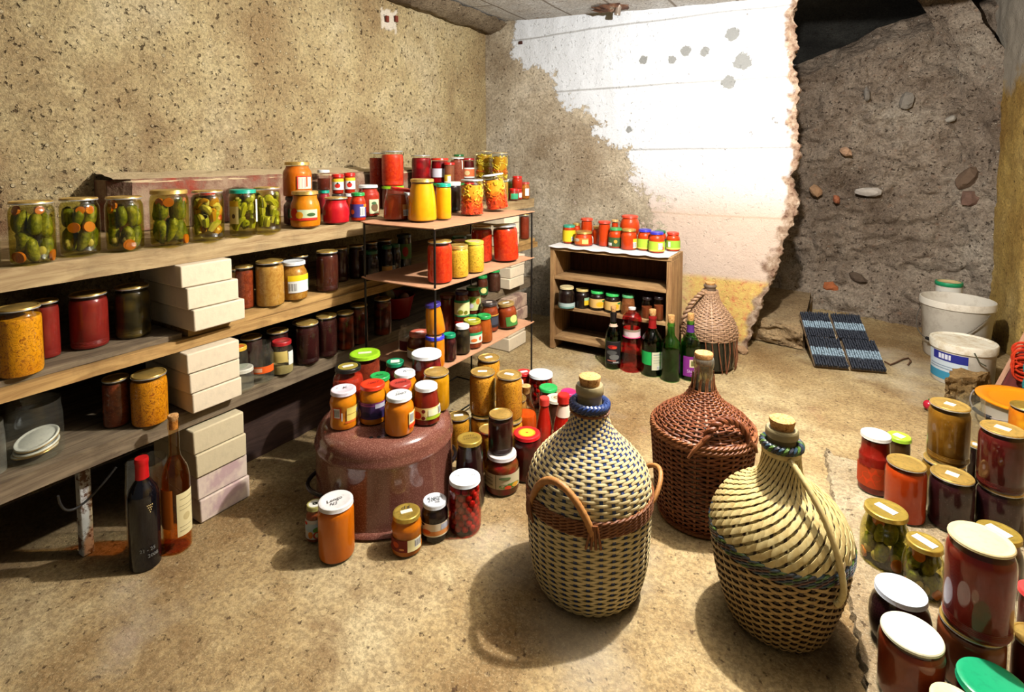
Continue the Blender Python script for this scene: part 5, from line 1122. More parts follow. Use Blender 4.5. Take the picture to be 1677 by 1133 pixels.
# concrete step block by the broken wall
n, v, c, hg = concrete('step_concrete', (176, 148, 108), (128, 98, 66), (200, 176, 136), .5); m_step = fin(n, c, hg, .8)
sb = onz(1318, 574, 0); sl_ = onz(1238, 560, 0)
mb = MB()
def stp(a, b):
    # wrap: front face bottom -> top -> back
    x = 1.72 + (sb.x - 1.72) * a; t = b * 3; j = fbm((x * 9, t * 3, 1.4)) * .03 * (1 if t < 1 else .25); yf = sb.y + .06 * (1 - a)
    ex = .0 if a < .97 else -.01
    if t < 1: return (x + ex, yf + j - .02 * sin(t * pi), .005 + .135 * t)
    if t < 2.9: return (x + ex, yf + .02 + (t - 1) * .42, .14 + j * .2 + (t - 1) * .01)
    return (x, 4.42, 0)
mb.grid(60, 60, stp); 
mb.grid(20, 10, lambda a, b: (sb.x + fbm((a * 6, b * 6, 3)) * .004, sb.y + .01 + a * .8, .0 + .14 * b), flip=False)
tag(mb.build('floor_step', m_step, angle=60), kind='structure')
# ------------------------------------------------------------------ wall shelves and block stacks
WL = wood((186, 160, 116), (136, 106, 70), 1, 1.0, 'weathered_plank')
WL2 = wood((196, 156, 96), (140, 100, 56), 1, 1.0, 'raw_plank')
WL3 = wood((140, 122, 96), (84, 68, 52), 1, 1.0, 'dusty_plank')
def plank(name, x0, x1, y0, y1, z0, z1, mat_, label, group='planks of the wall shelves', wob=.003, seed=1):
    mb = MB(); n = 60; w = x1 - x0; hh = z1 - z0; m = []
    sec = [(0, 0), (w, 0), (w, hh), (0, hh)]
    def fn(a, b):
        t = b * 4; k = int(min(3, t)); u = t - k; p, q = sec[k], sec[(k + 1) % 4]
        x, z = p[0] + (q[0] - p[0]) * u, p[1] + (q[1] - p[1]) * u; y = (y1 - y0) * a
        j = wob * fbm((y * 3 + seed * 9, k, 1)); ch = wob * 1.2 * fbm((y * 16, z * 10, seed), 3)
        return (x + (j + ch if x > w * .5 else 0), y, z + (ch * .4 if z > hh * .5 else j * .5))
    mb.grid(n, 16, fn)
    mb.add([fn(0, k / 4) for k in range(4)], [(0, 1, 2, 3)]); mb.add([fn(1, k / 4) for k in range(4)], [(3, 2, 1, 0)])
    o = mb.build(name, mat_, loc=(x0, y0, z0), angle=35); tag(o, label, 'shelf', group); return o
plank('shelf_plank', .022, .585, .02, 2.97, .788, .842, WL, 'thick weathered top shelf plank along the left wall')
plank('shelf_plank', .022, .585, .02, 3.02, .530, .562, WL2, 'middle shelf plank with raw front edge, along the left wall', seed=2)
plank('shelf_plank', .022, .568, .02, .845, .5635, .5775, WL3, 'thinner upper board laid over the middle shelf at left', seed=3)
plank('shelf_plank', .022, .575, .86, 3.0, .5635, .5885, WL2, 'upper board of the middle shelf from the blocks to the right end', seed=5)
plank('shelf_plank', .022, .585, .02, 2.96, .295, .3435, WL3, 'dusty bottom shelf plank along the left wall', seed=4)
plank('loose_plank', .40, .43, 1.05, 1.95, .0, .27, wood((74, 54, 44), (44, 30, 26), 1, 1.0, 'dark_board'), 'dark board standing on edge under the bottom shelf', None, seed=6)

def blockmat(col, stainc=None):
    k = ('block', col, stainc)
    if k not in MC:
        n = N('lime_block'); v = n.coords(); f = n.noise(v, 40, 5, .7)
        c = n.mix(n.math('MULTIPLY', n.ramp(f, [(.5, (0, 0, 0, 1)), (.75, (1, 1, 1, 1))]), .3), lin(col), lin(tuple(int(x * .8) for x in col)))
        sp = n.ramp(n.noise(v, 22, 3), [(.26, (1, 1, 1, 1)), (.31, (0, 0, 0, 1))]); c = n.mix(n.math('MULTIPLY', sp, .6), c, lin((140, 110, 84)))
        if stainc:
            s = n.ramp(n.noise(v, 14, 4), [(.46, (0, 0, 0, 1)), (.62, (1, 1, 1, 1))]); c = n.mix(n.math('MULTIPLY', s, .7), c, lin(stainc))
        n.bsdf(c, .9, 0, .2, n.bump(f, .25, .004)); MC[k] = n.m
    return MC[k]
def block(x1, y0, y1, z0, z1, label, mat_, depth=.25, rz=0, group='pale lime blocks propping the shelves'):
    mb = MB(); mb.box(-depth, 0, 0, y1 - y0, 0, z1 - z0 - .0012)
    o = mb.build('building_block', mat_, loc=(x1, y0, z0 + .0006), rot=(0, 0, radians(rz)), bevel=.004); tag(o, label, 'block', group)
BW, BS = blockmat((236, 216, 184)), blockmat((226, 204, 184), (186, 146, 150)); BG = blockmat((214, 196, 158))
ORD4 = ['lowest, pink stained', 'second from the floor, pink stained', 'third from the floor', 'topmost under the bottom shelf']
ORD3 = ['lowest', 'middle', 'topmost']
yA = lambda px, py, z: onz(px, py, z).y
y0f, y1f = onx(328, 860, .615).y, onx(409, 828, .615).y
for i in range(4):
    block(.615 + (.004, .0, .006, .002)[i], y0f - .004 * i, y1f - .004 * i, i * .072, (i + 1) * .072, 'pale block in the floor stack beside the wine bottles, ' + ORD4[i], (BS, BS, BG, BG)[i])
y0m, y1m = onx(317, 692, .625).y, onx(397, 655, .625).y
for i in range(3):
    z0 = .345 + i * .0612
    block(.625, y0m - .006 * i, y1m - .003 * i, z0, z0 + .0612, 'cream block in the stack between bottom and middle shelves, ' + ORD3[i], BW, rz=(0, 1, -1)[i])
y0t, y1t = onx(317, 545, .63).y, onx(401, 512, .63).y
for i in range(3):
    z0 = .590 + i * .0657
    block(.635 - .008 * i, y0t - .012 * i, y1t - .016 * i, z0, z0 + .0657, 'cream block in the stack right under the top shelf, ' + ORD3[i], BW, rz=(1, 0, -1)[i])
for i in range(4):
    z0 = i * .073; block(.655 - .01 * (i % 2), 2.56 + .01 * i, 2.75 + .01 * i, z0, z0 + .073, 'block of the far corner stack on the floor, ' + ['lowest', 'second up', 'third up', 'top with dark stain'][i], BW if i < 2 else blockmat((196, 166, 140), (120, 84, 80)), depth=.22)
for i in range(3):
    z0 = .345 + i * .0612; block(.635, 2.60 + .008 * i, 2.76 + .006 * i, z0, z0 + .0612, 'block of the far stack under the middle shelf, ' + ORD3[i], BW, depth=.11)
for i in range(3):
    z0 = .590 + i * .0657; block(.62 + .006 * i, 2.57 - .01 * i, 2.73 - .01 * i, z0, z0 + .0657, 'block of the far stack under the top shelf, ' + ORD3[i], BW, depth=.22)

# metal post and bracket below the shelf
p = onz(142, 906, 0)
root = empty('shelf_prop', (p.x, p.y, .002)); tag(root, 'peeling white metal post under the bottom shelf at left', 'post')
n = N('peeling_paint'); v = n.coords(); n.bsdf(n.ramp(n.noise(v, 30, 5, .7), [(.42, lin((98, 66, 46))), (.5, lin((206, 204, 198)))]), .6); m_peel = n.m
mb = MB(); mb.box(-.014, .014, -.014, .014, 0, .268); mb.build('post', m_peel, root, bevel=.003)
mb = MB(); mb.box(-.012, .012, .015, .11, .25, .268); mb.build('bracket', m_peel, root, bevel=.002)
a_, b_, c_2 = onx(95, 812, .57), onx(125, 832, .55), onx(190, 765, .57)
mb = MB(); P = []
for i in range(21):
    t = i / 20; q = a_ * (1 - t) ** 2 + (b_ * 2 - (a_ + c_2) * .5) * 2 * t * (1 - t) + c_2 * t * t; P.append((q.x, q.y, min(q.z, .291)))
mb.tube(P, .003, 8); tag(mb.build('bent_wire', paint((40, 38, 36), .5)), 'bent dark wire below the bottom shelf at left', 'wire')  # wire floats free below the shelf, fixed to nothing
p = onz(208, 898, 0)
# large dusty glass vessel behind the wine bottles
J('gv', (204, 280, 738, 908), 0, 'dusty tall glass vessel standing behind the two wine bottles', shape='wide', lid=('none', GOLD), cont=None, name='glass_jar', dust_haze=.14, h=None)

# loose lids inside the big jar
t0 = next(r for r in PLACED if r['key'] == 't0'); lidset = []
def lids_later():
    for i, (dx, dy, z, tx, ty) in enumerate([(-.003, -.001, .014, 3, -5), (.004, .001, .027, 10, 2), (.004, .002, .043, 16, 6)]):
        mb = lid_mesh('flat', .046, .0065); o = mb.build('jar_lid', [lidmat((238, 232, 214), .0), lidmat(GOLD, .5)], loc=(t0['x'] + dx, t0['y'] + dy, S3 + z), rot=(radians(tx), radians(ty), 0))
        tag(o, 'loose jar lid in the big open glass jar, %s of the pile' % ['bottom', 'middle', 'top'][i], 'lid', 'loose lids in the glass jar')

# ------------------------------------------------------------------ wire rack with curved boards
rack = empty('wire_rack', (.81, 1.84, 0)); tag(rack, 'black wire rack with three thin curved boards before the wall shelves', 'rack')
BLK = paint((26, 24, 24), .4, .3, .5, 'black_wire')
X0, X1, Y0_, Y1_ = .655, 1.003, 1.49, 2.195
def L_(x, y, z): return (x - .81, y - 1.84, z)
for (x, y) in ((X0, Y0_), (X1, Y0_), (X1, Y1_), (X0, Y1_)):
    mb = MB(); mb.tube([L_(x, y, .004), L_(x, y, .3), L_(x, y, .6), L_(x, y, .846)], .0042, 8); mb.build('post', BLK, rack)
for z, q in ((.842, 0), (.628, 0), (.322, 0), (.03, .12)):
    mb = MB(); mb.tube([L_(X0, Y0_ + q, z), L_(X1 - q, Y0_ + q, z), L_(X1 - q, Y1_ - q, z), L_(X0, Y1_ - q, z)], .0036, 8, closed=True, up=(0, 0, 1))
    mb.build('wire_frame', BLK, rack)
mb = MB(); mb.tube([L_(X1 - .12, Y0_ + .12, .03), L_(X1 - .12, Y0_ + .12, .322)], .0034, 8); mb.build('wire_brace', BLK, rack)
n = N('hardboard'); v = n.coords(); f = n.noise(v, 20, 4); n.bsdf(n.mix(f, lin((206, 156, 118)), lin((166, 112, 80))), .7, 0, .3); m_hb = n.m
for z in (.8475, .6318, .3262):
    mb = MB()
    def fnb(a, b, top=0):
        x = X0 - .008 + (X1 - X0 + .016) * a; y = Y0_ - .012 + (Y1_ - Y0_ + .024) * b
        e = abs(a - .5) * 2; curl = max(0, e - .82) * .03 * (1 if b < .2 or b > .8 else .3)
        return L_(x, y, z - .0035 + top + curl * (1 if a < .5 else .2))
    mb.grid(24, 24, lambda a, b: fnb(a, b, .0035)); mb.grid(24, 24, lambda a, b: fnb(a, b, 0), flip=True)
    for s in (0, 1):
        mb.grid(24, 1, lambda a, b: fnb(a, s, .0035 * b), flip=bool(s)); mb.grid(24, 1, lambda a, b: fnb(s, a, .0035 * b), flip=not s)
    mb.build('board', m_hb, rack)

# ------------------------------------------------------------------ upturned pot
base = onz(633, 807, 0); PR = .226; POTZ = .272
pot = empty('upturned_pot', (base.x, base.y, .001), (0, 0, facing(base))); tag(pot, 'big brown speckled enamel pot turned upside down on the floor', 'pot')
n = N('speckled_enamel'); v = n.coords(); f = n.noise(v, 320, 2, .6); g = n.noise(v, 5, 3)
c = n.mix(n.ramp(f, [(.5, (0, 0, 0, 1)), (.68, (1, 1, 1, 1))]), n.mix(g, lin((104, 58, 48)), lin((124, 76, 60))), lin((156, 108, 92)))
n.bsdf(c, .11, 0, .55, n.bump(f, .03, .001)); m_pot = n.m
mb = MB(); q = PR
mb.lathe([(q * .96, .0), (q * 1.0, .001), (q * 1.015, .006), (q * 1.0, .014), (q * .965, .018), (q * .955, .03), (q * .955, .19), (q * .965, .2), (q * .97, .205), (q * .965, .213), (q * .945, .222), (q * .945, .228), (q * .93, .243), (q * .88, .258), (q * .80, .268), (q * .70, POTZ - .001), (0, POTZ - .001)], 72)
mb.build('body', m_pot, pot)
mb = MB()
for k in (-1, 0, 1): mb.lathe([(0, POTZ - .0004), (.0055, POTZ - .0004), (.006, POTZ - .0012)], 14, c=(-.02 + k * .022, -.155 + abs(k) * .002, 0))
mb.build('vent_holes', paint((14, 10, 10), .8), pot)
for s in (-1, 1):
    mb = MB(); P = [((q * .95 + .026 * sin(pi * i / 12)) * s * cos(radians(-20 + 40 * i / 12 * 1)), (q * .95 + .026 * sin(pi * i / 12)) * sin(radians(-20 + 40 * i / 12)), .085) for i in range(13)]
    o = mb.tube(P, .0065, 8); h_ = mb.build('handle', paint((24, 20, 22), .3), pot); h_.rotation_euler.z = radians(17 if s > 0 else 10)
for a, k in POTJ: J(a[0], a[1], POTZ, a[2], group=GPOT, **k)

# ------------------------------------------------------------------ small cabinet
CW1 = wood((186, 148, 100), (132, 94, 58), 0, 1.0, 'cabinet_wood'); CWV = wood((182, 142, 94), (126, 88, 54), 2, 1.0, 'cabinet_side')
fl_ = onz(905, 572, 0); fr_ = onz(1090, 607, 0)
cab = empty('shelf_cabinet', ((fl_.x + fr_.x) / 2, (fl_.y + fr_.y) / 2, .001)); tag(cab, 'small rough wooden shelf cabinet against the back wall', 'cabinet')
CWD = fr_.x - fl_.x; CD = .225; CH = .592
hw = CWD / 2 + .012
for s in (-1, 1):
    mb = MB(); mb.box(s * hw - .013, s * hw + .013, 0, CD, 0, CH - .023); mb.build('side_panel', CWV, cab, bevel=.002)
mb = MB(); mb.box(-hw - .013, hw + .013, -.002, CD, CH - .022, CH); mb.build('top_panel', CW1, cab, bevel=.002)
mb = MB(); mb.box(-hw + .014, hw - .014, CD - .012, CD - .002, .02, CH - .023); mb.build('back_panel', wood((96, 58, 34), (60, 34, 20), 2, 1.0, 'cabinet_back'), cab)
for z in (.055, .235, .405):
    mb = MB(); mb.box(-hw + .0135, hw - .0135, .002 if z != .055 else .004, CD - .013, z, z + .0185); mb.build('shelf', CW1, cab, bevel=.002)
mb = MB(); mb.grid(40, 60, lambda a, b: (-hw - .02 + (2 * hw + .02) * a, -.014 + (CD - .01) * b, CH + .0016 + (-.006 * max(0, .05 - b) * 20 * abs(sin(a * 19)))))
mb.grid(40, 60, lambda a, b: (-hw - .02 + (2 * hw + .02) * a, -.014 + (CD - .01) * b, CH + .0022 + (-.006 * max(0, .05 - b) * 20 * abs(sin(a * 19)))), flip=True)
tag(mb.build('paper_liner', paint((226, 220, 216), .7), loc=cab.location), 'white paper sheet lining the cabinet top under the jars', 'paper')

# ------------------------------------------------------------------ wicker demijohns
def path_r(prof, t):
    """prof (r,z) resampled by arclength: returns r,z,tangent"""
    Ls = [0]
    for a, b in zip(prof, prof[1:]): Ls.append(Ls[-1] + sqrt((a[0] - b[0]) ** 2 + (a[1] - b[1]) ** 2))
    s = t * Ls[-1]
    for k in range(len(prof) - 1):
        if s <= Ls[k + 1] + 1e-9:
            u = (s - Ls[k]) / (Ls[k + 1] - Ls[k]); a, b = prof[k], prof[k + 1]
            tg = Vector((b[0] - a[0], b[1] - a[1])).normalized()
            return a[0] + (b[0] - a[0]) * u, a[1] + (b[1] - a[1]) * u, tg
    return prof[-1][0], prof[-1][1], Vector((0, 1))
def smoothp(ctrl, n=40):
    out = []
    for i in range(len(ctrl) - 1):
        p0, p1, p2, p3 = ctrl[max(i - 1, 0)], ctrl[i], ctrl[i + 1], ctrl[min(i + 2, len(ctrl) - 1)]
        for k in range(n // (len(ctrl) - 1) + 2):
            t = k / (n // (len(ctrl) - 1) + 2)
            out.append(tuple(.5 * (2 * p1[j] + (p2[j] - p0[j]) * t + (2 * p0[j] - 5 * p1[j] + 4 * p2[j] - p3[j]) * t * t + (3 * p1[j] - p0[j] - 3 * p2[j] + p3[j]) * t ** 3) for j in (0, 1)))
    out.append(ctrl[-1]); return out
def weave(mb, prof, nst, rows, amp, th, fill=.5, mode='plain', mi=0, t0=0, t1=1, jit=0.0, seg=6, fade=True, ppw=4, seedk=0):
    Ltot = sum(sqrt((a[0] - b[0]) ** 2 + (a[1] - b[1]) ** 2) for a, b in zip(prof, prof[1:])) * (t1 - t0)
    wt = Ltot / rows * fill
    rmax = max(p[0] for p in prof)
    for i in range(rows):
        r, z, tg = path_r(prof, t0 + (t1 - t0) * (i + .5) / rows); nrm = Vector((tg.y, -tg.x))
        am = amp * (min(1, r / (rmax * .8)) ** .7 if fade else 1); strands = [0] if mode == 'plain' else [0, 1]
        np_ = nst * ppw
        for sidx in strands:
            vs = []; off = noise.noise((i * 3.1, sidx, seedk)) * jit
            for k in range(np_):
                a = 2 * pi * k / np_
                if mode == 'plain': ph = nst / 2 * a + pi * i; dr = am * cos(ph); dz = 0
                else: ph = nst / 2 * a + pi * sidx + .9 * i; dr = am * cos(ph); dz = wt * .95 * sin(ph)
                j = jit * noise.noise((cos(a) * 5 + i, sin(a) * 5, seedk + sidx))
                cr, cz = r + nrm.x * dr + tg.x * (dz + j + off), z + nrm.y * dr + tg.y * (dz + j + off)
                for q in range(seg):
                    w = 2 * pi * q / seg; e1, e2 = cos(w) * th, sin(w) * wt
                    rr = cr + nrm.x * e1 + tg.x * e2; zz = cz + nrm.y * e1 + tg.y * e2
                    vs.append((rr * cos(a), rr * sin(a), zz))
            fs = []
            for k in range(np_):
                k2 = (k + 1) % np_
                for q in range(seg):
                    q2 = (q + 1) % seg; fs.append((k * seg + q, k2 * seg + q, k2 * seg + q2, k * seg + q2))
            mb.add(vs, fs, mi(i) if callable(mi) else mi)
def stakes(mb, prof, nst, w, th, mi=0, off=0.0, n=46, t0=0, t1=1, lean=0.0, ang0=0.0):
    for s in range(nst):
        a0 = 2 * pi * s / nst + ang0; P = []
        for k in range(n + 1):
            t = t0 + (t1 - t0) * k / n; r, z, tg = path_r(prof, t); a = a0 + lean * t
            P.append(((r + off) * cos(a), (r + off) * sin(a), z))
        rs = [th] * len(P)
        # flat strip, its broad side along the circumference
        vs = []; fs = []; m = 4
        for k, p in enumerate(P):
            t = t0 + (t1 - t0) * k / n; r, z, tg = path_r(prof, t); a = a0 + lean * t; rad = Vector((cos(a) * tg.y, sin(a) * tg.y, -tg.x)); cir = Vector((-sin(a), cos(a), 0)); ww = w * min(1, .35 + r / .12)
            for e, f_ in ((-1, -.5), (1, -.5), (1, .5), (-1, .5)): vs.append(tuple(Vector(p) + cir * (ww * e) + rad * (th * f_ * 2)))
        for k in range(n):
            for q in range(4):
                q2 = (q + 1) % 4; fs.append((k * 4 + q, k * 4 + q2, k * 4 + 4 + q2, k * 4 + 4 + q))
        mb.add(vs, fs, mi)
def braid(mb, r, z, n, amp, th, strands=3, mi=0, tilt=.0, out=0.0, zs=1.0):
    for s in range(strands):
        P = []
        for k in range(n * 10):
            a = 2 * pi * k / (n * 10); ph = n * a + 2 * pi * s / strands
            rr = r + out + amp * cos(ph); P.append((rr * cos(a), rr * sin(a), z + amp * zs * sin(ph) + tilt * cos(a)))
        mb.tube(P, th, 6, mi if isinstance(mi, int) else mi[s % len(mi)], closed=True, up=(0, 0, 1))
def wicker(name, a, b, c=None, rough=.5):
    k = ('wicker', a, b)
    if k not in MC:
        n = N(name); v = n.coords((1, 1, 1)); f = n.noise(v, 60, 4, .65); g = n.noise(v, 9, 3)
        col = n.mix(n.ramp(f, [(.35, (0, 0, 0, 1)), (.68, (1, 1, 1, 1))]), lin(a), lin(b)); col = n.mix(n.math('MULTIPLY', g, .35), col, lin(c or b))
        n.bsdf(col, rough, 0, .4, n.bump(f, .2, .002)); MC[k] = n.m
    return MC[k]
DG = paint((26, 26, 18), .12, 0, .5, 'dark_glass')
NECK = glassmat((206, 196, 160), .5, .12, dust_haze=.45)
def neck(root, r, z0, z1, ck, mouth=None, glass=None):
    mb = MB(); h = z1 - z0
    mb.lathe([(r * 1.02, z0), (r, z0 + h * .55), (r * 1.02, z0 + h * .62), (r * 1.14, z0 + h * .68), (r * 1.16, z0 + h * .9), (r * 1.05, z1), (r * .8, z1), (r * .78, z0 + h * .2), (0, z0 + h * .2)], 32)
    mb.build('glass_neck', glass or paint((150, 136, 100), .3, 0, .5, 'dusty_glass'), root)
    mb = MB(); rc = r * .82
    mb.lathe([(0, z1 - .012), (rc * .92, z1 - .012), (rc, z1 + .004), (rc * 1.1, z1 + ck * .7), (rc * 1.08, z1 + ck * .95), (rc * 1.02, z1 + ck), (0, z1 + ck)], 24)
    mb.build('cork', corkmat(), root)
def arch_handle(root, mb_mat, p0, p1, out, rise, rad, turns=0, name='handle', n=40, wrap=0.0):
    """arched handle between two local points, bulging outwards and up"""
    P = []; p0, p1 = Vector(p0), Vector(p1); mid = (p0 + p1) / 2; o = Vector((mid.x, mid.y, 0)).normalized()
    for i in range(n + 1):
        t = i / n; b = sin(pi * t) ** .62
        P.append(p0.lerp(p1, t) + o * out * b + Vector((0, 0, rise * b)))
    mb = MB()
    if turns:
        for s in range(2):
            Q = []
            for i, p in enumerate(P):
                tan_ = (P[min(i + 1, n)] - P[max(i - 1, 0)]).normalized(); u = tan_.cross(o).normalized(); w = tan_.cross(u); ph = turns * 2 * pi * i / n + pi * s
                Q.append(p + u * rad * .8 * cos(ph) + w * rad * .8 * sin(ph))
            mb.tube(Q, rad * .85, 8)
    elif wrap:
        rs = [rad * (1 + wrap * (1 if (i % 2) else -1)) for i in range(len(P))]; mb.tube(P, rs, 10)
    else: mb.tube(P, rad, 10)
    return mb.build(name, mb_mat, root)

# demijohn one: cream and blue plastic weave
d1p = onz(963, 950, 0); d1 = empty('wicker_demijohn', (d1p.x, d1p.y, .001), (0, 0, facing(d1p))); tag(d1, 'demijohn in cream weave with blue checks, brown band and blue neck braid', 'demijohn', 'wicker demijohns')
pr = smoothp([(.118, .006), (.136, .03), (.149, .09), (.153, .15), (.155, .22), (.154, .27), (.144, .31), (.118, .345), (.088, .375), (.062, .405), (.049, .435), (.045, .468)], 60)
mb = MB(); weave(mb, pr, 32, 70, .0024, .0016, .50, mi=0, ppw=6); stakes(mb, pr, 32, .0042, .0008, 1); 
CREAM = wicker('cream_cane', (222, 204, 156), (202, 178, 124), (206, 186, 140), .35); BLUE = wicker('blue_cane', (52, 74, 128), (34, 48, 92), None, .3)
mb.build('woven_cover', [CREAM, BLUE], d1)
mb = MB(); mb.lathe([(0, .006)] + [(max(.01, r - .0045), z) for r, z in pr], 48); mb.build('glass_body', paint((150, 140, 84), .15, 0, .5, 'pale_glass'), d1)
BRN = wicker('willow_band', (140, 84, 40), (104, 56, 26)); TANW = wicker('willow_handle', (196, 140, 78), (160, 104, 54))
mb = MB()
for k in range(5): braid(mb, .157, .232 + .0075 * k, 26, .0022, .0032, 2, 0, out=.001)
mb.build('willow_band', BRN, d1)
mb = MB(); braid(mb, .043, .472, 9, .005, .006, 3, 0, zs=1.3); mb.build('neck_braid', BLUE, d1)
mb = MB(); braid(mb, .0475, .456, 14, .0012, .003, 2, 0); mb.build('neck_ring', BRN, d1)
neck(d1, .031, .455, .522, .022)
def hp(a, r, z): a = radians(a); return (r * sin(a), -r * cos(a), z)
arch_handle(d1, TANW, hp(-62, .158, .232), hp(4, .160, .228), .024, .112, .0085, wrap=.07, n=60)
arch_handle(d1, TANW, hp(82, .158, .238), hp(128, .158, .238), .042, .05, .006, wrap=.06)
for a in (-62, 4):
    mb = MB()
    for k in range(4):
        x, y, z = hp(a - 6 + 4 * k, .163, .205); x2, y2, z2 = hp(a - 2 + 1.5 * k, .165, .262); mb.tube([(x, y, z), ((x + x2) / 2 * 1.02, (y + y2) / 2 * 1.02, (z + z2) / 2), (x2, y2, z2)], .0033, 6)
    mb.build('handle_lashing', BRN, d1)

# demijohn two: brown willow basket
d2p = onz(1147, 838, 0); d2 = empty('wicker_demijohn', (d2p.x, d2p.y, .001), (0, 0, facing(d2p))); tag(d2, 'demijohn in dark brown willow basket with twisted handle, between the two pale ones', 'demijohn', 'wicker demijohns')
WIL = wicker('brown_willow', (140, 78, 44), (86, 42, 24), (112, 60, 36)); WIL2 = wicker('pale_willow', (168, 108, 66), (116, 66, 38))
pl_ = smoothp([(.122, .006), (.132, .04), (.139, .12), (.145, .2), (.150, .262)], 30)
pt_ = smoothp([(.147, .284), (.128, .305), (.095, .328), (.066, .350), (.048, .372), (.036, .395)], 30)
mb = MB(); weave(mb, pl_, 26, 34, .0038, .0024, .46, mi=0, jit=.0016, ppw=5); stakes(mb, pl_, 26, .0034, .0022, 1); mb.build('basket', [WIL, WIL2], d2)
mb = MB(); weave(mb, pt_, 26, 24, .0036, .0022, .44, mi=0, jit=.002, ppw=5); stakes(mb, pt_, 26, .0030, .002, 1); mb.build('basket_top', [WIL, WIL2], d2)
mb = MB(); braid(mb, .150, .268, 20, .004, .0042, 3, 0); braid(mb, .148, .281, 20, .004, .0042, 3, 0); mb.build('rim_band', WIL2, d2); mb = MB(); braid(mb, .124, .007, 20, .003, .004, 3, 0); mb.build('foot_band', WIL2, d2)
mb = MB(); mb.lathe([(0, .006)] + [(r - .006, z) for r, z in pl_] + [(r - .006, z) for r, z in pt_], 40); mb.build('glass_body', DG, d2)
mb = MB()
for s in range(22):
    a = 2 * pi * s / 22 + .1 * sin(s * 3); k = .02 * (noise.noise((s * 1.3, 0, 4)) + .6)
    mb.tube([(.038 * cos(a), .038 * sin(a), .388), (.033 * cos(a), .033 * sin(a), .41), (.0315 * cos(a + .1), .0315 * sin(a + .1), .425 + k)], [.0024, .002, .0012], 6)
mb.build('neck_withies', WIL2, d2)
mb = MB(); mb.lathe([(.029, .385), (.028, .43), (.027, .455), (.029, .46), (.031, .468), (.031, .482), (.029, .488), (.025, .488)], 32); mb.build('glass_neck', NECK, d2)
mb = MB(); mb.lathe([(0, .468), (.023, .468), (.024, .489), (.027, .490), (.0275, .500), (.026, .504), (0, .504)], 24); mb.build('cork', corkmat(), d2)
arch_handle(d2, WIL, hp(2, .142, .288), hp(58, .150, .284), .0, .068, .0075, turns=4)
mb = MB(); mb.tube([hp(2, .144, .300), hp(-8, .156, .272), hp(-13, .160, .248)], [.007, .006, .004], 8); mb.build('handle_end', WIL2, d2); mb = MB(); mb.tube([hp(58, .150, .290), hp(66, .158, .268), hp(68, .161, .25)], [.007, .006, .004], 8); mb.build('handle_end', WIL2, d2)

# demijohn three: wide pale strips with coloured band
d3p = onz(1271, 1012, 0); d3 = empty('wicker_demijohn', (d3p.x, d3p.y, .001), (0, 0, facing(d3p))); tag(d3, 'nearest demijohn in pale leaf weave with multicoloured band and long strap handle', 'demijohn', 'wicker demijohns')
pl_ = smoothp([(.092, .006), (.108, .022), (.122, .06), (.138, .12), (.147, .175), (.150, .205)], 36)
pt_ = smoothp([(.150, .222), (.143, .252), (.122, .288), (.092, .316), (.062, .338), (.046, .362), (.040, .392), (.0385, .418)], 44)
PALE = wicker('pale_strip', (232, 212, 150), (206, 176, 110), (216, 190, 130), .4); PALE2 = wicker('dull_strip', (206, 176, 120), (166, 132, 82), (150, 116, 74), .45); DKS = wicker('dark_stake', (70, 46, 26), (44, 28, 18))
mb = MB(); weave(mb, pl_, 40, 24, .0034, .0016, .46, mi=0, ppw=4); stakes(mb, pl_, 40, .004, .0012, 1); mb.build('woven_cover', [PALE2, DKS], d3)
mb = MB(); weave(mb, pt_, 30, 15, .0042, .0018, .56, mode='twine', mi=0, ppw=7); stakes(mb, pt_, 30, .003, .001, 1); mb.build('woven_shoulder', [PALE, DKS], d3)
mb = MB(); mb.lathe([(0, .006)] + [(r - .0065, z) for r, z in pl_] + [(r - .0065, z) for r, z in pt_], 40); mb.build('glass_body', DG, d3)
BC = [paint(c, .35) for c in ((70, 100, 36), (36, 60, 76), (90, 52, 40), (34, 36, 48))]
mb = MB()
for k in range(4): braid(mb, .1515, .205 + .006 * k, 22, .0024, .0032, 3, [k % 4, (k + 1) % 4, (k + 2) % 4])
mb.build('colour_band', BC, d3)
mb = MB(); braid(mb, .040, .430, 9, .0045, .005, 3, [0, 1, 3], zs=1.3); mb.build('neck_braid', BC, d3)
mb = MB(); mb.lathe([(.040, .408), (.0425, .411), (.0425, .423), (.040, .426)], 40); mb.build('neck_strap', PALE, d3)
neck(d3, .031, .41, .468, .022)
P = [hp(26, .040, .412), hp(33, .062, .398), hp(40, .10, .362), hp(44, .132, .315), hp(46, .158, .258), hp(47, .168, .205), hp(47, .163, .175), hp(44, .158, .163)]
P = [Vector(p) for p in P]; Q = []
for i in range(len(P) - 1):
    for k in range(7):
        t = k / 7; p0, p1, p2, p3 = P[max(i - 1, 0)], P[i], P[i + 1], P[min(i + 2, len(P) - 1)]
        Q.append(.5 * (2 * p1 + (p2 - p0) * t + (2 * p0 - 5 * p1 + 4 * p2 - p3) * t * t + (3 * p1 - p0 - 3 * p2 + p3) * t ** 3))
Q.append(P[-1])
mb = MB(); mb.tube(Q, [.0068 * (1.09 if i % 2 else .93) for i in range(len(Q))], 10); mb.build('strap_handle', PALE, d3)

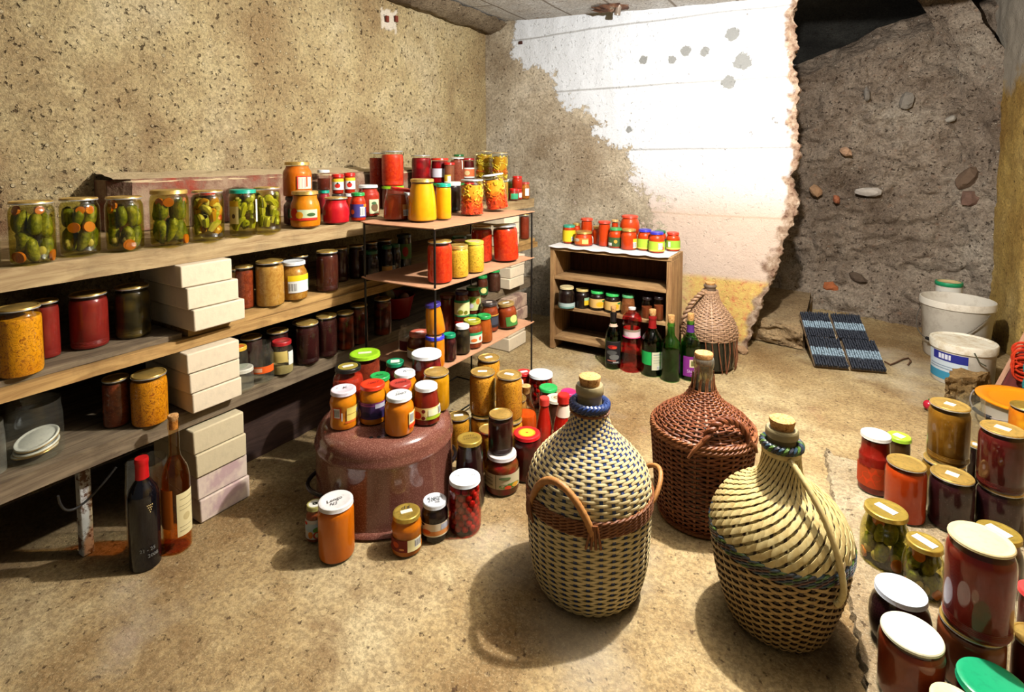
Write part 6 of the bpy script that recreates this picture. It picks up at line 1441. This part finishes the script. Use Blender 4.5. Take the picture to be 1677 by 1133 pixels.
# demijohn four: worn one by the back wall
d4p = onz(1160, 598, 0); d4 = empty('wicker_demijohn', (d4p.x, d4p.y, .001), (0, 0, facing(d4p))); tag(d4, 'worn demijohn with frayed lower basket and bare dark glass by the back wall', 'demijohn', 'wicker demijohns')
pt_ = smoothp([(.140, .165), (.139, .195), (.128, .235), (.104, .275), (.076, .312), (.054, .345), (.043, .378), (.037, .405)], 36)
GREYW = wicker('faded_willow', (188, 148, 112), (134, 96, 70), (166, 140, 116))
mb = MB(); weave(mb, pt_, 26, 30, .0036, .0024, .46, mi=0, jit=.0018, ppw=5); stakes(mb, pt_, 26, .003, .002, 0); mb.build('basket_skirt', GREYW, d4)
mb = MB(); mb.lathe([(0, .004), (.105, .0), (.124, .015), (.13, .06), (.13, .15)] + [(r - .008, z) for r, z in pt_[4:]], 44); mb.build('glass_body', DG, d4)
mb = MB()
for s in range(16):
    a = radians(-20 + s * 13) - pi / 2; b = a + .18 * sin(s * 2.3) + .1; o_ = .004 + .004 * abs(sin(s * 1.7))
    mb.tube([(.139 * cos(a), .139 * sin(a), .17), (.138 * cos(a + .05), .138 * sin(a + .05), .11), ((.135 + o_) * cos((a + b) / 2), (.135 + o_) * sin((a + b) / 2), .06), (.134 * cos(b), .142 * sin(b), .006)], .0026, 6)
mb.build('loose_withies', wicker('red_willow', (150, 94, 62), (110, 62, 40)), d4)
neck(d4, .028, .395, .432, .012, glass=paint((110, 90, 72), .5))
mb = MB(); braid(mb, .036, .398, 9, .003, .004, 3, 0); mb.build('neck_ring', GREYW, d4)
arch_handle(d4, GREYW, hp(-30, .036, .398), hp(-72, .135, .235), .012, .025, .009, turns=4)

for p, r, h, k in ((d1p, .172, .55, 'D1'), (d2p, .158, .51, 'D2'), (d3p, .16, .49, 'D3'), (d4p, .155, .45, 'D4')): PLACED.append(dict(key=k, x=p.x, y=p.y, z=0, r=r, h=h, move=False, on=None))
PLACED.append(dict(key='POT', x=base.x, y=base.y, z=0, r=PR * 1.02, h=POTZ - .001, move=False, on=None))

# ------------------------------------------------------------------ buckets, brushes, rubble at the right rear
BKT = N('old_plastic'); v = BKT.coords(); f = BKT.noise(v, 14, 6, .75)
BKT.bsdf(BKT.mix(BKT.math('MULTIPLY', BKT.ramp(f, [(.5, (0, 0, 0, 1)), (.68, (1, 1, 1, 1))]), .45), lin((232, 222, 204)), lin((170, 150, 122))), .4); BKT = BKT.m
def bucket(name, box, z, label, prof, lid=None, label_el=None, h=None, mat_=None):
    p, R, hh = fit(prof, *box, z, h); root = empty(name, (p.x, p.y, z + .001), (0, 0, facing(p))); tag(root, label, 'bucket')
    PLACED.append(dict(key=name + str(len(PLACED)), x=p.x, y=p.y, z=z, r=R, h=hh, move=False, on=None, nocol=True)); return root, R, hh, p
bp = [(.80, 0), (.83, .02), (.955, .87), (.97, .88), (1.0, .89), (1.0, .97), (.985, 1)]
root, R, hh, p = bucket('plastic_bucket', (1505, 1634, 477, 598), 0, 'large open white plastic bucket with wire bail before the ochre wall', bp)
mb = MB(); mb.lathe([(0, .004)] + [(a * R, b * hh) for a, b in bp] + [(.955 * R, hh), (.94 * R, hh * .95), (.80 * R, .012), (0, .012)], 56); mb.build('body', BKT, root)
P = [];
for i in range(25):
    t = i / 24; a = radians(-88 + 176 * t); P.append(((R * 1.01) * sin(a) * 1.0, -(R * 1.02) * cos(a) - .012 * sin(pi * t), hh * (.86 - .52 * sin(pi * t))))
mb = MB(); mb.tube(P, .0028, 8); ba = mb.build('bail', paint((120, 112, 100), .35, .6), root); ba.rotation_euler.z = radians(-35)
mb = MB(); mb.tube([P[11], P[12], P[13]], .009, 10); mb.build('bail_grip', paint((24, 22, 22), .5), root).rotation_euler.z = radians(-35)
lp = [(.90, 0), (.92, .02), (.955, .78), (.97, .8), (1, .81), (1.01, .98), (.98, 1)]
root, R, hh, p = bucket('plastic_bucket', (1522, 1637, 543, 640), 0, 'low white paint bucket with dusty lid and blue label', lp)
mb = MB(); mb.lathe([(0, .004)] + [(a * R, b * hh) for a, b in lp[:4]] + [(.95 * R, hh * .8), (0, hh * .8)], 56); mb.build('body', BKT, root)
mb = MB(); mb.lathe([(.965 * R, hh * .8), (R, hh * .81), (1.012 * R, hh * .97), (.99 * R, hh), (.93 * R, hh), (.9 * R, hh * .965), (0, hh * .965)], 56)
n = N('dusty_lid'); v = n.coords(); f = n.noise(v, 18, 6, .75); n.bsdf(n.mix(n.ramp(f, [(.45, (0, 0, 0, 1)), (.66, (1, 1, 1, 1))]), lin((236, 228, 208)), lin((206, 186, 150))), .6); mb.build('lid', n.m, root)
make_label([(.9, 0), (.9, .0), (.92, .02), (.955, .78), (.955, 1)], R, hh, [('r', -80, 10, .1, .76, (206, 216, 222)), ('r', -80, 10, .1, .3, (60, 140, 170)), ('r', -60, 10, .56, .76, (40, 44, 130)), ('r', -45, -20, .6, .72, (226, 226, 236)), ('r', -70, 0, .42, .44, (130, 150, 170)), ('r', -70, 0, .36, .38, (130, 150, 170))], root)
mb = MB(); mb.tube([hp(18, R * 1.02, hh * .9), hp(26, R * 1.06, hh * .7), hp(38, R * 1.05, hh * .62)], .003, 6); mb.build('bail', paint((90, 90, 70), .5), root)
tp = [(.82, 0), (.84, .02), (.95, .93), (1, .94), (1, .985), (.97, 1)]
root, R, hh, p = bucket('plastic_tub', (1530, 1578, 457, 562), 0.012, 'small plastic tub with green rimmed lid behind the large white bucket', tp)
mb = MB(); mb.lathe([(0, .004)] + [(a * R, b * hh) for a, b in tp[:3]] + [(0, hh * .93)], 40); mb.build('body', BKT, root)
mb = MB(); mb.lathe([(.96 * R, hh * .935), (R, hh * .945), (R, hh * .985), (.97 * R, hh), (.86 * R, hh)], 40, 0); mb.lathe([(.86 * R, hh), (.83 * R, hh * .96), (0, hh * .96)], 40, 1); mb.build('lid', [paint((30, 150, 96), .4), paint((206, 180, 130), .7)], root)
make_label([(.82, 0), (.82, 0), (.84, .02), (.95, .84), (.95, 1)], R, hh, [('r', -60, 60, .3, .9, (226, 220, 206)), ('r', -40, 20, .8, .85, (110, 104, 110)), ('r', -40, 30, .7, .74, (170, 160, 150)), ('e', 50, .8, 8, .05, (226, 140, 60))], root)

# four bristle pads on a tilted board
b0, b1 = onz(1334, 602, .004), onz(1450, 612, .004)
u = (b1 - b0); u.z = 0; bw_ = u.length; u.normalize(); back = Vector((-u.y, u.x, 0)); tl = radians(30)
upv = (back * cos(tl) + ZV * sin(tl)).normalized(); nv_ = u.cross(upv)
Mx = Matrix((u, upv, nv_)).transposed().to_4x4()
bd = empty('tilted_board', (0, 0, 0)); bd.matrix_world = Matrix.Translation(b0 - u * .035 - nv_ * .004 + ZV * .004) @ Mx
mb = MB(); mb.box(.042, bw_ + .018, .006, .36, -.03, -.012); mb.build('board', wood((206, 180, 138), (176, 146, 102), 1, 1, 'tilted_board_wood', .1), bd, bevel=.003)
mb = MB(); mb.box(.06, bw_ - .01, .28, .355, -.19, -.031); mb.build('support_block', m_step, bd)
tag(bd, 'tan board propped at a slant under the four bristle pads', 'board')
pw = bw_ / 2 - .004
BBLK, BBLU = paint((46, 50, 60), .55, 0, .4), paint((140, 160, 174), .5, 0, .4)
for iy, (oy, sc) in enumerate(((0, 1.0), (.198, .93))):
    for ix in range(2):
        lab_ = ['black and blue bristle pad on the slanted board, lower left of four', 'black and blue bristle pad on the slanted board, lower right of four', 'black and blue bristle pad on the slanted board, upper left of four', 'black and blue bristle pad on the slanted board, upper right of four'][iy * 2 + ix]
        r0 = empty('bristle_pad', (0, 0, 0)); r0.matrix_world = Matrix.Translation(b0 + u * (ix * (pw + .012) * (sc if iy else 1)) + upv * (oy + .003) + nv_ * .004 + ZV * .004) @ Mx; tag(r0, lab_, 'bristle pad', 'bristle pads on the slanted board')
        w_ = pw * sc; mb = MB(); mb.box(0, w_, .004, .185 * sc, -.012, 0); mb.build('backing', paint((120, 96, 70), .8), r0)
        rn_ = random.Random(iy * 7 + ix)
        for bi, (ya, yb_, m_) in enumerate(((0, .33, BBLK), (.34, .62, BBLU), (.63, 1, BBLK))):
            mb = MB(); nr = 13
            for k in range(nr):
                xc = w_ * (k + .5) / nr
                for t in range(7):
                    y_ = .19 * sc * (ya + (yb_ - ya) * (t + .5) / 7); hh_ = .016 + rn_.uniform(-.002, .003); dx = w_ / nr * .30; dy = .19 * sc * (yb_ - ya) / 7 * .62
                    jx, jy = rn_.uniform(-.0015, .0015), rn_.uniform(-.002, .002)
                    mb.add([(xc - dx, y_ - dy, 0), (xc + dx, y_ - dy, 0), (xc + dx, y_ + dy, 0), (xc - dx, y_ + dy, 0), (xc - dx + jx, y_ - dy + jy, hh_), (xc + dx + jx, y_ - dy + jy, hh_), (xc + dx + jx, y_ + dy + jy, hh_), (xc - dx + jx, y_ + dy + jy, hh_)],
                           [(4, 5, 6, 7), (0, 1, 5, 4), (1, 2, 6, 5), (2, 3, 7, 6), (3, 0, 4, 7)])
            mb.build('bristles', m_, r0, smooth=False)
P = [onz(1449, 592, .004)] + [onz(x, y, .006) for x, y in [(1458, 597), (1468, 593), (1478, 588), (1488, 586), (1492, 591), (1487, 597)]]
mb = MB(); mb.tube(P, .004, 8); tag(mb.build('wire_hook', paint((104, 70, 46), .6)), 'rusty bent wire hook on the floor right of the bristle pads', 'hook')

# rough concrete chunk
def rock(name, pts_px, h, mat_, label, cat, seed=1, sub=5, amp=.012):
    bm = bmesh.new(); lo = [Vector(onz(x, y, 0)) for x, y in pts_px]
    vs0 = [bm.verts.new((p.x, p.y, .0)) for p in lo]; vs1 = [bm.verts.new((p.x, p.y, h)) for p in lo]
    k = len(lo); bm.faces.new(vs0[::-1]); bm.faces.new(vs1)
    for i in range(k): bm.faces.new((vs0[i], vs0[(i + 1) % k], vs1[(i + 1) % k], vs1[i]))
    bmesh.ops.recalc_face_normals(bm, faces=bm.faces)
    bmesh.ops.triangulate(bm, faces=bm.faces[:])
    for _ in range(sub): bmesh.ops.subdivide_edges(bm, edges=[e for e in bm.edges if e.calc_length() > .014], cuts=1, use_grid_fill=True); bmesh.ops.triangulate(bm, faces=[f for f in bm.faces if len(f.verts) > 3])
    bm.normal_update()
    mvs = [(v_, v_.normal.copy()) for v_ in bm.verts]
    for v_, nn in mvs:
        a = amp if nn.z < .8 else amp * .4; q = v_.co
        v_.co = q + nn * (a * fbm((q.x * 14, q.y * 14, q.z * 22 + seed), 5) - amp * .3)
        if v_.co.z < .002: v_.co.z = .002
    me = bpy.data.meshes.new(name); bm.to_mesh(me); bm.free(); me.materials.append(mat_); me.shade_smooth(); me.set_sharp_from_angle(angle=radians(50))
    o = bpy.data.objects.new(name, me); COL.objects.link(o)
    c = sum((v_.co for v_ in me.vertices), Vector()) / len(me.vertices); c.z = 0
    me.transform(Matrix.Translation(-c)); o.location = c; tag(o, label, cat); return o
n, v, c, hg = concrete('chunk_concrete', (176, 142, 90), (120, 88, 50), (196, 172, 128), .6); m_chunk = fin(n, c, hg, .9)
rock('concrete_chunk', [(1546, 666), (1598, 664), (1620, 653), (1556, 646)], .13, m_chunk, 'rough broken concrete chunk before the low white bucket', 'rubble', 3, 4, .02)
for k, (px, py, sx_, lab_) in enumerate([(1246, 548, .05, 'broken stone below the jagged wall edge, left of the step'), (1270, 560, .045, 'small broken stone at the foot of the step'), (1215, 578, .035, 'loose rubble stone beside the worn demijohn')]):
    p = onz(px, py, 0); o = chip(px, py, (sx_, sx_ * .8, sx_ * .6), (176, 140, 104), 'rubble_stone', 20 + k, y=p.y); o.location = (p.x, p.y, sx_ * .52); tag(o, lab_, 'stone')
# magenta ball, orange lidded bucket, dark plank, rope
p = onz(1521, 672, 0)
tom = empty('red_ball', (p.x, p.y, .024)); mb = MB(); mb.sphere((0, 0, 0), .022, 0, 20); mb.build('ball', paint((176, 22, 46), .25), tom); mb = MB(); mb.lathe([(0, .02), (.005, .021), (.004, .027), (0, .027)], 10); mb.build('stalk', paint((60, 80, 30), .6), tom); tag(tom, 'small crimson ball behind the olive preserve stack', 'ball')
op = [(.84, 0), (.86, .02), (.955, .9), (.96, .92), (1, .93), (1.0, .985), (.98, 1)]
obp = Vector((2.892, 2.93, SLAB)); R = .152; hh = .088
ob = empty('lidded_bucket', (obp.x, obp.y, SLAB + .001), (0, 0, facing(obp))); tag(ob, 'bucket with bright orange lid at the right edge', 'bucket')
mb = MB(); mb.lathe([(0, .003)] + [(a * R * .96, b * hh) for a, b in op[:4]] + [(0, hh * .9)], 48); mb.build('body', paint((216, 206, 186), .4), ob)
mb = MB(); mb.lathe([(.95 * R, hh * .9), (R, hh * .92), (1.01 * R, hh * .98), (.99 * R, hh), (.78 * R, hh * .99), (.74 * R, hh * .94), (.70 * R, hh * .92), (0, hh * .925)], 56); mb.build('lid', paint((244, 150, 20), .35), ob)
P = [hp(-95 + 8 * i, R * (1.03 + .17 * sin(pi * i / 14)), hh * (.9 - .5 * sin(pi * i / 14))) for i in range(15)]
mb = MB(); mb.tube(P, .0028, 8); mb.build('bail', paint((190, 180, 176), .3, .6), ob)
mb = MB(); mb.tube(P[5:9], .008, 10); mb.build('bail_grip', paint((40, 40, 44), .5), ob)
PLACED.append(dict(key='ob', x=obp.x, y=obp.y, z=SLAB, r=R * 1.03, h=hh, move=False, on=None))
a_, b_ = onz(1622, 655, .02), ony(1690, 545, 3.28)
pb = onz(1650, 660, .0)
dp = empty('dark_plank', (0, 0, 0)); tag(dp, 'dark red wooden board leaning at the right edge behind the orange lid', 'board')
q0 = ony(1634, 640, 3.25); q0.z = max(q0.z, .02)
A0 = q0; A1 = ony(1680, 556, 3.38)
axu = (A1 - A0).normalized(); axs = Vector((1, -.15, -.1)); axs = (axs - axu * axs.dot(axu)).normalized(); axn = axu.cross(axs)
dp.matrix_world = Matrix.Translation(A0) @ Matrix((axs, axu, axn)).transposed().to_4x4()
mb = MB(); mb.box(0, .16, 0, .62, -.02, 0); mb.build('board', wood((104, 40, 34), (70, 24, 22), 1, 1, 'red_board'), dp, bevel=.003)
mb = MB(); mb.box(-.018, -.0005, 0, .62, -.022, .004); mb.build('pale_edge', wood((186, 140, 110), (150, 104, 80), 1, 1, 'board_edge'), dp)
rp = ony(1676, 604, 3.2); mb = MB()
for k in range(9):
    mb.tube([(rp.x + .035 * cos(2 * pi * i / 24), rp.y + .012 * (k % 3), rp.z - .02 + k * .012 + .035 * sin(2 * pi * i / 24)) for i in range(24)], .0055, 6, closed=True, mi=0)
tag(mb.build('rope_hank', wicker('red_rope', (226, 70, 30), (180, 40, 20))), 'hank of bright red cord hanging at the right frame edge', 'rope')
rp = ony(1679, 634, 3.18); mb = MB(); mb.tube([(rp.x + .004 * sin(i), rp.y, rp.z - .12 + .012 * i) for i in range(20)], .008, 8)
tag(mb.build('cord', wicker('teal_cord', (60, 160, 150), (40, 110, 120))), 'turquoise cord hanging beside the red hank at frame edge', 'rope')
tw = onz(1604, 675, SLAB); mb = MB()
for k in range(3): mb.tube([(tw.x + (.028 - .004 * k) * cos(2 * pi * i / 20), tw.y + .022 * sin(2 * pi * i / 20), SLAB + .004 + .006 * k) for i in range(20)], .0022, 6, closed=True)
# red bowl with things in it, on the bottom shelf
rb = onx(688, 530, .42); p, R, hh = fit([(.7, 0), (.97, .9), (1, 1)], 652, 722, 478, None, S3, h=.115)
p = Vector((.45, p.y, S3)); rbo = empty('plastic_bowl', (p.x, p.y, S3 + .001)); tag(rbo, 'dark red plastic bowl in shadow on the bottom shelf behind the rack', 'bowl')
RB_R = .088
mb = MB(); mb.lathe([(0, .004), (.62 * RB_R, .002), (.7 * RB_R, .006), (.95 * RB_R, .1), (RB_R, .105), (RB_R, .108), (.94 * RB_R, .106), (.66 * RB_R, .01), (0, .008)], 44); mb.build('body', paint((150, 24, 26), .35), rbo)
PLACED.append(dict(key='bowl', x=p.x, y=p.y, z=S3, r=RB_R, h=.12, move=False, on=None))
mb = MB(); mb.sphere((0, 0, 0), .022, 0, 14); tag(mb.build('garlic_bulb', paint((170, 120, 110), .6), loc=(p.x + .035, p.y + .02, S3 + .095)), 'pale bulb lying in the dark red bowl', 'bulb')
mb = MB(); mb.lathe([(0, 0), (.03, 0), (.032, .004), (.032, .07), (.026, .08), (.026, .09), (0, .09)], 28)
gb = empty('olive_jar', (p.x - .02, p.y - .02, S3 + .082)); gb.rotation_euler = (radians(18), radians(-16), 0); tag(gb, 'olive labelled jar lying tilted in the dark red bowl', 'jar'); mb.build('body', paint((70, 66, 36), .4), gb)

# ------------------------------------------------------------------ place the jars and bottles
for r in PLACED:
    r['x0'], r['y0'] = r['x'], r['y']
LIM = {}
for r in PLACED:
    if 'make' not in r or not r['move']: continue
    z, R = r['z'], r['r']; k = r['key']
    if abs(z - S1) < .003 and k not in ('r5',): r['lim'] = (.035 + R if r['y'] < y0 else .185 + R, .60 - R * .8, -5, 2.94)
    elif abs(z - S2) < .001 or abs(z - S2L) < .001: r['lim'] = (.035 + R, .59 - R * .85, -5, 2.965)
    elif abs(z - S3) < .001: r['lim'] = (.035 + R, .60 - R * .85, -5, 2.965)
    elif z == CT: r['lim'] = (-5, 5, cab.location.y + R * .75, cab.location.y + CD - R * .5)
    elif z in (RT, RM, RB): r['lim'] = (X0 + R * .9 + .005, X1 - R * .9 - .005, Y0_ + R * .9 + .005, Y1_ - R * .9)
relax(80)
for r in PLACED:
    if r.get('on'):
        s = next(q for q in PLACED if q['key'] == r['on'])
        ox, oy = r['x0'] - s['x0'], r['y0'] - s['y0']; d = sqrt(ox * ox + oy * oy); m = .012
        k = min(1, m / d) if d > 1e-6 else 0; r['ox'], r['oy'] = ox * k, oy * k
for r in PLACED:
    if 'make' in r: r['make']()
lids_later()

# ------------------------------------------------------------------ light
ld = bpy.data.lights.new('bare_bulb', 'POINT'); ld.energy = 190; ld.shadow_soft_size = .022; ld.color = (1.0, .985, .96)
lo_ = bpy.data.objects.new('bare_bulb', ld); lo_.location = (2.08, 1.755, 1.75); COL.objects.link(lo_)
w = bpy.data.worlds.new('World'); S.world = w; w.use_nodes = True
bg = w.node_tree.nodes['Background']; bg.inputs[0].default_value = (1.0, .93, .82, 1); bg.inputs[1].default_value = .09
S.view_settings.view_transform = 'Standard'; S.view_settings.look = 'None'; S.view_settings.exposure = 0.06; S.view_settings.gamma = 1
S.cycles.max_bounces = 8; S.cycles.diffuse_bounces = 1; S.cycles.transparent_max_bounces = 24; S.cycles.caustics_refractive = False; S.cycles.caustics_reflective = False
